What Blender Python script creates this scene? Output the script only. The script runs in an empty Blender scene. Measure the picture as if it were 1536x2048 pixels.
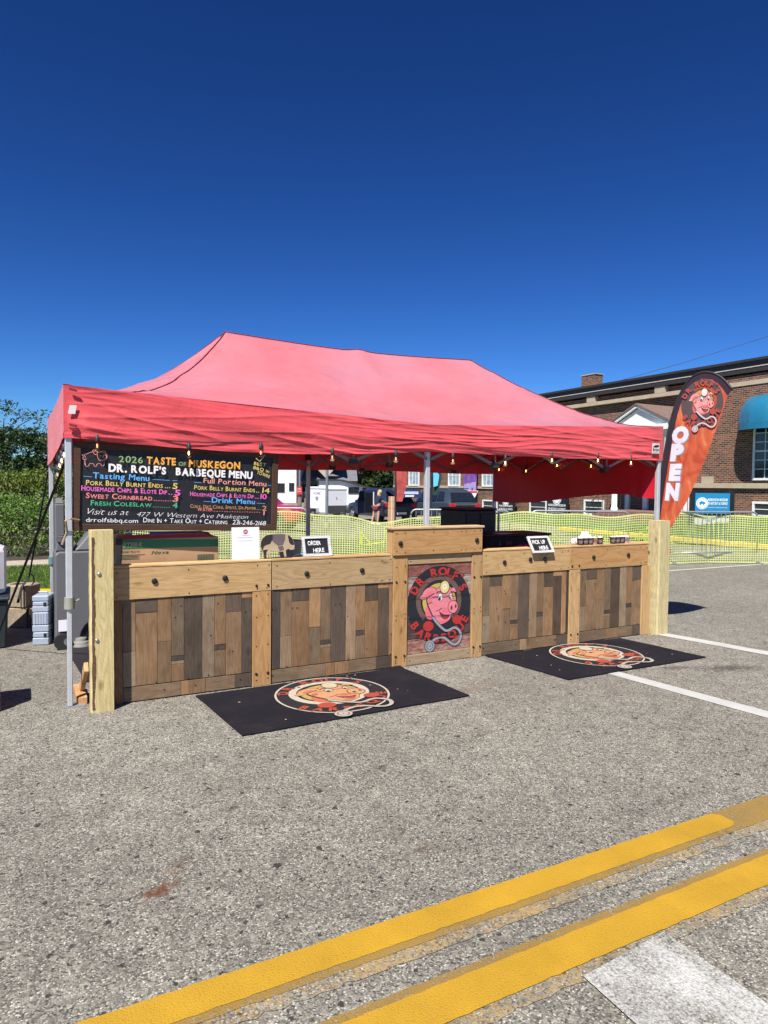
import bpy, math, random
import numpy as np
from mathutils import Vector, Matrix, noise

rnd = random.Random(7)
sc = bpy.context.scene
C = sc.collection

# ------------------------------------------------------------------ camera
CAM = Vector((-0.3048, -5.2673, 1.6))
RT = Vector((0.88219612, -0.47076748, 0.0103917))
UP = Vector((0.00943163, 0.03972997, 0.99916594))
FW = Vector((0.47078769, 0.8813623, -0.03948973))
cd = bpy.data.cameras.new('camera')
cam = bpy.data.objects.new('camera', cd)
C.objects.link(cam)
mw = Matrix.Identity(4)
for i in range(3):
    mw[i][0] = RT[i]; mw[i][1] = UP[i]; mw[i][2] = -FW[i]; mw[i][3] = CAM[i]
cam.matrix_world = mw
cd.sensor_fit = 'VERTICAL'
cd.sensor_height = 34.6
cd.lens = 34.6 * 1366.0 / 2048.0
cd.clip_start = 0.05
cd.clip_end = 3000
sc.camera = cam

# ------------------------------------------------------------------ light
SUN = Vector((0.54, 0.48, -1.0))          # the way the sunlight travels
elev = math.atan2(1.0, math.hypot(SUN.x, SUN.y))
azim = math.atan2(-SUN.x, -SUN.y)
W = bpy.data.worlds.new('World'); sc.world = W; W.use_nodes = True
wn = W.node_tree.nodes; wl = W.node_tree.links
wn.clear()
sky = wn.new('ShaderNodeTexSky'); sky.sky_type = 'NISHITA'; sky.sun_disc = False
sky.sun_elevation = elev; sky.sun_rotation = azim
sky.altitude = 600; sky.air_density = 1.0; sky.dust_density = 0.15; sky.ozone_density = 3.5
gam = wn.new('ShaderNodeGamma'); gam.inputs['Gamma'].default_value = 1.6
hsv = wn.new('ShaderNodeHueSaturation'); hsv.inputs['Saturation'].default_value = 1.05; hsv.inputs['Hue'].default_value = 0.5
bg = wn.new('ShaderNodeBackground'); bg.inputs['Strength'].default_value = 0.05
wo_ = wn.new('ShaderNodeOutputWorld')
wl.new(sky.outputs[0], gam.inputs['Color']); wl.new(gam.outputs[0], hsv.inputs['Color'])
tin = wn.new('ShaderNodeMix'); tin.data_type = 'RGBA'; tin.blend_type = 'MULTIPLY'; tin.inputs[0].default_value = 1; tin.inputs[7].default_value = (0.205, 0.31, 0.44, 1)
wl.new(hsv.outputs[0], tin.inputs[6]); wl.new(tin.outputs[2], bg.inputs['Color']); wl.new(bg.outputs[0], wo_.inputs['Surface'])
sd = bpy.data.lights.new('sun', 'SUN'); sd.energy = 4.8; sd.angle = math.radians(0.5); sd.color = (1.0, 0.95, 0.87)
so = bpy.data.objects.new('sun', sd); C.objects.link(so)
so.rotation_euler = SUN.to_track_quat('-Z', 'Y').to_euler(); so.location = (-8, -6, 12)
sc.view_settings.view_transform = 'Standard'; sc.view_settings.look = 'None'
sc.view_settings.gamma = 1; sc.view_settings.exposure = 0.8
sc.view_settings.use_curve_mapping = False
sc.cycles.max_bounces = 8; sc.cycles.transparent_max_bounces = 24

# ------------------------------------------------------------------ materials
def newmat(name):
    m = bpy.data.materials.new(name); m.use_nodes = True
    nt = m.node_tree; nt.nodes.clear()
    out = nt.nodes.new('ShaderNodeOutputMaterial'); b = nt.nodes.new('ShaderNodeBsdfPrincipled')
    nt.links.new(b.outputs[0], out.inputs[0])
    return m, nt, b, out
def N(nt, t, **kw):
    n = nt.nodes.new(t)
    for k, v in kw.items():
        if k in n.inputs: n.inputs[k].default_value = v
        else: setattr(n, k, v)
    return n
def mixc(nt, a, b, f, mode='MIX'):
    n = nt.nodes.new('ShaderNodeMix'); n.data_type = 'RGBA'; n.blend_type = mode
    def put(i, v):
        if hasattr(v, 'links') or isinstance(v, bpy.types.NodeSocket): nt.links.new(v, n.inputs[i])
        elif i == 0: n.inputs[0].default_value = v
        else: n.inputs[i].default_value = (*v[:3], 1)
    put(0, f); put(6, a); put(7, b)
    return n.outputs[2]
def ramp(nt, fac, stops):
    r = nt.nodes.new('ShaderNodeValToRGB'); e = r.color_ramp.elements
    while len(e) < len(stops): e.new(0.5)
    for k, (p, c) in enumerate(stops):
        e[k].position = p; e[k].color = (c, c, c, 1) if isinstance(c, (int, float)) else (*c, 1)
    nt.links.new(fac, r.inputs[0]); return r.outputs[0]
def math_(nt, op, a, b=None, c=None):
    n = nt.nodes.new('ShaderNodeMath'); n.operation = op
    for i, v in enumerate((a, b, c)):
        if v is None: continue
        if isinstance(v, bpy.types.NodeSocket): nt.links.new(v, n.inputs[i])
        else: n.inputs[i].default_value = v
    return n.outputs[0]
def bump(nt, b, h, s=0.3, d=0.002):
    bp = N(nt, 'ShaderNodeBump', Strength=s, Distance=d)
    nt.links.new(h, bp.inputs['Height']); nt.links.new(bp.outputs[0], b.inputs['Normal'])
    return bp
MC = {}
def plain(name, col, rough=0.6, metal=0.0, var=0.12, scale=6.0, emit=None, trans=0.0, bmp=0.0, spec=0.5, coat=0.0):
    if name in MC: return MC[name]
    m, nt, b, out = newmat(name)
    tc = N(nt, 'ShaderNodeTexCoord')
    nz = N(nt, 'ShaderNodeTexNoise', Scale=scale, Detail=6.0, Roughness=0.65); nt.links.new(tc.outputs['Object'], nz.inputs['Vector'])
    f = ramp(nt, nz.outputs[0], [(0.3, 0.0), (0.7, 1.0)])
    lo = tuple(c * (1 - var) for c in col); hi = tuple(min(1, c * (1 + var)) for c in col)
    nt.links.new(mixc(nt, lo, hi, f), b.inputs['Base Color'])
    b.inputs['Roughness'].default_value = rough; b.inputs['Metallic'].default_value = metal
    b.inputs['Specular IOR Level'].default_value = spec
    if coat: b.inputs['Coat Weight'].default_value = coat; b.inputs['Coat Roughness'].default_value = 0.05
    if bmp: bump(nt, b, nz.outputs[0], 0.4, bmp)
    if emit: b.inputs['Emission Color'].default_value = (*emit[:3], 1); b.inputs['Emission Strength'].default_value = emit[3]
    if trans:
        t = N(nt, 'ShaderNodeBsdfTranslucent'); t.inputs[0].default_value = (*col, 1)
        mx = N(nt, 'ShaderNodeMixShader'); mx.inputs[0].default_value = trans
        nt.links.new(b.outputs[0], mx.inputs[1]); nt.links.new(t.outputs[0], mx.inputs[2]); nt.links.new(mx.outputs[0], out.inputs[0])
    MC[name] = m; return m

def wood(name, axis, rough=0.75, worn=0.5, knots=0.6, saw=0.0):
    """grain runs along axis; tone comes from the object's own colour"""
    if name in MC: return MC[name]
    m, nt, b, out = newmat(name)
    tc = N(nt, 'ShaderNodeTexCoord'); oi = N(nt, 'ShaderNodeObjectInfo')
    sc_ = {'x': (1, 9, 9), 'y': (9, 1, 9), 'z': (9, 9, 1)}[axis]
    off = nt.nodes.new('ShaderNodeVectorMath'); off.operation = 'MULTIPLY_ADD'
    cx = N(nt, 'ShaderNodeCombineXYZ'); 
    for i, k in enumerate((37.0, 91.0, 53.0)): nt.links.new(math_(nt, 'MULTIPLY', oi.outputs['Random'], k), cx.inputs[i])
    nt.links.new(tc.outputs['Object'], off.inputs[0]); off.inputs[1].default_value = (1, 1, 1); nt.links.new(cx.outputs[0], off.inputs[2])
    mp = N(nt, 'ShaderNodeMapping'); mp.inputs['Scale'].default_value = sc_; nt.links.new(off.outputs[0], mp.inputs['Vector'])
    # flowing growth rings
    n0 = N(nt, 'ShaderNodeTexNoise', Scale=1.1, Detail=2.0, Distortion=0.6); nt.links.new(mp.outputs[0], n0.inputs['Vector'])
    rings = math_(nt, 'FRACT', math_(nt, 'MULTIPLY', n0.outputs[0], 9.0))
    rg = ramp(nt, rings, [(0.0, 0.25), (0.55, 1.0), (0.88, 0.75), (1.0, 0.25)])
    n1 = N(nt, 'ShaderNodeTexNoise', Scale=14.0, Detail=8.0, Roughness=0.7); nt.links.new(mp.outputs[0], n1.inputs['Vector'])
    fib = ramp(nt, n1.outputs[0], [(0.32, 0.35), (0.62, 1.0)])
    n2 = N(nt, 'ShaderNodeTexNoise', Scale=5.0, Detail=5.0, Roughness=0.6); nt.links.new(off.outputs[0], n2.inputs['Vector'])
    blot = ramp(nt, n2.outputs[0], [(0.34, 0.3), (0.62, 1.0)])
    mk = N(nt, 'ShaderNodeMapping'); mk.inputs['Scale'].default_value = tuple(3.0 if s == 1 else 6.5 for s in sc_); nt.links.new(off.outputs[0], mk.inputs['Vector'])
    vk = N(nt, 'ShaderNodeTexVoronoi', Scale=1.0); nt.links.new(mk.outputs[0], vk.inputs['Vector'])
    kn = ramp(nt, vk.outputs['Distance'], [(0.03, 0.18), (0.09, 0.55), (0.15, 1.0)])
    c0 = oi.outputs['Color']
    c = mixc(nt, c0, (0.76, 0.67, 0.57), 1.0, 'MULTIPLY')
    c = mixc(nt, c, c0, rg)
    d = mixc(nt, c, (0.42, 0.38, 0.34), 1.0, 'MULTIPLY')
    f1 = math_(nt, 'SUBTRACT', 1.0, math_(nt, 'MULTIPLY', math_(nt, 'SUBTRACT', 1.0, fib), 0.55))
    c = mixc(nt, d, c, f1)
    f2 = math_(nt, 'SUBTRACT', 1.0, math_(nt, 'MULTIPLY', math_(nt, 'SUBTRACT', 1.0, blot), worn))
    dd = mixc(nt, c, (0.34, 0.31, 0.29), 1.0, 'MULTIPLY')
    c = mixc(nt, dd, c, f2)
    f3 = math_(nt, 'SUBTRACT', 1.0, math_(nt, 'MULTIPLY', math_(nt, 'SUBTRACT', 1.0, kn), knots))
    kc = mixc(nt, c, (0.30, 0.16, 0.08), 1.0, 'MULTIPLY')
    c = mixc(nt, kc, c, f3)
    if saw:
        ws = N(nt, 'ShaderNodeTexWave', Scale=17.0, Distortion=9.0, Detail=3.0); ws.bands_direction = 'DIAGONAL'
        nt.links.new(off.outputs[0], ws.inputs['Vector'])
        fs = ramp(nt, ws.outputs[0], [(0.0, 0.0), (0.25, 1.0)])
        fm = math_(nt, 'SUBTRACT', 1.0, math_(nt, 'MULTIPLY', math_(nt, 'SUBTRACT', 1.0, fs), saw))
        c = mixc(nt, mixc(nt, c, (0.55, 0.48, 0.38), 1.0, 'MULTIPLY'), c, fm)
    nt.links.new(c, b.inputs['Base Color']); b.inputs['Roughness'].default_value = rough
    b.inputs['Specular IOR Level'].default_value = 0.25
    bump(nt, b, math_(nt, 'ADD', n1.outputs[0], math_(nt, 'MULTIPLY', kn, 0.4)), 0.5, 0.0025)
    MC[name] = m; return m

WZ = wood('wood_grain_upright', 'z'); WX = wood('wood_grain_level', 'x'); WY = wood('wood_grain_depth', 'y')
PZ = wood('pine_grain_upright', 'z', worn=0.12, knots=0.75); PX = wood('pine_grain_level', 'x', worn=0.12, knots=0.75)
RZ = wood('rough_sawn_grain', 'z', worn=0.12, knots=0.9, saw=0.14, rough=0.9)

def asphalt_nodes(nt, b, light=1.0):
    g = N(nt, 'ShaderNodeNewGeometry'); P = g.outputs['Position']
    v1 = N(nt, 'ShaderNodeTexVoronoi', Scale=150.0); nt.links.new(P, v1.inputs['Vector']); v1.voronoi_dimensions = '2D'
    v2 = N(nt, 'ShaderNodeTexVoronoi', Scale=68.0); nt.links.new(P, v2.inputs['Vector']); v2.voronoi_dimensions = '2D'
    s1 = N(nt, 'ShaderNodeSeparateColor'); nt.links.new(v1.outputs['Color'], s1.inputs[0])
    s2 = N(nt, 'ShaderNodeSeparateColor'); nt.links.new(v2.outputs['Color'], s2.inputs[0])
    c1 = ramp(nt, s1.outputs[0], [(0.0, (0.05, 0.047, 0.045)), (0.18, (0.16, 0.155, 0.14)), (0.5, (0.265, 0.255, 0.23)), (0.86, (0.39, 0.375, 0.335)), (1.0, (0.70, 0.67, 0.61))])
    c2 = ramp(nt, s2.outputs[1], [(0.0, (0.09, 0.085, 0.08)), (0.2, (0.22, 0.205, 0.18)), (0.7, (0.32, 0.305, 0.27)), (1.0, (0.48, 0.45, 0.40))])
    pick = ramp(nt, s2.outputs[0], [(0.72, 0.0), (0.75, 0.8)])
    c = mixc(nt, c1, c2, pick)
    # the dark binder between stones
    e = ramp(nt, v1.outputs['Distance'], [(0.35, 0.0), (0.7, 1.0)])
    c = mixc(nt, c, (0.10, 0.097, 0.09), math_(nt, 'MULTIPLY', e, 0.6))
    n1 = N(nt, 'ShaderNodeTexNoise', Scale=0.55, Detail=5.0, Roughness=0.6); nt.links.new(P, n1.inputs['Vector'])
    big = ramp(nt, n1.outputs[0], [(0.3, 0.78), (0.7, 1.12)])
    n2 = N(nt, 'ShaderNodeTexNoise', Scale=7.0, Detail=4.0); nt.links.new(P, n2.inputs['Vector'])
    mid = ramp(nt, n2.outputs[0], [(0.3, 0.82), (0.7, 1.12)])
    c = mixc(nt, c, big, 1.0, 'MULTIPLY'); c = mixc(nt, c, mid, 1.0, 'MULTIPLY')
    c = mixc(nt, c, (0.80, 0.785, 0.735), 1.0, 'MULTIPLY')
    if light != 1.0: c = mixc(nt, c, (light, light, light), 1.0, 'MULTIPLY')
    # tar pits
    dn = N(nt, 'ShaderNodeTexNoise', Scale=75.0, Detail=2.0); nt.links.new(P, dn.inputs['Vector'])
    vv = nt.nodes.new('ShaderNodeVectorMath'); vv.operation = 'MULTIPLY_ADD'; vv.inputs[1].default_value = (0.03, 0.03, 0.03)
    nt.links.new(dn.outputs['Color'], vv.inputs[0]); nt.links.new(P, vv.inputs[2])
    v3 = N(nt, 'ShaderNodeTexVoronoi', Scale=14.0); nt.links.new(vv.outputs[0], v3.inputs['Vector']); v3.voronoi_dimensions = '2D'
    s3 = N(nt, 'ShaderNodeSeparateColor'); nt.links.new(v3.outputs['Color'], s3.inputs[0])
    rad = math_(nt, 'MULTIPLY', math_(nt, 'POWER', s3.outputs[0], 3.0), 0.155)
    pit = math_(nt, 'LESS_THAN', v3.outputs['Distance'], rad)
    c = mixc(nt, c, (0.03, 0.028, 0.028), math_(nt, 'MULTIPLY', pit, 0.93))
    v4 = N(nt, 'ShaderNodeTexVoronoi', Scale=4.6); v4.voronoi_dimensions = '2D'; nt.links.new(vv.outputs[0], v4.inputs['Vector'])
    s4 = N(nt, 'ShaderNodeSeparateColor'); nt.links.new(v4.outputs['Color'], s4.inputs[0])
    pit4 = math_(nt, 'LESS_THAN', v4.outputs['Distance'], math_(nt, 'MULTIPLY', math_(nt, 'POWER', s4.outputs[0], 4.0), 0.085))
    c = mixc(nt, c, (0.022, 0.02, 0.02), math_(nt, 'MULTIPLY', pit4, 0.9))
    h = math_(nt, 'SUBTRACT', math_(nt, 'SUBTRACT', 1.0, v1.outputs['Distance']), math_(nt, 'MULTIPLY', pit, 0.8))
    h = math_(nt, 'ADD', h, math_(nt, 'MULTIPLY', s1.outputs[1], 0.6))
    return c, h, P
def asphalt(name, light=1.0, stains=()):
    m, nt, b, out = newmat(name)
    c, h, P = asphalt_nodes(nt, b, light)
    dn = N(nt, 'ShaderNodeTexNoise', Scale=22.0, Detail=6.0, Roughness=0.75); nt.links.new(P, dn.inputs['Vector'])
    for (x, y, rx, ry, a, col, amt) in stains:
        mp = N(nt, 'ShaderNodeMapping'); mp.vector_type = 'TEXTURE'
        mp.inputs['Location'].default_value = (x, y, 0); mp.inputs['Rotation'].default_value = (0, 0, a); mp.inputs['Scale'].default_value = (rx, ry, 1)
        nt.links.new(P, mp.inputs['Vector'])
        ln = nt.nodes.new('ShaderNodeVectorMath'); ln.operation = 'LENGTH'; nt.links.new(mp.outputs[0], ln.inputs[0])
        q = math_(nt, 'ADD', ln.outputs['Value'], math_(nt, 'MULTIPLY', math_(nt, 'SUBTRACT', dn.outputs[0], 0.5), 3.2))
        f = ramp(nt, q, [(0.2, amt), (1.0, 0.0)])
        c = mixc(nt, c, col, f)
    nt.links.new(c, b.inputs['Base Color']); b.inputs['Roughness'].default_value = 0.85; b.inputs['Specular IOR Level'].default_value = 0.3
    bump(nt, b, h, 0.5, 0.003)
    MC[name] = m; return m
def paint(name, col, lo, hi, scale=38.0, streak=False):
    """road paint that lets the asphalt through where it has worn"""
    m, nt, b, out = newmat(name)
    ac, h, P = asphalt_nodes(nt, b)
    nz = N(nt, 'ShaderNodeTexNoise', Scale=scale, Detail=7.0, Roughness=0.75); nt.links.new(P, nz.inputs['Vector'])
    nb = N(nt, 'ShaderNodeTexNoise', Scale=3.2, Detail=5.0, Roughness=0.6); nt.links.new(P, nb.inputs['Vector'])
    s = math_(nt, 'ADD', math_(nt, 'MULTIPLY', nz.outputs[0], 0.7), math_(nt, 'MULTIPLY', nb.outputs[0], 0.3))
    if streak:
        mp = N(nt, 'ShaderNodeMapping'); mp.inputs['Scale'].default_value = (9.0, 0.8, 1); nt.links.new(P, mp.inputs['Vector'])
        ns = N(nt, 'ShaderNodeTexNoise', Scale=1.0, Detail=3.0); nt.links.new(mp.outputs[0], ns.inputs['Vector'])
        s = math_(nt, 'ADD', s, math_(nt, 'MULTIPLY', math_(nt, 'SUBTRACT', ns.outputs[0], 0.5), 0.45))
    f = ramp(nt, s, [(lo, 0.0), (hi, 1.0)])
    tone = ramp(nt, nb.outputs[0], [(0.3, 0.82), (0.7, 1.08)])
    pc = mixc(nt, col, tone, 1.0, 'MULTIPLY')
    v = N(nt, 'ShaderNodeTexVoronoi', Scale=150.0); nt.links.new(P, v.inputs['Vector']); v.voronoi_dimensions = '2D'
    pc = mixc(nt, pc, (0.62, 0.58, 0.5), math_(nt, 'MULTIPLY', ramp(nt, v.outputs['Distance'], [(0.5, 0.0), (0.85, 1.0)]), 0.35), 'MULTIPLY')
    c = mixc(nt, ac, pc, f)
    nt.links.new(c, b.inputs['Base Color']); b.inputs['Roughness'].default_value = 0.7
    bump(nt, b, h, 0.45, 0.003)
    MC[name] = m; return m

def leafmat(name, c0, c1, c2, trans=0.25):
    m, nt, b, out = newmat(name)
    g = N(nt, 'ShaderNodeNewGeometry')
    c = ramp(nt, g.outputs['Random Per Island'], [(0.0, c0), (0.5, c1), (1.0, c2)])
    nt.links.new(c, b.inputs['Base Color']); b.inputs['Roughness'].default_value = 0.55; b.inputs['Specular IOR Level'].default_value = 0.3
    t = N(nt, 'ShaderNodeBsdfTranslucent'); nt.links.new(c, t.inputs[0])
    mx = N(nt, 'ShaderNodeMixShader'); mx.inputs[0].default_value = trans
    nt.links.new(b.outputs[0], mx.inputs[1]); nt.links.new(t.outputs[0], mx.inputs[2]); nt.links.new(mx.outputs[0], out.inputs[0])
    MC[name] = m; return m

def fabric(name, col, trans=0.35, sheen=0.5, fade=None):
    m, nt, b, out = newmat(name)
    g = N(nt, 'ShaderNodeNewGeometry')
    nz = N(nt, 'ShaderNodeTexNoise', Scale=2.3, Detail=5.0, Roughness=0.6); nt.links.new(g.outputs['Position'], nz.inputs['Vector'])
    c = mixc(nt, tuple(x * 0.86 for x in col), tuple(min(1, x * 1.12) for x in col), ramp(nt, nz.outputs[0], [(0.3, 0.0), (0.7, 1.0)]))
    if fade:
        n4 = N(nt, 'ShaderNodeTexNoise', Scale=0.75, Detail=4.0, Distortion=0.5); nt.links.new(g.outputs['Position'], n4.inputs['Vector'])
        c = mixc(nt, c, fade, ramp(nt, n4.outputs[0], [(0.42, 0.0), (0.72, 0.75)]))
    nt.links.new(c, b.inputs['Base Color']); b.inputs['Roughness'].default_value = 0.5
    b.inputs['Sheen Weight'].default_value = sheen; b.inputs['Sheen Roughness'].default_value = 0.45; b.inputs['Sheen Tint'].default_value = (1, 0.75, 0.8, 1)
    b.inputs['Specular IOR Level'].default_value = 0.35
    # crease relief
    w = N(nt, 'ShaderNodeTexNoise', Scale=5.0, Detail=5.0, Distortion=1.2, Roughness=0.55); nt.links.new(g.outputs['Position'], w.inputs['Vector'])
    bump(nt, b, w.outputs[0], 0.35, 0.02)
    t = N(nt, 'ShaderNodeBsdfTranslucent'); t.inputs[0].default_value = (col[0], col[1] * 0.25, col[2] * 0.35, 1)
    mx = N(nt, 'ShaderNodeMixShader'); mx.inputs[0].default_value = trans
    nt.links.new(b.outputs[0], mx.inputs[1]); nt.links.new(t.outputs[0], mx.inputs[2]); nt.links.new(mx.outputs[0], out.inputs[0])
    MC[name] = m; return m

def brickmat(name):
    m, nt, b, out = newmat(name)
    g = N(nt, 'ShaderNodeNewGeometry'); sp = N(nt, 'ShaderNodeSeparateXYZ'); nt.links.new(g.outputs['Position'], sp.inputs[0])
    cb = N(nt, 'ShaderNodeCombineXYZ')
    nt.links.new(math_(nt, 'ADD', sp.outputs[0], sp.outputs[1]), cb.inputs[0]); nt.links.new(sp.outputs[2], cb.inputs[1])
    br = N(nt, 'ShaderNodeTexBrick', Scale=1.0); nt.links.new(cb.outputs[0], br.inputs['Vector'])
    br.inputs['Color1'].default_value = (0, 0, 0, 1); br.inputs['Color2'].default_value = (1, 1, 1, 1); br.inputs['Mortar'].default_value = (0.5, 0.5, 0.5, 1)
    br.inputs['Mortar Size'].default_value = 0.011; br.inputs['Brick Width'].default_value = 0.235; br.inputs['Row Height'].default_value = 0.083; br.inputs['Bias'].default_value = 0.0
    tone = ramp(nt, br.outputs['Color'], [(0.0, (0.038, 0.016, 0.012)), (0.3, (0.098, 0.031, 0.019)), (0.7, (0.155, 0.050, 0.027)), (1.0, (0.225, 0.082, 0.043))])
    nz = N(nt, 'ShaderNodeTexNoise', Scale=0.7, Detail=4.0); nt.links.new(g.outputs['Position'], nz.inputs['Vector'])
    tone = mixc(nt, tone, ramp(nt, nz.outputs[0], [(0.3, 0.75), (0.7, 1.15)]), 1.0, 'MULTIPLY')
    c = mixc(nt, tone, (0.27, 0.22, 0.16), br.outputs['Fac'])
    nt.links.new(c, b.inputs['Base Color']); b.inputs['Roughness'].default_value = 0.9
    bump(nt, b, math_(nt, 'SUBTRACT', 1.0, br.outputs['Fac']), 0.7, 0.008)
    MC[name] = m; return m

def grassmat(name, c0, c1):
    m, nt, b, out = newmat(name)
    g = N(nt, 'ShaderNodeNewGeometry')
    n1 = N(nt, 'ShaderNodeTexNoise', Scale=45.0, Detail=6.0, Roughness=0.8); nt.links.new(g.outputs['Position'], n1.inputs['Vector'])
    n2 = N(nt, 'ShaderNodeTexNoise', Scale=1.2, Detail=4.0); nt.links.new(g.outputs['Position'], n2.inputs['Vector'])
    f = math_(nt, 'ADD', math_(nt, 'MULTIPLY', n1.outputs[0], 0.6), math_(nt, 'MULTIPLY', n2.outputs[0], 0.4))
    c = mixc(nt, c0, c1, ramp(nt, f, [(0.35, 0.0), (0.65, 1.0)]))
    nt.links.new(c, b.inputs['Base Color']); b.inputs['Roughness'].default_value = 0.9
    bump(nt, b, n1.outputs[0], 0.8, 0.03)
    MC[name] = m; return m

def flamemat(name):
    m, nt, b, out = newmat(name)
    tc = N(nt, 'ShaderNodeTexCoord')
    mp = N(nt, 'ShaderNodeMapping'); mp.inputs['Scale'].default_value = (3.2, 3.2, 1.5); nt.links.new(tc.outputs['Object'], mp.inputs['Vector'])
    nz = N(nt, 'ShaderNodeTexNoise', Scale=1.6, Detail=5.0, Distortion=2.0, Roughness=0.55); nt.links.new(mp.outputs[0], nz.inputs['Vector'])
    c = ramp(nt, nz.outputs[0], [(0.28, (0.34, 0.04, 0.022)), (0.45, (0.58, 0.095, 0.04)), (0.6, (0.66, 0.15, 0.06)), (0.74, (0.82, 0.36, 0.14))])
    nt.links.new(c, b.inputs['Base Color']); b.inputs['Roughness'].default_value = 0.6
    t = N(nt, 'ShaderNodeBsdfTranslucent'); nt.links.new(c, t.inputs[0])
    mx = N(nt, 'ShaderNodeMixShader'); mx.inputs[0].default_value = 0.25
    nt.links.new(b.outputs[0], mx.inputs[1]); nt.links.new(t.outputs[0], mx.inputs[2]); nt.links.new(mx.outputs[0], out.inputs[0])
    MC[name] = m; return m

def glassmat(name, tint=(1, 1, 1)):
    m, nt, b, out = newmat(name)
    b.inputs['Base Color'].default_value = (*tint, 1); b.inputs['Roughness'].default_value = 0.03
    b.inputs['Transmission Weight'].default_value = 1.0; b.inputs['IOR'].default_value = 1.2
    MC[name] = m; return m

# ------------------------------------------------------------------ objects and meshes
WO = {}                                   # world origin of things and parts while building
def tag(o, label=None, cat=None, group=None, kind=None):
    if label: o['label'] = label
    if cat: o['category'] = cat
    if group: o['group'] = group
    if kind: o['kind'] = kind
    return o
def thing(name, label, cat, loc=(0, 0, 0), group=None):
    o = bpy.data.objects.new(name, None); C.objects.link(o); o.empty_display_size = 0.1
    o.location = loc; WO[o] = Vector(loc)
    return tag(o, label, cat, group)
def copy_tree(o, parent=None):
    c = o.copy(); C.objects.link(c); c.parent = parent
    WO[c] = WO.get(o, Vector())
    for ch in list(o.children): copy_tree(ch, c)
    return c
class M:
    def __init__(s): s.v = []; s.f = []; s.m = []; s.cur = 0
    def face(s, idx): s.f.append(idx); s.m.append(s.cur)
    def box(s, x0, x1, y0, y1, z0, z1):
        n = len(s.v)
        s.v += [(x, y, z) for z in (z0, z1) for y in (y0, y1) for x in (x0, x1)]
        for q in ((0, 2, 3, 1), (4, 5, 7, 6), (0, 1, 5, 4), (2, 6, 7, 3), (0, 4, 6, 2), (1, 3, 7, 5)): s.face([n + i for i in q])
        return s
    def obox(s, c, X, Y, Z):
        c = Vector(c); X = Vector(X); Y = Vector(Y); Z = Vector(Z); n = len(s.v)
        s.v += [tuple(c + a * X + b * Y + d * Z) for d in (-.5, .5) for b in (-.5, .5) for a in (-.5, .5)]
        for q in ((0, 2, 3, 1), (4, 5, 7, 6), (0, 1, 5, 4), (2, 6, 7, 3), (0, 4, 6, 2), (1, 3, 7, 5)): s.face([n + i for i in q])
        return s
    def bar(s, a, b, w, h=None):
        a = Vector(a); b = Vector(b); d = (b - a); L = d.length; d.normalize(); h = h or w
        r = d.cross(Vector((0, 0, 1)))
        if r.length < 1e-3: r = Vector((1, 0, 0))
        r.normalize(); u = r.cross(d)
        return s.obox((a + b) / 2, d * L, r * w, u * h)
    def ring(s, c, ax, bx, n, ph=0):
        k = len(s.v)
        for i in range(n):
            t = 2 * math.pi * i / n + ph; s.v.append(tuple(c + ax * math.cos(t) + bx * math.sin(t)))
        return k
    def cyl(s, a, b, r0, r1=None, n=12, caps=True):
        a = Vector(a); b = Vector(b); r1 = r0 if r1 is None else r1
        d = (b - a).normalized(); t = Vector((1, 0, 0)) if abs(d.x) < 0.9 else Vector((0, 1, 0))
        p = d.cross(t).normalized(); q = d.cross(p)
        k0 = s.ring(a, p * r0, q * r0, n); k1 = s.ring(b, p * r1, q * r1, n)
        for i in range(n): j = (i + 1) % n; s.face([k0 + i, k0 + j, k1 + j, k1 + i])
        if caps: s.face([k0 + i for i in range(n)][::-1]); s.face([k1 + i for i in range(n)])
        return s
    def tube(s, pts, r, n=6, flat=None):
        pts = [Vector(p) for p in pts]; ks = []
        for i, p in enumerate(pts):
            d = (pts[min(i + 1, len(pts) - 1)] - pts[max(i - 1, 0)]).normalized()
            t = Vector((0, 0, 1)) if abs(d.z) < 0.95 else Vector((1, 0, 0))
            a = d.cross(t).normalized(); b = d.cross(a)
            rr = r[i] if isinstance(r, (list, tuple)) else r
            ks.append(s.ring(p, a * rr, b * rr, n))
        for k0, k1 in zip(ks, ks[1:]):
            for i in range(n): j = (i + 1) % n; s.face([k0 + i, k0 + j, k1 + j, k1 + i])
        s.face([ks[0] + i for i in range(n)][::-1]); s.face([ks[-1] + i for i in range(n)])
        return s
    def lathe(s, c, prof, n=16):
        c = Vector(c); ks = []
        for r, z in prof: ks.append(s.ring(c + Vector((0, 0, z)), Vector((max(r, 1e-5), 0, 0)), Vector((0, max(r, 1e-5), 0)), n))
        for k0, k1 in zip(ks, ks[1:]):
            for i in range(n): j = (i + 1) % n; s.face([k0 + i, k0 + j, k1 + j, k1 + i])
        return s
    def ball(s, c, rx, ry, rz, nu=10, nv=7):
        return s.lathe_e(c, rx, ry, rz, nu, nv)
    def lathe_e(s, c, rx, ry, rz, nu, nv):
        c = Vector(c); ks = []
        for j in range(nv + 1):
            t = math.pi * j / nv; q = max(math.sin(t), 1e-3)
            ks.append(s.ring(c + Vector((0, 0, -rz * math.cos(t))), Vector((rx * q, 0, 0)), Vector((0, ry * q, 0)), nu))
        for k0, k1 in zip(ks, ks[1:]):
            for i in range(nu): j = (i + 1) % nu; s.face([k0 + i, k0 + j, k1 + j, k1 + i])
        return s
    def poly(s, pts):
        k = len(s.v); s.v += [tuple(p) for p in pts]; s.face(list(range(k, k + len(pts)))); return s
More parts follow.
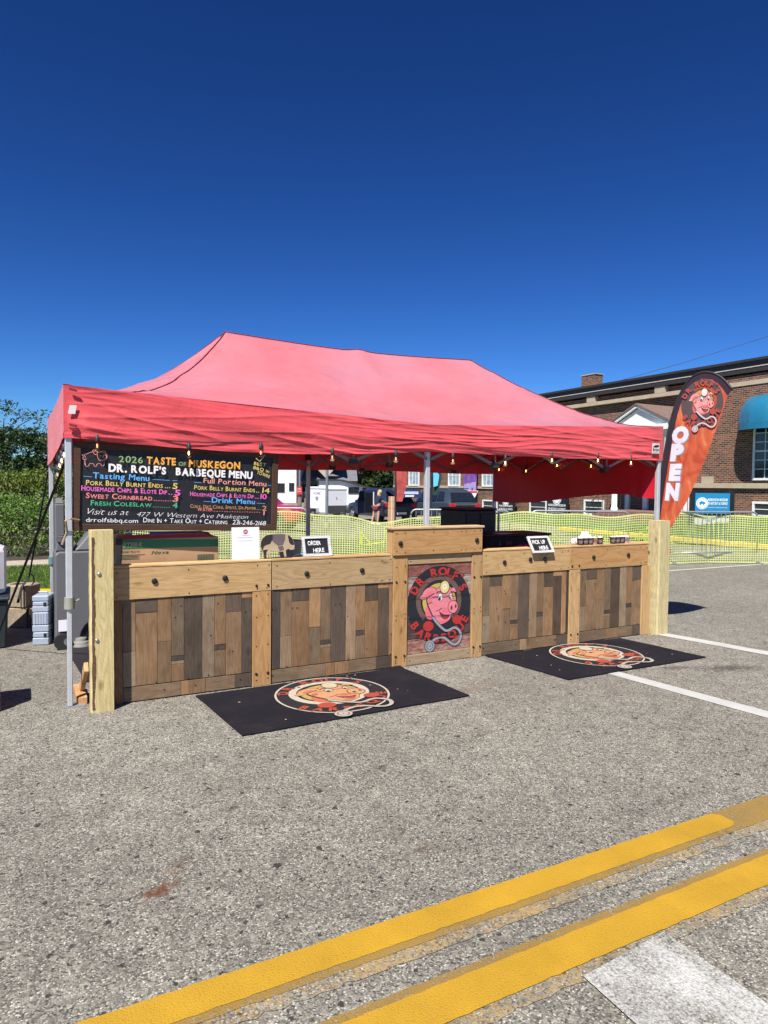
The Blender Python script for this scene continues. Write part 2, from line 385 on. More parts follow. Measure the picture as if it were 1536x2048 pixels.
    def prism(s, pts, depth):
        """closed outline (3-D points in a plane) pushed along the vector depth"""
        n = len(pts); k = len(s.v); d = Vector(depth)
        s.v += [tuple(p) for p in pts] + [tuple(Vector(p) + d) for p in pts]
        s.face(list(range(k, k + n))[::-1]); s.face(list(range(k + n, k + 2 * n)))
        for i in range(n): j = (i + 1) % n; s.face([k + i, k + j, k + n + j, k + n + i])
        return s
    def grid(s, fn, us, vs):
        k = len(s.v)
        for v in vs:
            for u in us: s.v.append(tuple(fn(u, v)))
        nu = len(us)
        for j in range(len(vs) - 1):
            for i in range(nu - 1):
                a = k + j * nu + i; s.face([a, a + 1, a + nu + 1, a + nu])
        return s
    def build(s, name, mats, parent=None, smooth=False, bev=0.0, color=None, kind=None, label=None, origin=None, cat=None, group=None, auto=None):
        if not isinstance(mats, (list, tuple)): mats = [mats]
        V = np.array(s.v, dtype=float).reshape(-1, 3)
        if origin is None: org = (V.max(0) + V.min(0)) / 2
        else: org = np.array(origin, dtype=float)
        me = bpy.data.meshes.new(name)
        me.from_pydata((V - org).tolist(), [], s.f)
        for m in mats: me.materials.append(m)
        if len(mats) > 1: me.polygons.foreach_set('material_index', s.m)
        if smooth: me.polygons.foreach_set('use_smooth', [True] * len(me.polygons))
        me.update()
        o = bpy.data.objects.new(name, me); C.objects.link(o)
        WO[o] = Vector(org)
        if parent is not None: o.parent = parent; o.location = Vector(org) - WO[parent]
        else: o.location = org
        if auto is not None:
            try: me.set_sharp_from_angle(angle=auto)
            except Exception: pass
        if bev:
            b = o.modifiers.new('bevel', 'BEVEL'); b.width = bev; b.segments = 2 if bev > 0.02 else 1; b.limit_method = 'ANGLE'; b.angle_limit = 0.6
        if color: o.color = (*color, 1)
        return tag(o, label, cat, group, kind)

# ------------------------------------------------------------------ lettering
GL = {}
def glyph(ch, bold=0.0):
    k = (ch, bold)
    if k in GL: return GL[k]
    cu = bpy.data.curves.new('glyph', 'FONT'); cu.body = ch; cu.size = 1.0; cu.offset = bold; cu.resolution_u = 3; cu.fill_mode = 'FRONT'
    ob = bpy.data.objects.new('glyph', cu)
    me = ob.to_mesh()
    V = [(v.co.x, v.co.y) for v in me.vertices]; F = [list(p.vertices) for p in me.polygons]
    if V: x0 = min(p[0] for p in V); x1 = max(p[0] for p in V)
    else: x0 = x1 = 0
    V = [(x - x0, y) for x, y in V]
    GL[k] = (V, F, x1 - x0)
    ob.to_mesh_clear(); bpy.data.objects.remove(ob); bpy.data.curves.remove(cu)
    return GL[k]
def layout(text, bold=0.0, caps=1.0, gap=0.11, space=0.32):
    """(char, x, scale) list and total width, at unit size; caps<1 gives small capitals"""
    out = []; x = 0
    for ch in text:
        if ch == ' ': x += space; continue
        s = 1.0
        if caps != 1.0 and ch.islower(): ch = ch.upper(); s = caps
        w = glyph(ch, bold)[2] * s
        out.append((ch, x, s)); x += w + gap * (0.8 + 0.2 * s)
    return out, x - gap
def put_text(m, text, o, ux, uy, width=None, height=0.05, bold=0.0, caps=1.0, gap=0.11, jit=0.0, slant=0.0, seed=1, align='L'):
    """flat letters; o = lower left (or middle) of the line, ux/uy unit vectors, height = capital height"""
    o = Vector(o); ux = Vector(ux).normalized(); uy = Vector(uy).normalized(); r = random.Random(seed)
    lay, w = layout(text, bold, caps, gap)
    sy = height / 0.70
    sx = sy if width is None else width / max(w, 1e-6)
    if align == 'C': o = o - ux * (w * sx / 2)
    for ch, x, s in lay:
        V, F, gw = glyph(ch, bold); k = len(m.v)
        a = r.uniform(-jit, jit) * 1.2; dy = r.uniform(-jit, jit) * height * 0.6; ks = 1 + r.uniform(-jit, jit)
        ca, sa = math.cos(a), math.sin(a)
        for (px, py) in V:
            qx = (px - gw / 2) * s * ks; qy = py * s * ks
            qx, qy = qx * ca - qy * sa, qx * sa + qy * ca
            m.v.append(tuple(o + ux * ((x + gw * s / 2 + qx + qy * slant) * sx) + uy * (qy * sy + dy)))
        for f in F: m.face([k + i for i in f])
    return w * sx
def stroke(m, pts, w, o, ux, uy, z=None):
    """a painted line of width w through 2-D points"""
    o = Vector(o); P = [Vector(p) for p in pts]; L = []; R = []
    for i, p in enumerate(P):
        d = (P[min(i + 1, len(P) - 1)] - P[max(i - 1, 0)]).normalized(); n = Vector((-d.y, d.x))
        L.append(p + n * w / 2); R.append(p - n * w / 2)
    k = len(m.v)
    for a, b in zip(L, R):
        m.v.append(tuple(o + ux * a.x + uy * a.y)); m.v.append(tuple(o + ux * b.x + uy * b.y))
    for i in range(len(P) - 1): m.face([k + 2 * i, k + 2 * i + 1, k + 2 * i + 3, k + 2 * i + 2])
def smooth2(pts, closed=False, it=2):
    P = [tuple(p) for p in pts]
    for _ in range(it):
        Q = []
        n = len(P)
        rng = range(n) if closed else range(n - 1)
        if not closed: Q.append(P[0])
        for i in rng:
            a = P[i]; b = P[(i + 1) % n]
            Q.append((a[0] * .75 + b[0] * .25, a[1] * .75 + b[1] * .25)); Q.append((a[0] * .25 + b[0] * .75, a[1] * .25 + b[1] * .75))
        if not closed: Q.append(P[-1])
        P = Q
    return P

# the barbecue emblem: ring lettering, pig's head with head mirror, stethoscope
def emblem(parent, fr, pal, name='emblem', rings=True, full=True, step=0.0006, face_ring=True):
    """fr(x, y, k) -> 3-D point for drawing coordinates (0..1400 wide, 0..2048 down), layer k"""
    m = M(); names = ['black', 'ring', 'yellow', 'pink', 'rose', 'line', 'white', 'letter', 'steth', 'mirror', 'dark']
    mats = [plain('paint_' + pal['n'] + '_' + k, pal[k], 0.65, var=0.10, scale=14) for k in names]
    ix = {k: i for i, k in enumerate(names)}
    lay = [0]
    def fill(pts, col, sm=True, up=True):
        m.cur = ix[col]
        if up: lay[0] += 1
        P = smooth2(pts, True, 2) if sm else pts
        m.poly([fr(x, y, lay[0]) for x, y in P])
    def ell(cx, cy, rx, ry, col, n=40):
        fill([(cx + rx * math.cos(2 * math.pi * i / n), cy + ry * math.sin(2 * math.pi * i / n)) for i in range(n)], col, False)
    def ann(cx, cy, rx, ry, wx, wy, col, a0=0, a1=360, n=48):
        m.cur = ix[col]; lay[0] += 1; k = len(m.v)
        for i in range(n + 1):
            t = math.radians(a0 + (a1 - a0) * i / n); c, s = math.cos(t), -math.sin(t)
            m.v.append(tuple(fr(cx + rx * c, cy + ry * s, lay[0]))); m.v.append(tuple(fr(cx + (rx - wx) * c, cy + (ry - wy) * s, lay[0])))
        for i in range(n): m.face([k + 2 * i, k + 2 * i + 2, k + 2 * i + 3, k + 2 * i + 1])
    def line(pts, w, col, sm=True):
        m.cur = ix[col]; lay[0] += 1
        P = smooth2(pts, False, 2) if sm else pts
        P = [Vector(p) for p in P]; k = len(m.v)
        for i, p in enumerate(P):
            d = (P[min(i + 1, len(P) - 1)] - P[max(i - 1, 0)]).normalized(); q = Vector((-d.y, d.x)) * w / 2
            m.v.append(tuple(fr(p.x + q.x, p.y + q.y, lay[0]))); m.v.append(tuple(fr(p.x - q.x, p.y - q.y, lay[0])))
        for i in range(len(P) - 1): m.face([k + 2 * i, k + 2 * i + 1, k + 2 * i + 3, k + 2 * i + 2])
    def letter(ch, x, y, a, h=165):
        q_ = pal.get('ls', 1.0); h = h * (q_ if q_ < 1 else 1); x = 705 + (x - 705) * (.965 if q_ < 1 else 1); y = 940 + (y - 940) * (.965 if q_ < 1 else 1)
        V, F, gw = glyph(ch, 0.045); m.cur = ix['letter']; k = len(m.v); s = h / 0.72; ca, sa = math.cos(math.radians(a)), math.sin(math.radians(a))
        for px, py in V:
            qx = (px - gw / 2) * s; qy = -(py - 0.36) * s
            m.v.append(tuple(fr(x + qx * ca - qy * sa, y + qx * sa + qy * ca, lay[0])))
        for f in F: m.face([k + i for i in f])
    ell(705, 940, 668, 850, 'black', 64)
    if pal.get('rim'): ann(705, 940, 668, 850, 24, 30, 'white', n=64)
    if face_ring:
        ann(692, 850, 478, 560, 92, 108, 'ring', -48 if not pal.get('rim') else -180, 228 if not pal.get('rim') else 180)
    ell(700, 870, 352, 400, 'yellow')
    # neck and shoulders
    fill([(430, 950), (405, 1060), (420, 1180), (470, 1260), (640, 1250), (560, 1060), (480, 960)], 'rose')
    # head
    lay[0] += 1
    head = [(425, 800), (440, 920), (490, 1040), (545, 1160), (610, 1260), (690, 1340), (760, 1365), (860, 1315), (935, 1255), (950, 1180), (1000, 1120), (1080, 1040), (1080, 900), (1030, 850), (985, 780), (965, 690), (935, 600), (870, 565), (790, 550), (690, 560), (620, 600), (540, 660), (460, 720)]
    c = (720, 950)
    fill([(c[0] + (x - c[0]) * 1.03, c[1] + (y - c[1]) * 1.025) for x, y in head], 'line')
    fill(head, 'pink')
    ear = [(270, 795), (330, 735), (360, 650), (425, 580), (520, 550), (600, 575), (632, 640), (560, 690), (480, 735), (425, 800), (350, 830)]
    fill([(430 + (x - 430) * 1.06, 690 + (y - 690) * 1.08) for x, y in ear], 'line'); fill(ear, 'pink')
    fill([(380, 780), (420, 690), (500, 640), (590, 640), (520, 690), (450, 750)], 'rose')
    ear2 = [(925, 600), (985, 560), (1030, 600), (1052, 670), (1000, 665), (945, 655)]
    fill([(990 + (x - 990) * 1.15, 620 + (y - 620) * 1.15) for x, y in ear2], 'line'); fill(ear2, 'pink')
    fill([(730, 1050), (800, 1120), (900, 1100), (880, 1010), (800, 990)], 'rose'); fill([(450, 850), (520, 790), (560, 860), (500, 910)], 'rose')
    fill([(650, 1270), (760, 1290), (900, 1220), (860, 1310), (750, 1350)], 'rose')
    # mouth
    fill([(690, 1055), (750, 1120), (840, 1160), (930, 1140), (915, 1210), (850, 1255), (780, 1240), (725, 1160)], 'dark')
    fill([(760, 1190), (850, 1200), (905, 1190), (860, 1245), (795, 1235)], 'letter')
    line([(620, 1075), (690, 1060), (755, 1005)], 12, 'line'); line([(440, 915), (500, 900), (545, 885)], 9, 'line')
    line([(430, 790), (500, 740), (590, 690)], 14, 'line')
    # snout
    ell(992, 985, 112, 146, 'line'); ell(992, 985, 101, 134, 'pink'); ell(960, 1005, 22, 50, 'dark', 16); ell(1050, 968, 19, 42, 'dark', 16)
    # eyes and brows
    ell(712, 770, 54, 86, 'line'); ell(712, 774, 46, 77, 'white'); ell(700, 810, 27, 34, 'line', 16)
    ell(930, 752, 36, 70, 'line'); ell(932, 756, 29, 60, 'white'); ell(920, 790, 17, 26, 'line', 16)
    line([(625, 690), (660, 650), (720, 660)], 16, 'line'); line([(930, 665), (985, 655), (1065, 690)], 18, 'line')
    line([(540, 775), (665, 770)], 7, 'line'); line([(760, 775), (900, 760)], 7, 'line')
    # head mirror
    ell(797, 555, 104, 144, 'line'); ell(797, 555, 94, 132, 'mirror'); ell(797, 545, 44, 64, 'white', 24); ell(797, 545, 22, 34, 'mirror', 16)
    # red fists
    ell(480, 1400, 108, 112, 'letter'); ell(1085, 1262, 98, 98, 'letter')
    # ring words
    lay[0] += 1
    for ch, x, y, a in (('D', 165, 615, -62), ('R', 285, 425, -42), ('.', 400, 372, -30), ('R', 565, 235, -12), ('O', 745, 212, 2), ('L', 893, 235, 12), ('F', 1020, 310, 26), ("'", 1150, 350, 38), ('S', 1190, 560, 52),
                        ('B', 205, 1385, 50), ('A', 325, 1545, 36), ('R', 490, 1625, 20), ('B', 655, 1660, 4), ('E', 815, 1640, -8), ('Q', 985, 1560, -26), ('U', 1155, 1415, -42), ('E', 1240, 1235, -60)):
        letter(ch, x, y, a)
    # stethoscope
    line([(432, 780), (430, 880), (500, 1040), (575, 1200)], 15, 'line')
    tb = [(560, 1190), (625, 1285), (700, 1375), (790, 1460), (860, 1505), (930, 1485), (1010, 1430), (1085, 1440), (1155, 1505), (1188, 1595), (1170, 1695), (1120, 1775), (1050, 1805), (970, 1770), (900, 1705), (830, 1650), (750, 1635), (680, 1650), (600, 1700), (555, 1740)]
    line(tb, 68, 'line'); line(tb, 50, 'steth')
    ell(525, 1828, 108, 132, 'line', 28); ell(525, 1828, 98, 122, 'steth', 28); ell(525, 1828, 68, 86, 'line', 28); ell(525, 1828, 58, 76, 'steth', 28); ell(525, 1828, 10, 12, 'line', 10)
    return m.build(name, mats, parent)
PAL_PANEL = dict(n='panel', black=(0.012, 0.013, 0.018), ring=(0.13, 0.075, 0.06), yellow=(0.52, 0.36, 0.07), pink=(0.70, 0.20, 0.24), rose=(0.70, 0.145, 0.185), line=(0.015, 0.01, 0.012), white=(0.75, 0.68, 0.62), letter=(0.42, 0.025, 0.02), steth=(0.27, 0.28, 0.31), mirror=(0.62, 0.52, 0.20), dark=(0.09, 0.03, 0.03))
PAL_MAT = dict(n='mat', rim=True, ls=.80, black=(0.010, 0.010, 0.016), ring=(0.40, 0.36, 0.29), yellow=(0.36, 0.25, 0.07), pink=(0.44, 0.22, 0.11), rose=(0.38, 0.11, 0.06), line=(0.012, 0.010, 0.014), white=(0.40, 0.36, 0.29), letter=(0.30, 0.05, 0.027), steth=(0.34, 0.31, 0.26), mirror=(0.42, 0.36, 0.22), dark=(0.10, 0.03, 0.03))
PAL_FLAG = dict(n='flag', black=(0.075, 0.055, 0.055), ring=(0.40, 0.07, 0.02), yellow=(0.55, 0.32, 0.07), pink=(0.68, 0.28, 0.26), rose=(0.55, 0.14, 0.10), line=(0.03, 0.015, 0.02), white=(0.66, 0.62, 0.55), letter=(0.36, 0.06, 0.04), steth=(0.52, 0.46, 0.47), mirror=(0.66, 0.62, 0.52), dark=(0.15, 0.03, 0.03))
#===PART2===
# ------------------------------------------------------------------ ground
def sm(t): t = max(0.0, min(1.0, t)); return t * t * (3 - 2 * t)
def gz(x, y):
    d = (x - CAM.x) * 0.471 + (y - CAM.y) * 0.882
    return -0.32 * sm((d - 15.0) / 17.0)
ASPH = asphalt('old_pebbled_asphalt', 1.0, stains=[
    (0.168, -2.545, 0.10, 0.05, 0.3, (0.10, 0.035, 0.012), 0.9), (0.25, -2.42, 0.10, 0.05, 0.8, (0.13, 0.06, 0.03), 0.35),
    (5.25, -1.40, 0.42, 0.13, -0.35, (0.05, 0.042, 0.035), 0.8), (4.85, -1.18, 0.22, 0.07, -0.2, (0.05, 0.042, 0.035), 0.6),
    (2.86, -0.9, 0.25, 0.10, 0.2, (0.16, 0.10, 0.07), 0.35), (1.5, -1.9, 0.06, 0.03, 0.4, (0.04, 0.03, 0.03), 0.7),
    (2.3, -1.75, 0.09, 0.03, 0.1, (0.04, 0.035, 0.035), 0.6), (-0.2, 2.05, 0.6, 0.10, -0.1, (0.22, 0.17, 0.11), 0.5),
    (0.6, -2.0, 0.07, 0.05, 0.2, (0.07, 0.06, 0.05), 0.6), (1.25, -2.75, 0.07, 0.04, 0.2, (0.08, 0.05, 0.03), 0.5)])
g = M()
def axis(a, b, st, far): return [-far, -500, -250, -130] + [a + st * i for i in range(int((b - a) / st) + 1)] + [130, 250, 500, far]
xs = axis(-70, 90, 4.0, 1500); ys = axis(-70, 90, 4.0, 1500)
g.grid(lambda x, y: (x, y, gz(x, y)), xs, ys)
g.build('asphalt_ground', ASPH, kind='structure', origin=(0, 0, 0))

def strip(name, x0, x1, y0, y1, mat, z=0.004, jag=0.004, step=0.03, parent=None, seed=0, rough_end=False):
    m = M(); n = max(2, int((x1 - x0) / step)); k = 0
    for i in range(n + 1):
        x = x0 + (x1 - x0) * i / n
        a = y0 + jag * (noise.noise(Vector((x * 22, seed, 3))) + 0.5 * noise.noise(Vector((x * 70, seed, 9))))
        b = y1 + jag * (noise.noise(Vector((x * 22, seed, 31))) + 0.5 * noise.noise(Vector((x * 70, seed, 19))))
        if rough_end and x > x1 - 0.06: q = (x - x1 + 0.06) / 0.06; h = (b - a) / 2 * (1 - math.sqrt(max(0, 1 - q * q))) * 0.45; a += h; b -= h
        m.v += [(x, a, z), (x, b, z)]
    for i in range(n): m.face([2 * i, 2 * i + 2, 2 * i + 3, 2 * i + 1])
    return m.build(name, mat, kind='structure')
YN = paint('fresh_yellow_paint', (0.42, 0.24, 0.012), 0.24, 0.32)
YO = paint('old_yellow_paint', (0.25, 0.155, 0.035), 0.33, 0.50, 60)
YW = paint('worn_yellow_paint', (0.33, 0.225, 0.085), 0.46, 0.60, 60)
WP = paint('white_road_paint', (0.50, 0.505, 0.485), 0.40, 0.58, 85, streak=True)
WP2 = paint('clean_white_paint', (0.46, 0.46, 0.44), 0.18, 0.32, 70)
strip('yellow_line', -6, 2.70, -3.257, -3.128, YN, 0.0075, rough_end=True, jag=0.006, seed=1)
strip('faded_yellow_line', -6, 14, -3.290, -3.18, YO, 0.0055, jag=0.006, seed=2)
strip('worn_yellow_edge', -6, 14, -3.345, -3.275, YW, 0.0035, jag=0.016, seed=3)
strip('faded_yellow_line', 2.60, 14, -3.20, -3.122, YO, 0.0042, jag=0.006, seed=12)
strip('yellow_line', -6, 14, -3.627, -3.487, YN, 0.0075, jag=.006, seed=4)
strip('faded_yellow_line', -6, 14, -3.52, -3.452, YO, 0.0055, jag=0.006, seed=5)
strip('worn_yellow_edge', -6, 14, -3.682, -3.60, YW, 0.0035, jag=0.016, seed=6)
def quadline(name, pts, mat, z=0.004):
    m = M(); a, b, c, d = [Vector((*p, z)) for p in pts]; n = int((c - b).length / 0.04) + 1
    for i in range(n + 1):
        t = i / n; p = a.lerp(d, t); q = b.lerp(c, t); w = (q - p).normalized() * 0.004
        p = p + w * noise.noise(Vector((t * n, 1, 2))) * 1.4; q = q + w * noise.noise(Vector((t * n, 8, 2))) * 1.4
        m.v += [tuple(p), tuple(q)]
    for i in range(n): m.face([2 * i, 2 * i + 1, 2 * i + 3, 2 * i + 2])
    return m.build(name, mat, kind='structure')
quadline('white_lane_bar', [(1.30, -3.672), (1.72, -3.640), (1.74, -7.0), (1.24, -7.0)], WP, 0.0095)
quadline('parking_line', [(5.56, 1.0), (5.72, 1.0), (6.82, -4.2), (6.64, -4.2)], WP2)
quadline('parking_line', [(4.02, -0.09), (4.14, -0.09), (4.68, -4.2), (4.50, -4.2)], WP2)
quadline('parking_line', [(8.5, 3.78), (8.5, 3.68), (22, 3.58), (22, 3.68)], WP2)

# grit, small stones and leaf scraps lying about
r_ = np.random.RandomState(12); n_ = 420
gx = r_.uniform(-2.2, 7.5, n_); gy = r_.uniform(-4.6, -.3, n_); V_ = []; F_ = []
for a_, b_ in zip(gx, gy):
    s_ = r_.uniform(.0015, .0045) * (2.2 if r_.rand() < .06 else 1); k_ = len(V_); an_ = r_.uniform(0, 6.28); h_ = s_ * r_.uniform(.5, 1)
    for q_ in range(5): t_ = an_ + q_ * 1.2566; V_.append((a_ + math.cos(t_) * s_ * r_.uniform(.7, 1.4), b_ + math.sin(t_) * s_, .001))
    V_.append((a_, b_, .001 + h_)); F_ += [(k_ + q_, k_ + (q_ + 1) % 5, k_ + 5) for q_ in range(5)]
m = M(); m.v = V_; m.f = F_; m.m = [0] * len(F_); m.build('grit', leafmat('grit_mix', (.02, .018, .016), (.10, .08, .06), (.45, .42, .36), 0), kind='stuff')
LAWN = grassmat('mown_grass', (0.045, 0.09, 0.015), (0.10, 0.17, 0.028))
CONC = plain('pale_concrete', (0.36, 0.31, 0.24), 0.9, var=0.2, scale=9, bmp=0.004)
MULCH = plain('dark_mulch', (0.045, 0.035, 0.025), 0.95, var=0.5, scale=30, bmp=0.02)
def sheet(name, poly, mat, dz, zf=gz, kind='structure'):
    m = M(); m.poly([(x, y, zf(x, y) + dz) for x, y in poly]); return m.build(name, mat, kind=kind)
m = M(); m.grid(lambda x, y: (x, y, 0.03), [-40, -20, -6, -3, 0, 1, 2.2], [5.35, 6, 7, 8, 8.9]); m.build('lawn', LAWN, kind='structure')
m = M(); m.box(-40, 2.2, 8.9, 9.75, 0, 0.06); m.build('sidewalk', CONC, kind='structure')
m = M(); m.grid(lambda x, y: (x, y, 0.035), [-40, -20, 0, 1.9], [9.75, 12, 17]); m.build('garden_bed', MULCH, kind='structure')
m = M(); m.grid(lambda t, s: ((2.4 + 9.2 * t) + s * 2.6, (9.9 - 4.6 * t) + s * 5.0 + 0.5, gz((2.4 + 9.2 * t) + s * 2.6, (9.9 - 4.6 * t) + s * 5.0 + .5) + 0.03), [i / 12 for i in range(13)], [i / 6 for i in range(7)])
m.build('verge', grassmat('pale_dry_grass', (0.05, 0.065, 0.03), (0.11, 0.12, 0.06)), kind='structure')
def facz(y): return 0.5 - 0.040 * (y - 12) if y > 12 else 0.5
def museum_z(x, y):
    x0 = 17.35 if y < 14 else 20.2
    t = sm((x - x0) / (27.2 - x0)); return (gz(x, y) + 0.13) * (1 - t) + facz(y) * t
m = M(); m.grid(lambda s, y: (17.35 + (27.9 - 17.35) * s, y, museum_z(17.35 + 10.55 * s, y)), [i / 12 for i in range(13)], [-14 + 2 * i for i in range(15)])
m.build('museum_lawn', LAWN, kind='structure')
m = M(); m.grid(lambda s, y: (20.2 + 7.7 * s, y, museum_z(20.2 + 7.7 * s, y)), [i / 10 for i in range(11)], [14 + 2 * i for i in range(17)])
m.build('museum_lawn', LAWN, kind='structure')
YK = plain('yellow_kerb_paint', (0.62, 0.42, 0.04), 0.7, var=0.2, scale=12)
m = M(); m.box(17.18, 17.345, -14, 13.9, -0.02, 0.13); m.build('yellow_kerb', YK, kind='structure', bev=0.02)
m = M(); m.box(20.03, 20.195, 14.0, 46, -0.5, -0.12); m.build('kerb', CONC, kind='structure')

# short grass blades on the near lawn
def blades(name, n, fn, mat, h=0.05, w=0.006, seed=3, parent=None, lean=0.5):
    r = np.random.RandomState(seed); P = fn(r, n); a = r.rand(n) * 6.283; L = h * (0.5 + r.rand(n)); q = r.normal(0, lean, (n, 2)) * L[:, None]
    dx = np.cos(a) * w / 2; dy = np.sin(a) * w / 2
    V = np.empty((n, 3, 3)); V[:, 0] = P; V[:, 1] = P; V[:, 2] = P
    V[:, 0, 0] -= dx; V[:, 0, 1] -= dy; V[:, 1, 0] += dx; V[:, 1, 1] += dy; V[:, 2, 2] += L; V[:, 2, :2] += q
    return npmesh(name, V.reshape(-1, 3), n, 3, mat, parent)
def npmesh(name, V, n, k, mat, parent=None, kind='stuff'):
    me = bpy.data.meshes.new(name); me.vertices.add(len(V)); me.vertices.foreach_set('co', V.astype(np.float32).ravel())
    me.loops.add(n * k); me.loops.foreach_set('vertex_index', np.arange(n * k, dtype=np.int32))
    me.polygons.add(n); me.polygons.foreach_set('loop_start', np.arange(0, n * k, k, dtype=np.int32)); me.polygons.foreach_set('loop_total', np.full(n, k, dtype=np.int32))
    me.materials.append(mat); me.update(); me.validate()
    o = bpy.data.objects.new(name, me); C.objects.link(o)
    if parent is not None: o.parent = parent; o.location = -WO[parent]
    if kind: o['kind'] = kind
    return o
GB = leafmat('grass_blades', (0.04, 0.09, 0.012), (0.10, 0.18, 0.025), (0.20, 0.26, 0.05))
blades('grass', 26000, lambda r, n: np.c_[r.uniform(-2.2, 2.1, n), r.uniform(5.4, 8.88, n), np.full(n, 0.03)], GB, 0.045, 0.012)
blades('grass', 16000, lambda r, n: (lambda x, y: np.c_[x, y, [museum_z(a, b) for a, b in zip(x, y)]])(r.uniform(17.5, 25.5, n), r.uniform(4, 13.8, n)), GB, 0.07, 0.02, seed=9)

# ------------------------------------------------------------------ leaf crowns
def leafcloud(name, centers, radii, per, size, mat, parent=None, seed=1, flat=0.7, kind='stuff'):
    """many small diamond leaves spread through clumps"""
    r = np.random.RandomState(seed); cs = np.repeat(np.array(centers, float), per, 0); rr = np.repeat(np.array(radii, float).reshape(len(centers), -1), per, 0); n = len(cs)
    d = r.normal(size=(n, 3)); d /= np.linalg.norm(d, axis=1)[:, None]
    P = cs + d * rr * (0.55 + 0.5 * r.rand(n)[:, None] ** 0.5)
    nn = d * 0.6 + r.normal(size=(n, 3)) * 0.6 + np.array([0, 0, 0.4]); nn /= np.linalg.norm(nn, axis=1)[:, None]
    t = np.cross(nn, r.normal(size=(n, 3))); t /= np.linalg.norm(t, axis=1)[:, None]; b = np.cross(nn, t)
    s = (size * (0.6 + 0.8 * r.rand(n)))[:, None]
    V = np.stack([P - t * s, P - b * s * 0.45, P + t * s, P + b * s * 0.45], 1)
    return npmesh(name, V.reshape(-1, 3), n, 4, mat, parent, kind)
HL = leafmat('hedge_leaf_light', (0.04, 0.10, 0.015), (0.10, 0.20, 0.03), (0.20, 0.30, 0.055))
HD = leafmat('hedge_leaf_dark', (0.012, 0.03, 0.008), (0.03, 0.06, 0.014), (0.06, 0.10, 0.022))
HM = leafmat('hedge_leaf_mid', (0.045, 0.085, 0.010), (0.11, 0.16, 0.02), (0.20, 0.24, 0.035))
YL = leafmat('yellow_green_leaf', (0.22, 0.30, 0.02), (0.42, 0.50, 0.03), (0.62, 0.62, 0.06), 0.3)
BARK = plain('tree_bark', (0.12, 0.09, 0.07), 0.9, var=0.35, scale=8, bmp=0.02)
def hedge(name, label, x0, x1, y0, y1, h, leaf, per, mat, seed, kindn='hedge', lump=0.3):
    t = thing(name, label, kindn, ((x0 + x1) / 2, (y0 + y1) / 2, 0)); r = random.Random(seed); cs = []; rs = []
    nx = int((x1 - x0) / 0.42); ny = max(1, int((y1 - y0) / 0.45)); nz_ = max(2, int(h / 0.38))
    for i in range(nx):
        for j in range(ny):
            for k in range(nz_):
                if 0 < j and k < nz_ - 1: continue
                x = x0 + (i + .5) * (x1 - x0) / nx; y = y0 + (j + .5) * (y1 - y0) / ny; z = (k + .5) * h / nz_
                cs.append((x + r.uniform(-.12, .12), y + r.uniform(-.1, .1), z + r.uniform(-.08, .12) + lump * noise.noise(Vector((x * .8, y * .8, seed))) * (k / nz_)))
                a = r.uniform(0.22, 0.36); rs.append((a, a, a * 0.9))
    leafcloud('foliage', cs, rs, per, leaf, mat, t, seed)
    b = M()
    for i in range(nx): x = x0 + (i + .5) * (x1 - x0) / nx; b.tube([(x, (y0 + y1) / 2, 0), (x + r.uniform(-.1, .1), (y0 + y1) / 2, h * .5), (x + r.uniform(-.2, .2), (y0 + y1) / 2, h * .8)], [0.02, 0.015, 0.008], 5)
    b.build('branches', BARK, t, kind='stuff')
    return t
hedge('hedge', 'bright green leafy hedge standing right behind the far sidewalk at left', -4.5, 1.35, 10.6, 12.2, 1.18, 0.036, 190, HL, 11)
hedge('hedge', 'flat-topped olive green hedge between the bright low hedge and the dark trees', -5, 2.2, 13.6, 15.2, 1.88, 0.04, 190, HM, 12)
hedge('hedge', 'tall dark evergreen hedge, darkest mass at far left', -6, 3.6, 18.2, 20.0, 3.05, 0.055, 190, HD, 13, lump=0.5)
def tree(name, label, loc, h, crown, nclump, per, leaf, mat, seed, trunk=0.15, spread=1.0, limbs=7, cat='tree', low=0.35, clump=(0.5, 0.9)):
    t = thing(name, label, cat, loc); r = random.Random(seed); o = Vector(loc)
    tr = M(); tr.tube([o + Vector((0, 0, -0.4)), o + Vector((trunk * .5, 0, h * .3)), o + Vector((0, trunk, h * .6)), o + Vector((trunk * .5, 0, h * .85))], [trunk, trunk * .8, trunk * .5, trunk * .15], 8)
    tr.build('trunk', BARK, t, smooth=True)
    lm = M(); cs = []; rs = []
    for i in range(limbs):
        a = i * 2.4 + r.uniform(-.4, .4); z0 = h * r.uniform(low, .75); L = crown * r.uniform(.6, .95) * spread
        e = o + Vector((math.cos(a) * L, math.sin(a) * L, min(h * .97, z0 + h * r.uniform(.12, .3)))); s = o + Vector((0, 0, z0))
        mid = (s + e) / 2 + Vector((0, 0, h * .03)); lm.tube([s, mid, e], [trunk * .4, trunk * .25, trunk * .08], 5)
        for q in range(3):
            b = mid.lerp(e, r.random()); lm.tube([b, b + Vector((r.uniform(-1, 1), r.uniform(-1, 1), r.uniform(.1, 1))) * crown * .3], [trunk * .12, trunk * .03], 4)
    lm.build('limbs', BARK, t, smooth=True)
    for i in range(nclump):
        a = r.uniform(0, 6.283); u = r.uniform(-1, 1); q = math.sqrt(1 - u * u) * r.uniform(.45, 1) ; hz = h * (1 - low) / 2
        p = o + Vector((math.cos(a) * crown * q, math.sin(a) * crown * q, h * low + hz + hz * u)); k = r.uniform(*clump)
        cs.append(tuple(p)); rs.append((k, k, k * .75))
    leafcloud('crown', cs, rs, per, leaf, mat, t, seed)
    return t
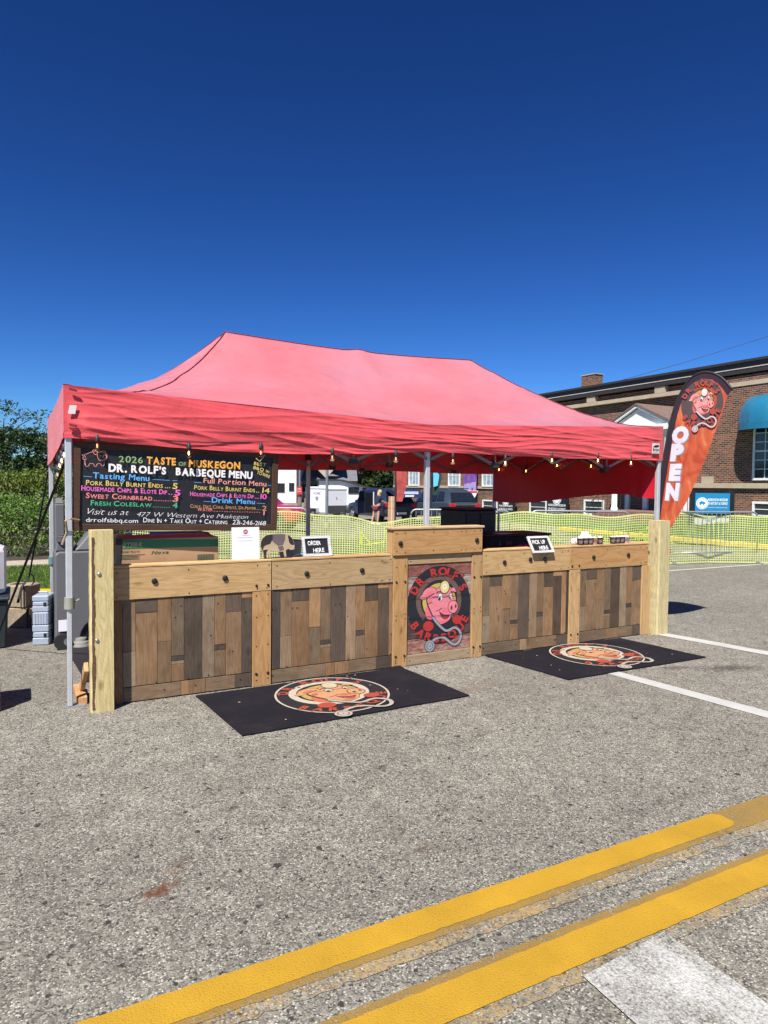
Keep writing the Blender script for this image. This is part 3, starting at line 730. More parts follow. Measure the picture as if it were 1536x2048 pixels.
tree('wispy_tree', 'sparse slender-branched tree rising against the sky above the dark hedge', (-0.9, 28.5, 0), 5.0, 1.6, 34, 22, 0.07, HD, 21, trunk=0.09, limbs=11, clump=(.2, .4), low=.5)
tree('wispy_tree', 'thin feathery treetop just left of the canopy corner', (0.9, 28.0, 0), 4.6, 1.0, 22, 20, 0.07, HD, 22, trunk=0.06, limbs=8, clump=(.18, .35), low=.5)
tree('broad_tree', 'pale-limbed spreading tree behind the white garage', (39.3, 76.0, -0.5), 12.5, 6.5, 90, 70, 0.32, HM, 31, trunk=0.45, limbs=16, clump=(.9, 1.7), low=.18)
tree('broad_tree', 'dense dark tree beside the left corner of the brick museum', (40.0, 68.0, -0.5), 9.0, 4.8, 80, 110, 0.28, HD, 32, trunk=0.35, clump=(.9, 1.6), low=.05)
tree('broad_tree', 'dark rounded tree between the grey gabled house and the museum', (47.5, 88.0, -0.5), 13.0, 6.5, 90, 90, 0.35, HD, 33, trunk=0.4, clump=(1.1, 2.0), low=.05)
tree('broad_tree', 'large dark tree behind the grey gabled house', (32.0, 84.0, -0.5), 11.0, 6.0, 90, 80, 0.35, HD, 34, trunk=0.4, clump=(1.1, 1.8), low=.1)
# distant wood all round the horizon, one mass
cs = []; rs = []; r_ = random.Random(5)
for i in range(260):
    a = math.radians(-75 + 150 * i / 260); R = r_.uniform(120, 170); 
    if -2 < math.degrees(a) < 0: pass
    cs.append((CAM.x + R * math.sin(a), CAM.y + R * math.cos(a), r_.uniform(.5, 3.5))); k = r_.uniform(3, 5); rs.append((k * 1.4, k * 1.4, k))
leafcloud('distant_wood', cs, rs, 110, 0.9, HD, None, 8)

# ------------------------------------------------------------------ brick museum
BR = brickmat('dark_red_brick'); STN = plain('buff_limestone', (0.40, 0.33, 0.235), 0.85, var=0.12, scale=3)
WHT = plain('white_trim_paint', (0.72, 0.72, 0.70), 0.5, var=0.05); DKF = plain('dark_bronze_fascia', (0.035, 0.028, 0.024), 0.45, var=0.15)
GLS = plain('window_glass_dark', (0.02, 0.028, 0.035), 0.06, var=0.2, scale=1.5, spec=0.8)
GLB = plain('window_glass_bright', (0.30, 0.36, 0.40), 0.12, var=0.45, scale=2.2, spec=0.8)
ROOFM = plain('brown_shingles', (0.16, 0.105, 0.085), 0.9, var=0.25, scale=7, bmp=0.01)
B = 27.2
mus = thing('museum', 'long dark red brick museum with buff stone bands and dark cornice behind the canopy', 'building', (B, 20, 0))
m = M(); m.box(B, B + 26, 15.9, 44.6, -1.0, 6.45); m.build('wall', BR, mus)
m = M(); m.box(B - 0.22, B + 26, -12, 15.9, -1.0, 6.45); m.build('wall', BR, mus)
m = M(); m.box(B - 0.32, B + 26.3, -12.2, 44.8, 6.50, 6.95); m.box(B - 0.42, B + 26.4, -12.3, 44.9, 6.95, 7.06); m.build('cornice', DKF, mus)
m = M(); m.box(B - 0.345, B - 0.32, -12.2, 44.8, 6.70, 6.735); m.build('gutter_line', plain('pale_metal', (0.5, 0.47, 0.42), .4), mus)
m = M(); m.box(B - 0.26, B, -12, 44.6, 5.98, 6.17); m.build('stone_band', STN, mus)
for y in (22.2, 17.7, 30.0, 37.5, 9.0, 4.0): m = M(); m.box(B - 0.265, B, y - .3, y + .3, 6.172, 6.49); m.build('stone_block', STN, mus)
m = M(); m.box(B - 0.34, B, -12, 15.8, 1.62, 1.84); m.build('water_table', STN, mus)
m = M(); m.box(B - 0.08, B, 20.8, 44.5, 1.42, 1.60); m.build('water_table', STN, mus)
m = M(); m.box(B - 0.30, B, 14.68, 15.25, 1.842, 2.13); m.build('corner_stone', STN, mus)
m = M(); m.box(B + 0.15, B + .75, 22.35, 23.35, 6.9, 7.75); ch = m.build('chimney', BR, mus)
m = M(); m.box(B + 0.12, B + .78, 22.31, 23.39, 7.75, 7.80); m.build('chimney_cap', STN, ch)
def museum_window(y0, y1, z0, z1, xf, rows, cols, glass=GLS, fw=0.09):
    m = M(); m.box(xf - .05, xf + .06, y0 - fw, y0, z0 - fw, z1 + fw); m.box(xf - .05, xf + .06, y1, y1 + fw, z0 - fw, z1 + fw)
    m.box(xf - .05, xf + .06, y0, y1, z1, z1 + fw); m.box(xf - .09, xf + .06, y0, y1, z0 - fw, z0)
    w = m.build('window', WHT, mus)
    s = M()
    for i in range(1, cols): y = y0 + (y1 - y0) * i / cols; s.box(xf - .02, xf + .0, y - .015, y + .015, z0, z1)
    for i in range(1, rows): z = z0 + (z1 - z0) * i / rows; h = .03 if (rows >= 4 and i == rows // 2) else .015; s.box(xf - .023, xf - .002, y0, y1, z - h, z + h)
    if s.v: s.build('glazing_bars', WHT, w)
    p = M(); p.box(xf, xf + .01, y0, y1, z0, z1); p.build('pane', glass, w)
    return w
museum_window(40.5, 41.9, 1.65, 4.3, B - 0.03, 4, 3, GLB); museum_window(34.9, 36.2, 1.65, 4.3, B - 0.03, 4, 3, GLB); museum_window(30.9, 32.1, 1.65, 4.3, B - 0.03, 4, 3, GLB)
museum_window(24.2, 25.6, 1.75, 4.3, B - 0.03, 4, 3, GLS)
museum_window(11.0, 12.75, 2.05, 4.3, B - 0.25, 6, 4, GLS); museum_window(6.0, 7.75, 2.05, 4.3, B - 0.25, 6, 4, GLS)
museum_window(25.85, 27.2, 0.05, 0.70, B - 0.03, 2, 1); museum_window(21.4, 22.65, 0.18, 0.83, B - 0.03, 2, 1); museum_window(11.2, 12.7, 0.52, 0.98, B - 0.25, 2, 1)
museum_window(30.6, 32.0, -0.02, 0.6, B - 0.03, 2, 1); museum_window(35.0, 36.4, -0.05, 0.55, B - 0.03, 2, 1)
# blue awning over the tall window
AW = fabric('blue_awning_cloth', (0.012, 0.17, 0.30), 0.15, sheen=0.1)
def awning(yc, label):
    t = thing('window_awning', label, 'awning', (B - .25, yc, 4.1)); m = M(); hw = 1.42; R = 1.15
    def f(u, v):
        a = v * math.pi / 2; y = yc + hw * math.cos(u) * (0.35 + 0.65 * math.cos(a) ** .5 if v < 1 else .35)
        x = B - .26 - R * math.sin(u) * math.cos(a) ** .8 if v < 1 else B - .26
        return (x, y, 4.30 + 1.2 * math.sin(a))
    us = [math.pi * i / 20 for i in range(21)]
    m.grid(f, us, [i / 8 for i in range(9)]); m.build('cover', AW, t, smooth=True)
    q = M(); q.grid(lambda u, v: (B - .26 - R * math.sin(u), yc + hw * math.cos(u), 4.30 - .28 * v), us, [0, 1]); q.build('skirt', AW, t, smooth=True)
    r = M()
    for u in us[::4]: r.tube([f(u, i / 8) for i in range(9)], .012, 5)
    r.build('frame', DKF, t)
awning(11.95, 'domed teal blue fabric awning over the tall white window at right edge'); awning(6.9, 'domed blue awning beyond the right edge of the wall')
# entrance portico
XG = 24.8
m = M(); m.prism([(XG, 15.45, 4.45), (XG, 18.65, 4.45), (XG, 17.05, 5.22)], (0.08, 0, 0)); pt = m.build('pediment', WHT, mus)
m = M(); m.bar((XG - .08, 15.25, 4.50), (XG - .08, 17.05, 5.36), .14, .16); m.bar((XG - .08, 18.85, 4.50), (XG - .08, 17.05, 5.36), .14, .16); m.box(XG - .15, B, 15.3, 15.42, 4.18, 4.44); m.box(XG - .15, B, 18.68, 18.8, 4.18, 4.44); m.box(XG - .15, XG, 15.42, 18.68, 4.18, 4.44); m.build('pediment_moulding', WHT, pt)
m = M(); m.prism([(XG - .2, 15.1, 4.46), (XG - .2, 17.05, 5.40), (XG - .2, 17.05, 5.46), (XG - .2, 15.05, 4.52)], (B - XG + .2, 0, 0)); m.prism([(XG - .2, 19.0, 4.46), (XG - .2, 17.05, 5.401), (XG - .2, 17.05, 5.461), (XG - .2, 19.05, 4.52)], (B - XG + .2, 0, 0)); m.build('portico_roof', ROOFM, mus)
for y in (15.6, 18.5): m = M(); m.lathe((XG + .15, y, 0.5), [(.17, 0), (.17, .12), (.13, .14), (.12, 3.5), (.17, 3.55), (.17, 3.68)], 14); m.build('column', WHT, mus, smooth=True)
for y in (15.55, 17.5, 18.55, 19.7): m = M(); m.box(B - .12, B - .001, y - .14, y + .14, .5, 4.18); m.build('pilaster', WHT, mus)
m = M(); m.box(B - .08, B - .002, 15.9, 17.2, .5, 3.2); dr = m.build('door', WHT, mus); m = M(); m.box(B - .1, B - .081, 16.1, 17.0, 1.1, 2.9); m.build('pane', GLS, dr)
for k in range(3): m = M(); m.box(XG - .3 - .3 * (2 - k), B - .13, 14.9, 19.2, -.2 + .0, .17 + .165 * k if k < 2 else .5); m.build('step', plain('red_brown_step', (.20, .10, .08), .9, var=.2), mus)
for y in (15.0, 19.1):
    t = thing('stair_railing', 'black iron railing on the %s side of the museum entrance steps' % ('right' if y < 17 else 'left'), 'railing', (XG, y, .1))
    m = M(); m.tube([(XG - .95, y, .75), (XG - .2, y, 1.32), (XG + 1.6, y, 1.32)], .022, 6); m.build('handrail', DKF, t)
    for k in range(9): x = XG - .9 + k * .3; m = M(); m.cyl((x, y, .05), (x, y, .78 + min(.54, max(0, k * .3 * .76))), .014, n=6); m.build('baluster', DKF, t)
# signs before the museum
BLK = plain('black_board', (0.012, 0.013, 0.016), 0.4, var=0.2); SGB = plain('sign_blue', (0.012, 0.21, 0.42), 0.4, var=0.05); SWH = plain('sign_white', (0.75, 0.76, 0.76), 0.5, var=0.03)
def museum_sign(root, o, ux, w, h, board, side='h'):
    """emblem ring with animal shape plus three lines"""
    ux = Vector(ux).normalized(); n = ux.cross(Vector((0, 0, 1))).normalized()
    m = M(); o = Vector(o)
    if side == 'h': c = o + ux * w * .2 + Vector((0, 0, h * .5)); R = h * .29; tx = w * .36; ty = (.62, .44, .28); tw = w * .58; hs = (.12, .12, .055)
    else: c = o + ux * w * .5 + Vector((0, 0, h * .68)); R = w * .22; tx = w * .08; ty = (.36, .21, .09); tw = w * .84; hs = (.085, .085, .045)
    c = c + n * .004
    def disc(r, zz, mi, sq=1):
        m.cur = mi; m.poly([c + n * zz + ux * r * math.cos(i * math.pi / 12) + Vector((0, 0, r * sq * math.sin(i * math.pi / 12))) for i in range(24)])
    disc(R, .0, 0); disc(R * .86, .002, 1); disc(R * .78, .004, 0); 
    m.cur = 1; s = R * .5
    m.poly([c + n * .006 + ux * a * s + Vector((0, 0, b * s)) for a, b in ((-1, -.1), (-.9, .5), (-.3, .75), (.4, .6), (1, .3), (1.1, -.1), (.7, -.2), (.6, -.7), (.35, -.7), (.3, -.2), (-.4, -.2), (-.5, -.7), (-.8, -.7))])
    m.cur = 0
    for t, yy, hh in zip(('MUSKEGON MUSEUM', 'OF HISTORY & SCIENCE', 'LakeshoreMuseum.org'), ty, hs):
        put_text(m, t, o + ux * tx + Vector((0, 0, h * yy)) + n * .006, ux, (0, 0, 1), tw, h * hh, 0.03 if hh > .07 else 0)
    m.build('lettering', [SWH, board], root)
t = thing('museum_sign', 'bright blue sign panel with white round emblem between black posts before the brick wall', 'sign', (22.95, 11.8, 0.3))
a = Vector((22.30, 12.16, 0)); b = Vector((23.60, 11.42, 0)); ux = (b - a).normalized(); n = Vector((ux.y, -ux.x, 0))
for p in (a, b): m = M(); m.obox(p + Vector((0, 0, .78)), ux * .14, n * .14, (0, 0, 1.5)); m.build('post', BLK, t)
m = M(); m.obox((a + b) / 2 + Vector((0, 0, .98)), ux * 1.36, n * .1, (0, 0, .96)); m.build('panel_frame', BLK, t)
m = M(); m.obox((a + b) / 2 + Vector((0, 0, 1.03)) + n * .055, ux * 1.3, n * .02, (0, 0, .78)); pn = m.build('blue_panel', SGB, t)
museum_sign(pn, a + ux * .1 + Vector((0, 0, .64)) + n * .07, ux, 1.28, .78, SGB)
m = M(); m.obox((a + b) / 2 + Vector((0, 0, .30)), ux * 1.3, n * .12, (0, 0, .38)); m.build('sign_base', plain('pale_base', (.5, .52, .5), .8), t)
for (y0, y1, z0, z1, lab) in ((25.13, 23.45, -.02, 1.42, 'black museum sign with white emblem, nearest the entrance steps'), (29.7, 28.1, -.15, 1.15, 'farther black museum sign, partly hidden behind a road sign')):
    t = thing('museum_sign', lab, 'sign', (B - .6, (y0 + y1) / 2, z0)); X = B - 0.6
    m = M(); m.box(X, X + .08, y1, y0, z0, z1); pn = m.build('panel', BLK, t)
    museum_sign(pn, (X - .01, y0, z0), (0, -1, 0), y0 - y1, z1 - z0, BLK, 'v')
    for y in (y0 - .1, y1 + .1): m = M(); m.box(X + .09, X + .17, y - .05, y + .05, -.3, z1); m.build('post', BLK, t)
t = thing('road_sign', 'small white and red sign on a thin post before the farther black sign', 'road sign', (20.9, 24.6, 0))
m = M(); m.cyl((20.95, 24.6, -.3), (20.95, 24.6, 1.5), .035, n=8); m.build('post', DKF, t)
m = M(); cc = Vector((20.9, 24.55, 1.18)); uxx = Vector((.88, -.47, 0)); m.prism([cc + uxx * a * .34 + Vector((0, 0, b * .34)) for a, b in ((-1, .5), (1, .5), (.45, -.6), (-.45, -.6))], (.02, .03, 0)); pl = m.build('plate', SWH, t)
m = M(); m.poly([cc + Vector((-.005, -.008, 0)) + uxx * a * .34 + Vector((0, 0, b * .34)) for a, b in ((-.9, .45), (.9, .45), (.75, .15), (-.75, .15))]); m.build('red_band', plain('sign_red', (.5, .03, .025), .5), pl)
#===PART3===
# ------------------------------------------------------------------ houses far behind (built in their own frames)
A28 = -math.radians(28.1)
def local_thing(name, label, cat, group=None):
    o = thing(name, label, cat, (0, 0, 0), group); return o
def place(o, s, d, rot=0.0, z=0.0):
    """stand a thing s metres right and d metres ahead of the camera's foot point"""
    c, k = math.cos(A28), math.sin(A28)
    o.location = (CAM.x + s * c - d * k, CAM.y + s * k + d * c, z); o.rotation_euler = (0, 0, A28 + rot); return o
SID = plain('white_siding', (0.74, 0.76, 0.78), 0.6, var=0.04); GSD = plain('grey_siding', (0.22, 0.23, 0.25), 0.7, var=0.1)
GRF = plain('grey_shingle', (0.13, 0.135, 0.15), 0.9, var=0.2, scale=3); TAN = plain('tan_gable', (0.42, 0.36, 0.30), 0.8, var=0.1)
BLW = plain('black_window', (0.012, 0.014, 0.018), 0.12, var=0.2)
def flat_window(root, x0, x1, z0, z1, y, frame=DKF):
    m = M(); e = .06; m.box(x0 - e, x1 + e, y - .05, y + .02, z1, z1 + e); m.box(x0 - e, x1 + e, y - .05, y + .02, z0 - e, z0); m.box(x0 - e, x0, y - .05, y + .02, z0, z1); m.box(x1, x1 + e, y - .05, y + .02, z0, z1)
    m.box((x0 + x1) / 2 - .02, (x0 + x1) / 2 + .02, y - .04, y - .01, z0, z1)
    w = m.build('window', frame, root); p = M(); p.box(x0, x1, y - .02, y - .005, z0, z1); p.build('pane', BLW, w)
h = local_thing('white_house', 'tall white house with clapboard siding and small black windows behind the menu board edge', 'house')
m = M(); m.box(-20, -9.0, 0, 10, -.8, 7.2); m.build('wall', SID, h)
m = M()
for k in range(34): z = -.3 + k * .22; m.box(-20, -8.99, -.02, -.001, z, z + .19)
m.build('siding', SID, h, kind='stuff')
for a in ((-11.5, -10.24, .78, 1.6), (-9.68, -9.27, .93, 1.66), (-13.9, -13.0, .8, 1.6), (-11.4, -10.4, 4.2, 5.6)): flat_window(h, *a, 0 - .03)
m = M(); m.prism([(-20.4, -.4, 7.2), (-8.6, -.4, 7.2), (-14.5, -.4, 10)], (0, 10.8, 0)); m.build('roof', GRF, h)
m = M(); m.box(-8.99, -8.75, -.05, .2, -.8, 7.2); m.build('corner_board', plain('dark_maroon', (.06, .02, .025), .6), h)
place(h, 0, 70)
h = local_thing('grey_house', 'grey gabled house with porch between the white house and the garage', 'house')
m = M(); m.box(-10.2, -3.2, 0, 8, -.8, 2.1); m.build('wall', GSD, h)
m = M(); m.prism([(-10.8, -.5, 2.0), (-2.9, -.5, 2.0), (-3.4, 4, 4.9), (-10.0, 4, 4.9)], (0, .25, .12)); m.prism([(-10.0, 4.1, 4.9), (-3.4, 4.1, 4.9), (-2.9, 8.5, 2), (-10.8, 8.5, 2)], (0, .25, .12)); m.build('roof', GRF, h)
m = M(); m.prism([(-7.9, -.9, 3.9), (-4.9, -.9, 3.9), (-6.3, -.9, 2.25)], (0, .3, 0)); m.build('gable_end', TAN, h)
m = M(); m.prism([(-8.4, -1.1, 3.7), (-6.4, -1.1, 5.4), (-4.4, -1.1, 3.7), (-4.4, -1.1, 3.95), (-6.4, -1.1, 5.7), (-8.4, -1.1, 3.95)], (0, 3.5, 0)); m.build('gable_roof', GRF, h)
for x in (-9.6, -8.2, -6.9): m = M(); m.box(x - .08, x + .08, -1.6, -1.4, -.8, 1.95); m.build('porch_post', WHT, h)
m = M(); m.box(-10.4, -6.4, -1.7, 0, 1.95, 2.15); m.build('porch_roof', DKF, h)
for a in ((-9.3, -8.5, .3, 1.5), (-8.0, -7.2, -.6, 1.5)): flat_window(h, *a, -.03)
m = M()
for k in range(5): m.box(-10.6 + k * .3, -10.3 + k * .3, -3.0, -1.7, -.8, -.6 + k * .2)
m.build('porch_steps', plain('weathered_plank', (.28, .22, .17), .8), h)
m = M()
for k in range(12): m.box(-9.0 + k * .2, -8.95 + k * .2, -1.75, -1.7, .0, .7)
m.box(-9.0, -6.5, -1.78, -1.68, .7, .76); m.build('porch_railing', WHT, h)
m = M(); m.box(-7.2, -5.1, -1.0, -.3, .8, 2.0); m.build('white_bay', plain('shingled_bay', (.5, .5, .5), .8), h)
place(h, 0, 75)
h = local_thing('garage', 'low white garage with black slit windows and a sloping dark roof edge', 'garage')
m = M(); m.prism([(-6.2, 0, -.8), (-.4, 0, -.8), (-.4, 0, .95), (-4.2, 0, 1.95), (-6.2, 0, 1.95)], (0, 7, 0)); m.build('wall', SID, h)
m = M(); m.prism([(-6.3, -.3, 1.96), (-4.2, -.3, 1.96), (-.2, -.3, .90), (-.2, -.3, 1.02), (-4.2, -.3, 2.10), (-6.3, -.3, 2.10)], (0, 7.6, 0)); m.build('roof', DKF, h)
for a in ((-3.35, -2.45, .80, 1.3), (-2.0, -1.7, .95, 1.25)): flat_window(h, *a, -.03)
place(h, 0, 65)
h = local_thing('low_shed', 'long low grey roof showing between the garage and the museum', 'shed')
m = M(); m.box(-1.0, 9, 0, 6, -.8, .9); m.build('wall', GSD, h); m = M(); m.prism([(-1.4, -.4, .9), (9.4, -.4, .9), (9.4, 3, 2.6), (-1.4, 3, 2.6)], (0, .1, .1)); m.build('roof', plain('pale_grey_roof', (.28, .30, .32), .8, var=.1), h)
place(h, 0, 82)

# ------------------------------------------------------------------ vehicles
TYRE = plain('tyre_rubber', (0.015, 0.015, 0.016), 0.8, var=0.2); ALU = plain('alloy_rim', (0.45, 0.46, 0.48), 0.3, 0.8, var=0.1); CGL = plain('car_glass', (0.012, 0.016, 0.022), 0.04, var=0.3, spec=0.9)
RLT = plain('red_tail_lens', (0.45, 0.015, 0.02), 0.15); CHR = plain('chrome_trim', (0.6, 0.6, 0.62), 0.15, 1.0); PLS = plain('black_plastic', (0.02, 0.02, 0.022), 0.6, var=.1)
WLT = plain('headlight_lens', (0.6, 0.62, 0.65), 0.1)
def interp(tab, y):
    for a, b in zip(tab, tab[1:]):
        if y <= b[0]: t = (y - a[0]) / (b[0] - a[0]) if b[0] > a[0] else 0; return [p + (q - p) * t for p, q in zip(a[1:], b[1:])]
    return list(tab[-1][1:])
def suv(label, col, group, open_hatch=False, open_door=False):
    t = local_thing('parked_car', label, 'car', group)
    PNT = plain('car_paint_%s' % '_'.join(str(int(c * 1000)) for c in col), col, 0.35, 0.0, var=0.08, scale=1.0, coat=0.35, spec=.4)
    T = [(0, .40, .78, .80, .84, .80), (.04, .36, .95, .97, .90, .84), (.16, .34, 1.04, 1.06, .92, .80), (.50, .33, 1.06, 1.56, .93, .66), (.85, .33, 1.05, 1.68, .93, .66), (2.4, .32, 1.01, 1.70, .93, .67), (2.85, .32, .99, 1.64, .93, .68), (3.55, .32, .98, 1.0, .92, .80), (4.2, .33, .90, .93, .90, .74), (4.55, .36, .74, .77, .84, .66), (4.68, .42, .60, .62, .76, .6)]
    def sec(y): return interp(T, y)
    def side(y, q, sgn, out=0.0):
        zb, zl, zt, w, wt = sec(y)
        return (sgn * (w + (wt - w) * q + out), y, zl + (zt - zl) * q)
    ys = [0, .04, .1, .16, .3, .5, .7, .85, 1.2, 1.8, 2.4, 2.65, 2.85, 3.2, 3.55, 3.9, 4.2, 4.4, 4.55, 4.64, 4.68]
    m = M(); rows = []
    for y in ys:
        zb, zl, zt, w, wt = sec(y); zm = (zb + zl) / 2
        ring = [(-w * .9, zb), (-w, zb + .08), (-w * 1.015, zm), (-w * .985, zl - .03), (-w * .96, zl), (-wt - (w - wt) * .06, zt - (zt - zl) * .06), (-wt * .9, zt), (-wt * .5, zt + .02), (0, zt + .025)]
        ring = ring + [(-a, b) for a, b in ring[-2::-1]]
        k = len(m.v); m.v += [(a, y, b) for a, b in ring]; rows.append((k, len(ring)))
    for (a, n), (b, _) in zip(rows, rows[1:]):
        for i in range(n): j = (i + 1) % n; m.face([a + i, a + j, b + j, b + i])
    m.face([rows[0][0] + i for i in range(rows[0][1])]); m.face([rows[-1][0] + i for i in range(rows[-1][1])][::-1])
    body = m.build('body', PNT, t, smooth=True, auto=.55)
    for s in (-1, 1):
        for (a, b, qa, qb) in ((.62, 1.25, .16, .86), (1.33, 2.15, .12, .90), (2.23, 3.05, .12, .90)):
            m = M(); b2 = b - (.28 if b > 3 else 0); a2 = a + (.18 if a < .7 else 0)
            m.poly([side(a, qa, s, .012), side(b + (.12 if b > 3 else 0), qa, s, .012), side(b2, qb, s, .012), side(a2, qb, s, .012)]); m.build('side_window', CGL, body)
        for yc in (.88, 3.72):
            w = M(); w.cyl((s * .70, yc, .345), (s * .925, yc, .345), .345, n=22); wh = w.build('wheel', TYRE, t, smooth=True, auto=.6)
            r = M(); r.cyl((s * .90, yc, .345), (s * .938, yc, .345), .20, .18, n=20)
            for k in range(5): a = k * 1.2566; r.obox((s * .945, yc + math.cos(a) * .11, .345 + math.sin(a) * .11), (.02, 0, 0), (0, .05 * math.sin(a), -.05 * math.cos(a)), (0, .2 * math.cos(a), .2 * math.sin(a)))
            r.build('rim', ALU, wh)
            p = M(); n = 14; k = len(p.v)
            for i in range(n + 1):
                an = math.pi * i / n
                for R in (.36, .43): p.v.append((s * .951, yc + math.cos(an) * R, .345 + math.sin(an) * R))
            for i in range(n): p.face([2 * i, 2 * i + 1, 2 * i + 3, 2 * i + 2])
            p.build('wheel_arch', PLS, body)
        m = M(); m.ball((s * 1.0, 3.05, 1.05), .10, .07, .075, 10, 6); m.build('mirror', PNT, t, smooth=True)
        m = M(); m.box(s * .55 if s > 0 else -.90, .90 if s > 0 else -.55, -.012, .16, .80, 1.0); m.build('tail_light', RLT, t, bev=.02)
        m = M(); m.obox((s * .66, 4.50, .72), (.30, 0, 0), (0, .16, 0), (0, 0, .14)); m.build('headlight', WLT, t, bev=.02)
        m = M(); m.bar((s * .62, .7, 1.735), (s * .62, 2.5, 1.745), .04, .04); m.build('roof_rail', PLS, t)
    def qd(pts, name, mt, par=body): m = M(); m.poly(pts); m.build(name, mt, par)
    qd([(-.74, 3.52, 1.03), (.74, 3.52, 1.03), (.58, 2.92, 1.61), (-.58, 2.92, 1.61)], 'windscreen', CGL)
    m = M(); m.box(-.86, .86, -.04, .06, .34, .62); m.build('rear_bumper', PLS, t, bev=.03)
    m = M(); m.box(-.80, .80, 4.60, 4.74, .34, .56); m.build('front_bumper', PLS, t, bev=.03)
    m = M(); m.box(-.42, .42, 4.62, 4.70, .58, .74); m.build('grille', PLS, t)
    if not open_hatch:
        qd([(-.76, .135, 1.10), (.76, .135, 1.10), (.60, .47, 1.54), (-.60, .47, 1.54)], 'rear_window', CGL)
        m = M(); m.box(-.62, .62, -.02, .03, .93, .965); m.build('chrome_strip', CHR, t)
    else:
        qd([(-.74, .005, .66), (.74, .005, .66), (.74, .02, 1.0), (-.74, .02, 1.0)], 'cargo_opening', BLW)
        qd([(-.76, .13, 1.03), (.76, .13, 1.03), (.62, .49, 1.58), (-.62, .49, 1.58)], 'cargo_opening', BLW)
        m = M(); m.prism([(-.66, .5, 1.70), (.66, .5, 1.70), (.76, -.55, 1.62), (.72, -.75, 1.30), (-.72, -.75, 1.30), (-.76, -.55, 1.62)], (0, .03, .05)); hg = m.build('raised_tailgate', PNT, t)
        m = M(); m.poly([(-.56, -.69, 1.47), (.56, -.69, 1.47), (.60, -.60, 1.60), (-.60, -.60, 1.60)]); m.build('tailgate_window', plain('sky_lit_glass', (.3, .36, .5), .08), hg)
        m = M(); m.box(-.24, .24, -.80, -.77, 1.34, 1.43); m.build('number_plate', SWH, hg)
    m = M(); m.box(-.26, .26, -.055, -.042, .46, .57); m.build('number_plate', SWH, t)
    if open_door:
        m = M(); m.prism([(-.95, 2.2, .45), (-1.55, 1.75, .45), (-1.55, 1.75, 1.05), (-1.40, 1.86, 1.60), (-.92, 2.2, 1.60), (-.95, 2.2, 1.05)], (.03, .05, 0)); dd = m.build('open_door', PNT, t)
        m = M(); m.poly([(-1.01, 2.15, 1.08), (-1.50, 1.78, 1.08), (-1.38, 1.87, 1.54), (-.98, 2.15, 1.54)]); m.build('pane', CGL, dd)
        m = M(); m.box(-.948, -.94, 1.15, 2.1, .5, 1.5); m.build('door_opening', BLW, t)
        m = M(); m.box(-.96, -.951, 1.1, 1.2, .5, 1.55); m.build('door_pillar', WHT, t)
    return t
c = suv('dark blue car with raised tailgate and open rear door, person standing at its side', (0.022, 0.032, 0.07), 'cars parked beyond the safety netting', True, True)
c.location = (16.3, 24.0, -.30)
c = suv('dark slate blue car parked before the brick museum, red tail lights showing', (0.035, 0.05, 0.07), 'cars parked beyond the safety netting')
c.location = (18.75, 22.0, -.27)
c = suv('bright red car whose bonnet shows at the right edge of the menu board', (0.48, 0.006, 0.02), 'cars parked beyond the safety netting')
place(c, -7.6, 27.0, -math.radians(100), -.2)
t = local_thing('cargo_trailer', 'white enclosed cargo trailer with a dark stone guard on its nose', 'trailer')
TW = plain('trailer_white', (.74, .76, .80), .4, var=.04)
m = M(); m.prism([(0, 0, .38), (0, 0, 1.80), (0, .25, 1.88), (0, 2.2, 1.88), (0, 2.2, .38)], (1.45, 0, 0)); bd = m.build('body', TW, t, bev=.03)
m = M(); m.box(.02, 1.43, -.012, -.002, .38, .80); m.build('stone_guard', plain('tread_plate', (.10, .11, .12), .4, .5, var=.3, scale=30), t)
m = M(); m.box(.0 - .012, -.002, 0, 2.2, 1.74, 1.78); m.box(0, 1.45, -.014, -.003, 1.70, 1.73); m.build('trim_strip', ALU, t)
m = M(); m.box(.70, .72, -.02, -.003, 1.15, 1.3); m.build('latch', PLS, t)
m = M(); m.cyl((-.16, 1.15, .28), (-.02, 1.15, .28), .28, n=20); wh = m.build('wheel', TYRE, t, smooth=True, auto=.6); m = M(); m.cyl((-.18, 1.15, .28), (-.16, 1.15, .28), .15, n=14); m.build('rim', ALU, wh)
m = M(); m.cyl((1.47, 1.15, .28), (1.61, 1.15, .28), .28, n=20); wh = m.build('wheel', TYRE, t, smooth=True, auto=.6)
m = M(); m.box(-.22, 0, .75, 1.55, .58, .64); m.box(-.22, 0, .70, .76, .30, .62); m.box(-.22, 0, 1.54, 1.60, .30, .62); m.build('fender', ALU, t)
m = M(); m.bar((.2, 0, .36), (.725, -.9, .36), .07); m.bar((1.25, 0, .36), (.725, -.9, .36), .07); m.cyl((.725, -.85, -.0), (.725, -.85, .6), .035, n=8); m.build('hitch', PLS, t)
m = M(); put_text(m, 'HOME', (-.005, 1.35, 1.42), (0, -1, 0), (0, 0, 1), .75, .15, .02); R = .17
m.poly([(-.005, .98 - R * a, 1.2 + R * b) for a, b in ((-1, .6), (1, .6), (.9, -.3), (0, -1), (-.9, -.3))]); m.poly([(-.008, .98 - R * a * .75, 1.2 + R * b * .75) for a, b in ((-1, .6), (1, .6), (.9, -.3), (0, -1), (-.9, -.3))][::-1])
m.build('lettering', plain('grey_print', (.25, .25, .28), .6), bd)
place(t, -3.31, 39.2, math.radians(39), -.42)

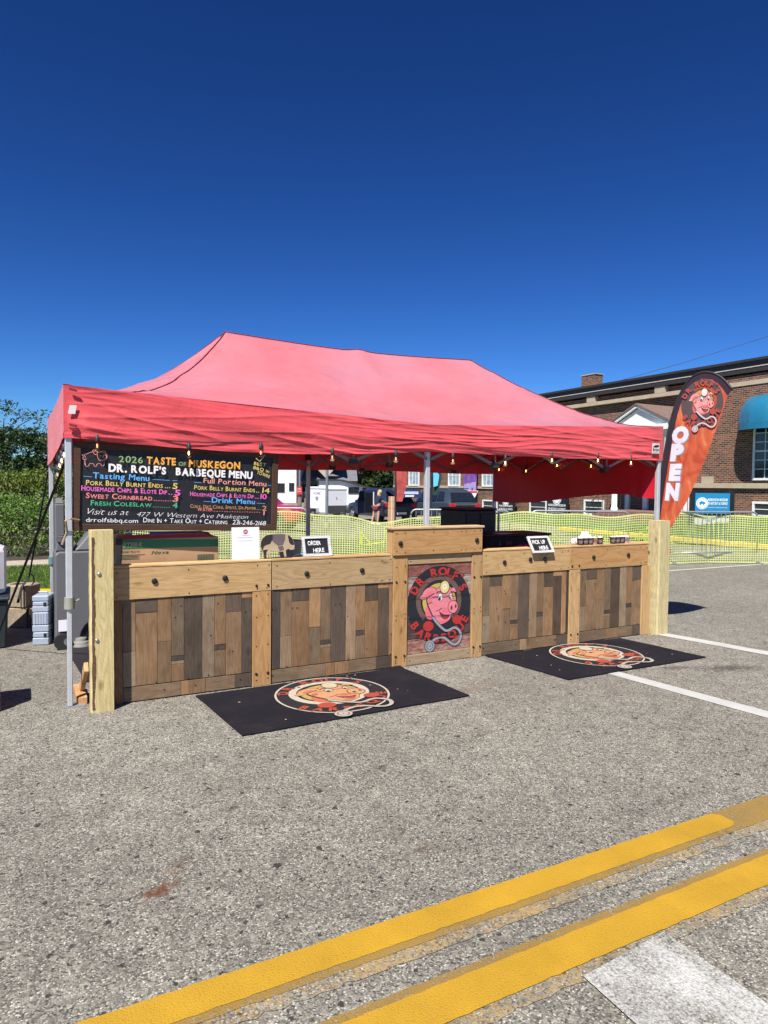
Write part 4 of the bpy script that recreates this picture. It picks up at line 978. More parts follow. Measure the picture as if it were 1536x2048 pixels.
# street furniture beyond the fence
t = thing('light_pole', 'grey metal light pole standing in front of the white trailer', 'pole', (10.8, 20.5, -.3))
m = M(); m.cyl((10.8, 20.5, -.3), (10.8, 20.5, 5.6), .066, .05, 12); m.build('shaft', plain('galvanised_pole', (.20, .23, .25), .5, .3), t); m = M(); m.cyl((10.8, 20.5, -.2), (10.8, 20.5, .05), .12, n=12); m.build('base', CONC, t)
t = thing('sign_post', 'weathered wooden post carrying a small red sign left of the trailer', 'sign', (12, 26.7, -.3))
m = M(); m.cyl((12, 26.7, -.4), (12, 26.7, .95), .11, .10, 10); m.cyl((12.28, 26.6, -.4), (12.28, 26.6, .9), .07, .07, 8); m.build('post', BARK, t, smooth=True)
m = M(); m.cyl((12, 26.7, .95), (12, 26.7, 2.6), .05, n=8); m.build('pole', plain('galvanised_pole', (.3, .3, .3), .5), t)
m = M(); c0 = Vector((11.95, 26.6, 1.28)); m.obox(c0, uxx * .26, Vector((.47, .88, 0)) * .02, (0, 0, .38)); pl = m.build('red_plate', plain('sign_red', (.5, .03, .025), .5), t)
m = M(); put_text(m, 'NO', c0 + Vector((-.014, -.02, .05)), uxx, (0, 0, 1), .16, .06, .02, align='C'); put_text(m, 'PARKING', c0 + Vector((-.014, -.02, -.06)), uxx, (0, 0, 1), .2, .05, 0, align='C'); m.build('lettering', SWH, pl)
def banner_pole(label, x, y, w, z0, z1, mt, patch=None):
    t = thing('street_banner', label, 'banner', (x, y, -.25)); m = M(); m.cyl((x, y, -.3), (x, y, z1 + .1), .03, n=8); m.build('pole', PLS, t)
    m = M(); m.grid(lambda u, v: Vector((x, y, 0)) + uxx * (.03 + w * u * (1 if v > .25 else .6 + 1.6 * v)) + Vector((.03, .05, 0)) * math.sin(u * 3 + v * 9) + Vector((0, 0, z0 + (z1 - z0) * v)), [i / 6 for i in range(7)], [i / 24 for i in range(25)]); b = m.build('banner', mt, t, smooth=True)
    if patch: m = M(); m.poly([Vector((x, y, 0)) + uxx * (.03 + w * u) + Vector((-.03, -.06, z0 + (z1 - z0) * v)) for u, v in ((.15, .14), (.6, .16), (.75, .34), (.4, .42), (.1, .4))]); m.build('print', patch, b)
banner_pole('faded red feather banner standing at the left corner of the museum', 11.85, 16.62, .38, 1.0, 3.4, plain('faded_red_cloth', (.36, .06, .05), .8, var=.35, scale=5))
banner_pole('dark green feather banner with a light blue print near the middle tent leg', 13.0, 16.0, .34, 1.25, 3.4, plain('dark_green_cloth', (.012, .035, .03), .8, var=.3), plain('light_blue_print', (.1, .45, .7), .6))
t = thing('wall_banner', 'purple wall banner hanging on the museum between two tall windows', 'banner', (B - .3, 33.2, 1))
PU = plain('purple_print', (.17, .07, .30), .6, var=.5, scale=3); m = M(); m.box(B - .32, B - .30, 32.45, 33.95, 1.1, 4.0); m.build('cloth', PU, t)
m = M(); m.poly([(B - .325, 33.9, 1.2), (B - .325, 32.5, 1.2), (B - .325, 32.5, 1.9), (B - .325, 33.9, 1.7)]); m.build('pale_field', plain('pale_purple_print', (.38, .28, .55), .6, var=.3, scale=6), t)
m = M(); m.box(B - .32, B - .30, 32.45, 33.95, .75, 1.095); m.build('black_hem', BLK, t)
m = M()
P0, P1 = Vector((44.4, 39.3, 10.35)), Vector((57.85, 32.35, 15.0)); dd = P1 - P0
m.tube([P0 - dd * 1.2 + Vector((0, 0, 1.2)), P0 - dd * .4 + Vector((0, 0, .1)), P0, P0 + dd * .5 + Vector((0, 0, -.12)), P1, P1 + dd * .8 + Vector((0, 0, .6))], .022, 5)
o = m.build('overhead_wire', PLS); tag(o, 'thin black overhead wire crossing the sky above the museum roof', 'wire')

# ------------------------------------------------------------------ person at the car
def skin_body(name, verts, edges, radii, mat, parent, root=0, sub=2):
    me = bpy.data.meshes.new(name); me.from_pydata(verts, edges, []); me.materials.append(mat)
    o = bpy.data.objects.new(name, me); C.objects.link(o); o.parent = parent; WO[o] = Vector()
    sk = o.modifiers.new('skin', 'SKIN'); sk.use_smooth_shade = True
    if not me.skin_vertices: 
        pass
    lay = me.skin_vertices[0].data if me.skin_vertices else None
    if lay:
        for i, r in enumerate(radii): lay[i].radius = (r, r) if not isinstance(r, tuple) else r; lay[i].use_root = (i == root)
    ss = o.modifiers.new('sub', 'SUBSURF'); ss.levels = sub; ss.render_levels = sub
    return o
pr = local_thing('person', 'person with blond hair in navy shirt and shorts unloading boxes beside the open car', 'person')
SKN = plain('skin', (.50, .27, .18), .55, var=.05)
# pose: standing, leaning forward to the right, both hands on the boxes (local x = to the right)
V = [(0, 0, .88), (.03, 0, 1.08), (.08, 0, 1.30), (.12, 0, 1.41), (.17, 0, 1.52), (.19, 0, 1.60),
     (.06, -.10, .84), (.03, -.11, .48), (-.02, -.11, .09), (.10, -.11, .03),
     (-.05, .10, .84), (-.10, .12, .48), (-.20, .12, .10), (-.08, .12, .03),
     (.10, -.17, 1.34), (.22, -.20, 1.10), (.42, -.12, 1.05), (.50, -.10, 1.05),
     (.10, .17, 1.34), (.25, .20, 1.12), (.44, .12, 1.08), (.52, .10, 1.08)]
Ed = [(0, 1), (1, 2), (2, 3), (3, 4), (4, 5), (0, 6), (6, 7), (7, 8), (8, 9), (0, 10), (10, 11), (11, 12), (12, 13), (2, 14), (14, 15), (15, 16), (16, 17), (2, 18), (18, 19), (19, 20), (20, 21)]
Rd = [.13, .12, .13, .055, .085, .085, .085, .058, .04, .035, .085, .058, .04, .035, .055, .042, .032, .028, .055, .042, .032, .028]
skin_body('body', V, Ed, Rd, SKN, pr)
NV = plain('navy_cloth', (.012, .018, .05), .8, var=.15)
skin_body('shirt', [(0, 0, .90), (.03, 0, 1.08), (.08, 0, 1.32), (.10, -.18, 1.345), (.18, -.20, 1.18), (.10, .18, 1.345), (.20, .20, 1.20), (.105, 0, 1.385)], [(0, 1), (1, 2), (2, 3), (3, 4), (2, 5), (5, 6), (2, 7)], [.165, .15, .155, .075, .065, .075, .065, .075], NV, pr)
skin_body('shorts', [(0, 0, .88), (.06, -.10, .80), (.05, -.115, .62), (-.05, .10, .80), (-.08, .12, .62)], [(0, 1), (1, 2), (0, 3), (3, 4)], [.16, .115, .10, .115, .10], plain('dark_red_cloth', (.10, .02, .03), .8), pr)
m = M(); m.ball((.165, 0, 1.575), .115, .105, .115, 12, 8); m.ball((.09, 0, 1.46), .07, .08, .13, 10, 7); m.build('hair', plain('blond_hair', (.50, .36, .18), .6, var=.3, scale=40), pr, smooth=True)
m = M(); m.ball((.285, 0, 1.545), .02, .018, .025, 8, 5); m.build('nose', SKN, pr, smooth=True)
for p in ((.07, -.11, .045), (-.13, .12, .045)): m = M(); m.ball(p, .14, .055, .05, 10, 6); m.build('shoe', SWH, pr, smooth=True)
pr.location = (14.80, 23.75, -.31); pr.rotation_euler = (0, 0, A28 + .5)
CB = plain('cardboard', (.40, .24, .13), .85, var=.12, scale=4); TPE = plain('packing_tape', (.52, .42, .30), .4)
for k, (z, w, hh, lab) in enumerate(((-.31, .36, .78, 'tall brown cardboard box on the ground under a smaller box'), (.47, .34, .33, 'smaller brown cardboard box stacked on the tall box beside the person'), (.80, .30, .26, 'topmost brown cardboard box held by the person'))):
    t = thing('cardboard_box', lab, 'box', (15.42, 23.4, z), 'boxes stacked behind the open car'); c0 = Vector((15.42, 23.4, z + hh / 2))
    m = M(); m.obox(c0, uxx * w, Vector((.47, .88, 0)) * w, (0, 0, hh - .01)); m.build('carton', CB, t, bev=.008)
    m = M(); m.obox(c0, uxx * .06, Vector((.47, .88, 0)) * (w + .008), (0, 0, hh - .004)); m.build('tape', TPE, t)

# ------------------------------------------------------------------ safety netting and crowd barriers
NET = plain('neon_net', (.66, .74, .27), .6, var=.15, scale=3, trans=.25)
FP = [(1.75, 9.5), (2.05, 9.33), (3.23, 8.70), (4.33, 8.11), (5.67, 7.39), (6.30, 7.08), (7.12, 6.62), (8.02, 6.14), (8.97, 5.64), (10.75, 4.72), (11.66, 4.50), (12.7, 4.35), (13.9, 3.62), (15.6, 2.6), (18, 1.0)]
FP = [Vector(p) for p in FP]; FL = [0]
for a, b in zip(FP, FP[1:]): FL.append(FL[-1] + (b - a).length)
def fpt(s):
    for i in range(len(FP) - 1):
        if s <= FL[i + 1] or i == len(FP) - 2:
            t = (s - FL[i]) / (FL[i + 1] - FL[i]); return FP[i].lerp(FP[i + 1], t), (FP[i + 1] - FP[i]).normalized()
def ftop(s):
    base = 1.03; 
    p, _ = fpt(s); x = p.x
    sag = .22 * math.exp(-((x - 6.3) / .75) ** 2) + .03 * math.sin(s * 2.1) + .02 * math.sin(s * 5.3)
    return base - sag
def netpt(s, h):
    p, d = fpt(s); n = Vector((d.y, -d.x)); top = ftop(s)
    off = .05 * math.sin(s * 1.7) * (1 - h) + .02 * noise.noise(Vector((s * 3, h * 3, 0)))
    return Vector((p.x + n.x * off, p.y + n.y * off, .03 + (top - .03) * h + .012 * noise.noise(Vector((s * 2, h * 4, 5))) * (1 - abs(2 * h - 1))))
t = thing('safety_fence', 'neon yellow-green plastic safety netting strung across the lot behind the stall', 'fence', (7, 6.7, 0))
s0, s1 = FL[0], FL[-1]; pitch = .050; nc = int((s1 - s0) / pitch); nr = 20
ss = [s0 + (s1 - s0) * i / nc for i in range(nc + 1)]
m = M()
for j in range(nr + 1):
    h = j / nr; w = .0068 if 0 < j < nr else .016; k = len(m.v)
    for s in ss: p = netpt(s, h); m.v.append((p.x, p.y, p.z + w)); m.v.append((p.x, p.y, p.z - w))
    for i in range(nc): m.face([k + 2 * i, k + 2 * i + 1, k + 2 * i + 3, k + 2 * i + 2])
for s in ss:
    _, d = fpt(s); k = len(m.v)
    for j in range(0, nr + 1, 2): p = netpt(s, j / nr); m.v.append((p.x + d.x * .006, p.y + d.y * .006, p.z)); m.v.append((p.x - d.x * .006, p.y - d.y * .006, p.z))
    q = (nr // 2)
    for i in range(q): m.face([k + 2 * i, k + 2 * i + 1, k + 2 * i + 3, k + 2 * i + 2])
m.build('net', NET, t, kind='stuff')
STL = plain('galvanised_steel', (.33, .34, .36), .45, .5, var=.15)
def barrier(label, a, b, ref=None):
    a = Vector((*a, 0)); b = Vector((*b, 0))
    if ref: t = copy_tree(ref); t['label'] = label
    else:
        t = local_thing('crowd_barrier', label, 'barrier', 'steel crowd barriers along the netting'); L = 2.05
        m = M(); R = .12; pts = [(0, 0, .22)] + [(0, 0, .98)] + [(R - R * math.cos(q * math.pi / 8), 0, .98 + R * math.sin(q * math.pi / 8)) for q in range(1, 5)] + [(L - R + R * math.sin(q * math.pi / 8), 0, .98 + R * math.cos(q * math.pi / 8)) for q in range(0, 5)] + [(L, 0, .22)]
        m.tube(pts, .019, 8); m.tube([(0, 0, .24), (L, 0, .24)], .016, 8); m.build('frame', STL, t, smooth=True)
        for i in range(18): m = M(); x = .11 + i * (L - .22) / 17; m.cyl((x, 0, .25), (x, 0, 1.09), .0065, n=6); m.build('bar', STL, t)
        for x in (.06, L - .06): m = M(); m.tube([(x, -.28, .015), (x, -.05, .06), (x, 0, .24), (x, .05, .06), (x, .28, .015)], .014, 6); m.build('foot', STL, t)
        m = M(); m.box(-.03, .03, -.022, .022, .22, .32); m.build('red_white_band', plain('red_band', (.45, .06, .05), .6), t)
    d = b - a; t.location = a; t.rotation_euler = (0, 0, math.atan2(d.y, d.x)); return t
b0 = barrier('steel crowd barrier behind the netting at right, with a red band on its left foot', (11.75, 4.55), (13.5, 3.95))
barrier('steel crowd barrier behind the cups and the yellow-green shrubs', (9.05, 5.78), (10.85, 4.86), b0)
barrier('steel crowd barrier behind the smoker and the middle tent leg', (6.85, 6.95), (8.6, 6.03), b0)
barrier('steel crowd barrier between the menu board edge and the rear tent leg', (3.15, 8.95), (4.85, 8.05), b0)
t = thing('crossed_frame', 'bright yellow crossed plastic frame behind the netting, left of the raised counter box', 'barricade', (6.3, 7.6, 0))
YP = plain('neon_yellow_plastic', (.62, .68, .02), .5, var=.1, trans=.2); cx = Vector((6.28, 7.55, 0))
for a, b in (((-.25, .0), (-.25, .62)), ((.20, .0), (.26, .72)), ((-.25, .32), (.26, .40)), ((-.25, .60), (.20, .06)), ((-.55, .03), (.35, .08))):
    m = M(); m.bar(cx + uxx * a[0] + Vector((0, 0, a[1])), cx + uxx * b[0] + Vector((0, 0, b[1])), .07, .02); m.build('bar', YP, t)
def shrub(label, x, y, w, h, seed, n=9):
    t = thing('yellow_shrub', label, 'shrub', (x, y, 0), 'yellow-green shrubs behind the netting'); r = random.Random(seed)
    cs = [(x + r.uniform(-w, w), y + r.uniform(-.2, .2), r.uniform(.12, h)) for _ in range(n)]
    leafcloud('foliage', cs, [(.17, .17, .15)] * n, 70, .035, YL, t, seed)
    m = M()
    for c in cs[:5]: m.tube([(x, y, 0), c], [.012, .006], 4)
    m.build('stems', BARK, t, kind='stuff')
for i, (x, y, w, h, l) in enumerate(((9.6, 6.2, .35, .5, 'small yellow-green shrub behind the pick-up sign'), (10.6, 5.7, .4, .55, 'yellow-green shrub behind the left group of cups'), (11.4, 5.3, .35, .6, 'yellow-green shrub behind the right group of cups'), (12.3, 5.2, .42, .68, 'fullest yellow-green shrub, just left of the right end post'))): shrub(l, x, y, w, h, 40 + i)
#===PART4===
# ------------------------------------------------------------------ canopy tent
RED = fabric('red_canopy_cloth', (0.70, 0.085, 0.098), 0.15, sheen=0.35)
GLARED = fabric('sun_glare_canopy_cloth', (0.57, 0.145, 0.17), 0.13, sheen=0.5, fade=(0.46, 0.22, 0.28))  # sun glare on the roof mixed into the cloth colour; fade adds greyer patches
DEEP = fabric('shaded_red_wall_cloth', (0.46, 0.006, 0.020), 0.10, sheen=0.05)  # canopy red darkened in its colour for the shade under the roof
TWHT = plain('leg_enamel', (.52, .54, .57), .35, .3, var=.08, scale=12); CLR = plain('grey_collar_plastic', (.26, .26, .22), .5)
tent = thing('canopy_tent', 'long red pop-up canopy tent with six pale metal legs over the wooden bar', 'canopy tent', (2.97, 1.47, 0))
LX, LY = 5.95, 2.95
def hat(x): return max(0.0, 1 - abs(x - 2.975) / 3.0)
def eave(x, y):
    return 2.27 - .125 * hat(x) * (1 - sm(y / 1.2)) - .06 * hat(x) * sm((y - 1.6) / 1.3) - .03 * math.sin(math.pi * min(1, max(0, y / LY))) * (1 if x < .3 or x > 5.6 else 0)
def roofz(x, y):
    ex = min(x + .03, LX + .03 - x) / 1.53; ey = min(y + .03, LY + .03 - y) / 1.505
    s = max(0.0, min(1.0, min(ex, ey))); e = 1.75
    if x < 2 and y < 1.5: e += .85 * math.exp(-((x - y) / .30) ** 2)
    if x > 4 and y < 1.5: e -= .1 * math.exp(-((LX - x - y) / .35) ** 2)
    ridge = 3.09 - .045 * math.sin(math.pi * max(0, min(1, (x - 1.5) / 2.9))) + .022 * math.exp(-((x - 2.97) / .10) ** 2)
    z0 = eave(x, y)
    w = noise.noise(Vector((x * 1.1, y * 2.2, 3))) * .022 + noise.noise(Vector((x * 3.1 + y * 1.5, y * 5 - x, 8))) * .008
    for q_, (fx, fy, sk, am) in enumerate(((.5, 2.6, 1.0, .014), (.9, 3.6, -1.4, .009))):
        nn_ = noise.noise(Vector((x * fx + q_ * 7, y * fy + x * sk, 40 + q_))); w += am * (1 - min(1.0, abs(nn_) * 5)) ** 2
    # soft pole bump half way along the front and back edges
    mid = .035 * math.exp(-((x - 2.975) / .12) ** 2) * (1 - s)
    return z0 + (ridge - z0) * s ** e + w * math.sin(math.pi * s) + mid * 0
nu, nv = 320, 160
us = [-.03 + (LX + .06) * i / nu for i in range(nu + 1)]; vs = [-.03 + (LY + .06) * i / nv for i in range(nv + 1)]
m = M(); m.grid(lambda x, y: (x, y, roofz(x, y)), us, vs); m.build('roof_cloth', GLARED, tent, smooth=True)
m = M()   # hip and ridge seams
for (cx_, cy_, px, py) in ((-.03, -.03, 1.5, 1.475), (-.03, LY + .03, 1.5, 1.475), (LX + .03, -.03, 4.45, 1.475), (LX + .03, LY + .03, 4.45, 1.475)):
    m = M(); pts = []
    for i in range(41):
        t_ = i / 40; x = cx_ + (px - cx_) * t_; y = cy_ + (py - cy_) * t_; wv = .012 * noise.noise(Vector((t_ * 9, cx_, cy_))); x += wv; pts.append((x, y, roofz(x, y) + .004))
    m.tube(pts, .005, 5); m.build('seam', plain('dark_red_piping', (.16, .008, .016), .7), tent, smooth=True)
m = M(); m.tube([(1.5 + 2.95 * i / 30, 1.475, roofz(1.5 + 2.95 * i / 30, 1.475) + .004) for i in range(31)], .005, 5); m.build('seam', plain('dark_red_piping', (.16, .008, .016), .7), tent, smooth=True)
def zbot_front(x):
    k = x / 2.975; f = k - math.floor(k) if k < 1.9999 else 1
    return 1.905 - (.062 if x < 2.975 else .014) * math.sin(math.pi * f) + .006 * noise.noise(Vector((x * 4, 0, 0)))
def valance(name, p, zt, zb, L, n_out, seed, amp=1.0):
    """p(s) -> (x, y); folds run along and slightly down"""
    m = M(); nn = int(L / .014); ss_ = [L * i / nn for i in range(nn + 1)]
    def f(s, v):
        x, y = p(s); a = zt(s); b = zb(s); z = a + (b - a) * v
        e = min(1.0, s / .15, (L - s) / .15); 
        o = .016 * noise.noise(Vector((s * .8, v * 2.2 - s * .3, seed))) + .012 * math.sin(math.pi * v)
        for q_, (fs, fv, sl, am) in enumerate(((.40, 3.2, .50, .013), (.5, 5.0, -.35, .008), (.6, 8.0, .8, .0035))):
            nn_ = noise.noise(Vector((s * fs + q_ * 9, v * fv - s * sl * 2.0 + .6 * noise.noise(Vector((s * .9, v * 2, seed + 30))), seed + q_ * 5)))
            o += am * (1 - min(1.0, abs(nn_) * 3.2)) ** 2 * (.45 + .55 * noise.noise(Vector((s * .7, v * 2, seed + 50 + q_))) + .3)
        o = o * amp * max(e, .1) * (1 - .45 * (1 - v))
        if v > .90: o += .003
        return (x + n_out[0] * o, y + n_out[1] * o, z)
    m.grid(f, ss_, [i / 60 for i in range(61)]); return m.build(name, RED, tent, smooth=True)
EX = .03
valance('valance', lambda s: (-EX + s, -EX), lambda s: roofz(-EX + s, -EX), lambda s: zbot_front(-EX + s), LX + 2 * EX, (0, -1), 2, 1.25)
valance('valance', lambda s: (-EX + s, LY + EX), lambda s: roofz(-EX + s, LY + EX), lambda s: 1.785 + .01 * math.sin(s * 2), LX + 2 * EX, (0, 1), 12)
valance('valance', lambda s: (-EX, -EX + s), lambda s: roofz(-EX, -EX + s), lambda s: 1.905 - (.13 * s / 3 + .03 * math.sin(math.pi * s / 3)), LY + 2 * EX, (-1, 0), 22, .22)
valance('valance', lambda s: (LX + EX, -EX + s), lambda s: roofz(LX + EX, -EX + s), lambda s: 1.905 - .02 * math.sin(math.pi * s / 3), LY + 2 * EX, (1, 0), 32)
# half wall hanging at the right end
def spf(y, v):
    b = 1.515 - .145 * sm(y / 2.95) + .02 * math.sin(y * 2.2) - (.035 * math.exp(-((y - .05) / .25) ** 2))
    z = 2.08 + (b - 2.08) * v; x = LX - .035 + .012 * math.sin(y * 5 + v * 2) * v
    q = max(0, 1 - y / .42) * max(0, (v - .35) / .65)
    return (x - .16 * q * (1 - abs(2 * (y / .42) - 1)) + .05 * q, y, z)
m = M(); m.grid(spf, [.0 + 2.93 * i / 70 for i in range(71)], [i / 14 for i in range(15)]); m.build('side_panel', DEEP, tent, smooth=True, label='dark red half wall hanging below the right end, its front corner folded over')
LEGS = [(0, 0), (2.975, .05), (5.95, 0), (0, 2.95), (2.975, 2.95), (5.95, 2.95)]
TEAL = plain('teal_clip', (.10, .20, .19), .5)
for k, (x, y) in enumerate(LEGS):
    top = 1.98; zc = .74
    m = M(); m.box(x - .0225, x + .0225, y - .0225, y + .0225, zc, top); lg = m.build('leg', TWHT, tent, bev=.005)
    m = M(); m.box(x - .0165, x + .0165, y - .017, y + .017, .012, zc); m.build('inner_leg', TWHT, lg, bev=.004)
    m = M(); m.cyl((x, y, zc - .035), (x, y, zc + .045), .036, .034, 14); m.cyl((x + .03, y, zc + .01), (x + .065, y - .01, zc + .03), .006, n=6); m.build('collar', CLR if k < 3 else TEAL, lg, smooth=True, auto=.6)
    m = M(); m.box(x - .03, x + .10, y - .03, y + .05, 0, .010); m.build('foot_plate', STL, lg)
    m = M(); m.box(x - .03, x + .03, y - .03, y + .03, 1.905, 1.985); m.build('bracket', plain('pale_bracket', (.5, .5, .5), .5) if k in (0, 2) else PLS, lg, bev=.004)
TR = plain('truss_enamel', (.20, .17, .175), .4, .3, var=.1)
def truss(a, b, flip=0):
    a = Vector(a); b = Vector(b); n = 4; lo, hi = 1.80, 2.10
    for ph in (0, 1):
        P = [a.lerp(b, i / n) for i in range(n + 1)]
        for i in range(n):
            z0 = (hi if (i + ph) % 2 == 0 else lo) + .04 * ph; z1 = (lo if (i + ph) % 2 == 0 else hi) + .04 * ph
            m = M(); off = Vector(((b - a).normalized().y, -(b - a).normalized().x, 0)) * (.012 if ph else -.012)
            m.bar(P[i] + off + Vector((0, 0, z0)), P[i + 1] + off + Vector((0, 0, z1)), .012, .026); m.build('truss_bar', TR, tent)
    for i in (1, 3):
        p = a.lerp(b, i / n); m = M(); m.bar(p + Vector((0, 0, 1.80)), p + Vector((0, 0, 2.12)), .012); m.build('truss_post', TR, tent)
        m = M(); m.box(p.x - .035, p.x + .035, p.y - .02, p.y + .02, 1.775, 1.82); m.build('truss_joint', PLS, tent)
for yy in (.03, 2.92):
    truss((0.02, yy, 0), (2.955, yy, 0)); truss((2.995, yy, 0), (5.93, yy, 0))
for xx in (.03, 2.975): truss((xx, .06, 0), (xx, 2.90, 0))
truss((5.90, .06, 0), (5.90, 2.90, 0))
for x in (1.5, 4.45):
    m = M(); m.bar((x, 1.475, 2.25), (x, 1.475, 3.05), .03); m.build('peak_post', TR, tent)
    for (qx, qy) in ((x - 1.47, .05), (x - 1.47, 2.9), (x + 1.47, .05), (x + 1.47, 2.9)):
        m = M(); m.bar((x, 1.475, 2.55), (qx, qy, 2.12), .02); m.build('peak_brace', TR, tent)
# white maker's patch, Velcro tab, toggles at the corner
PW = plain('patch_white', (.62, .60, .58), .6, var=.05)
m = M(); m.box(5.775, 5.885, -.066, -.062, 1.975, 2.085); pp = m.build('label_patch', PW, tent, label='small white patch printed in black near the right corner')
m = M(); put_text(m, 'Eurmax', (5.782, -.069, 2.005), (1, 0, 0), (0, 0, 1), .096, .028, .04); m.poly([(5.82 + .04 * a, -.069, 2.055 + .014 * b) for a, b in ((-1, -.6), (-.2, .5), (.6, 1), (1.3, .8), (1.4, -.1), (.8, -.8), (0, -1))]); put_text(m, 'CANOPY', (5.79, -.069, 1.985), (1, 0, 0), (0, 0, 1), .08, .009)
m.build('lettering', BLK, pp)
m = M(); m.obox((.025, -.055, 2.10), (.045, 0, 0), (0, .006, 0), (0.01, 0, .06)); m.build('velcro_tab', PW, tent)
for z in (2.235, 1.99, 1.965): m = M(); m.obox((.03, -.06, z), (.05, -.004, -.012), (0, .012, 0), (0, 0, .014)); m.build('toggle', plain('dark_red_piping', (.16, .008, .016), .7), tent)

# ------------------------------------------------------------------ string lights
GLASS = glassmat('clear_bulb_glass', (1, .93, .82)); FIL = plain('lit_filament', (1, .6, .2), .5, emit=(1, .50, .16, 8)); FIL2 = plain('dim_filament', (1, .6, .2), .5, emit=(1, .45, .2, 3))
sl = thing('string_lights', 'black cable of clear filament bulbs strung round the inside edge of the canopy', 'string lights', (2.9, 0, 1.9))
BL = [((.183, -.045, 1.862), 0), ((.815, -.065, 1.83), 1), ((1.377, -.045, 1.852), 0), ((1.992, -.045, 1.832), 0), ((2.596, -.045, 1.835), 0), ((3.192, -.045, 1.833), 0), ((3.793, -.045, 1.83), 1), ((4.371, -.045, 1.872), 1), ((4.993, -.045, 1.885), 1), ((5.475, -.045, 1.872), 1)]
SB = [((5.88, 2.76, 1.85), 1), ((5.88, 2.156, 1.82), 1), ((5.88, 1.541, 1.885), 1), ((5.88, .939, 1.865), 1)]
LB = [((-.02, .137, 1.80), 1), ((-.02, .45, 1.765), 1), ((-.02, .75, 1.735), 1), ((-.02, 1.10, 1.665), 0)]
def bulb(p, lit, s=1.0):
    x, y, z = p; z += .028
    m = M(); m.lathe((x, y, z), [(0, .045), (.013, .042), (.015, .0), (.013, -.01), (0, -.01)], 10); so_ = m.build('socket', PLS, sl, smooth=True)
    m = M(); m.lathe((x, y, z - .01), [(.009, 0), (.012, -.010), (.0175, -.026), (.019, -.038), (.016, -.051), (.008, -.060), (0, -.062)], 12); m.build('glass_bulb', GLASS, so_, smooth=True)
    m = M(); m.tube([(x - .003, y, z - .02), (x - .005, y, z - .042), (x + .002, y, z - .050), (x + .005, y, z - .042), (x + .003, y, z - .02)], .0022 if lit else .0012, 5); m.build('filament', FIL if lit else FIL2, so_)
for p, l in BL + SB + LB: bulb(p, l)
def cord(pts, r=.004):
    P = []
    for a, b in zip(pts, pts[1:]):
        a = Vector(a); b = Vector(b)
        for i in range(8): t_ = i / 8; P.append(a.lerp(b, t_) - Vector((0, 0, .004 * math.sin(math.pi * t_))))
    P.append(Vector(pts[-1])); m = M(); m.tube(P, r, 5); return m.build('cord', PLS, sl)
cord([(0, .0, 1.93)] + [(p[0], p[1] + .012, p[2] + .078) for p, _ in BL] + [(5.92, -.03, 1.94)])
cord([(5.90, 2.93, 1.90)] + [(p[0], p[1], p[2] + .075) for p, _ in SB] + [(5.9, .03, 1.95)])
cord([(-.02, 0, 1.9)] + [(p[0], p[1], p[2] + .075) for p, _ in LB] + [(0, 2.9, 1.72)])

# ------------------------------------------------------------------ menu board
mb = thing('menu_board', 'large black menu board hand-lettered in coloured chalk, hung at the left front of the tent', 'menu board', (.77, .06, 1.23))
BX = Vector((1, 0, -.021)).normalized(); BZ = Vector((.021, 0, 1)).normalized(); BO = Vector((.016, .05, 1.256))
def bp(u, v, k=0): return BO + BX * u + BZ * v + Vector((0, -k, 0))
Wb, Hb, fr_ = 1.505, .63, .048
m = M(); m.obox(bp(Wb / 2, Hb / 2) + Vector((0, .012, 0)), BX * (Wb - .04), (0, .018, 0), BZ * (Hb - .04)); bd = m.build('chalk_panel', plain('chalkboard_black', (.010, .010, .013), .55, var=.35, scale=5), mb)
FRM = wood('dark_stained_frame', 'x', worn=.3)
for (u, v, w, h_) in ((Wb / 2, fr_ / 2, Wb, fr_), (Wb / 2, Hb - fr_ / 2, Wb, fr_), (fr_ / 2, Hb / 2, fr_, Hb - 2 * fr_), (Wb - fr_ / 2, Hb / 2, fr_, Hb - 2 * fr_)):
    m = M(); m.obox(bp(u, v) + Vector((0, .005, 0)), BX * w, (0, .035, 0), BZ * h_); m.build('frame_board', FRM, mb, bev=.003, color=(.085, .045, .03))
CH = {k: plain('chalk_' + k, c, .8, var=.18, scale=60) for k, c in dict(white=(.78, .76, .74), green=(.22, .36, .13), orange=(.78, .36, .05), blue=(.10, .40, .80), yellow=(.66, .52, .14), pink=(.80, .14, .50), salmon=(.78, .22, .20), teal=(.05, .40, .20), brown=(.50, .24, .08), rose=(.75, .30, .25)).items()}
def chalk(text, X0, Z0, X1, Z1, h_, col, caps=1.0, bold=.012, jit=.05, slant=0.0, seed=1):
    bold -= .006
    a = Vector((X0, .05 - .0145, Z0)); b = Vector((X1, .05 - .0145, Z1)); d = (b - a); m = M(); up = Vector((-d.z, 0, d.x)).normalized()
    put_text(m, text, a, d, up, d.length, h_, bold, caps, .09, jit, slant, seed); return m.build('lettering', CH[col], bd)
chalk('2026', .325, 1.745, .49, 1.74, .046, 'green', bold=.02, seed=2)
chalk('TASTE', .515, 1.738, .725, 1.732, .052, 'orange', bold=.045, seed=3); chalk('OF', .745, 1.730, .80, 1.728, .028, 'green', bold=.02, seed=3)
chalk('MUSKEGON', .82, 1.724, 1.215, 1.712, .052, 'orange', bold=.045, seed=4)
chalk("DR. ROLF'S", .255, 1.677, .655, 1.665, .052, 'white', caps=1, bold=.05, seed=5); chalk('BARBEQUE MENU', .725, 1.660, 1.315, 1.640, .052, 'white', bold=.05, seed=6)
chalk('Tasting Menu', .15, 1.628, .535, 1.612, .042, 'blue', bold=.02, seed=7); chalk('Full Portion Menu', .93, 1.602, 1.43, 1.580, .040, 'rose', bold=.015, seed=8)
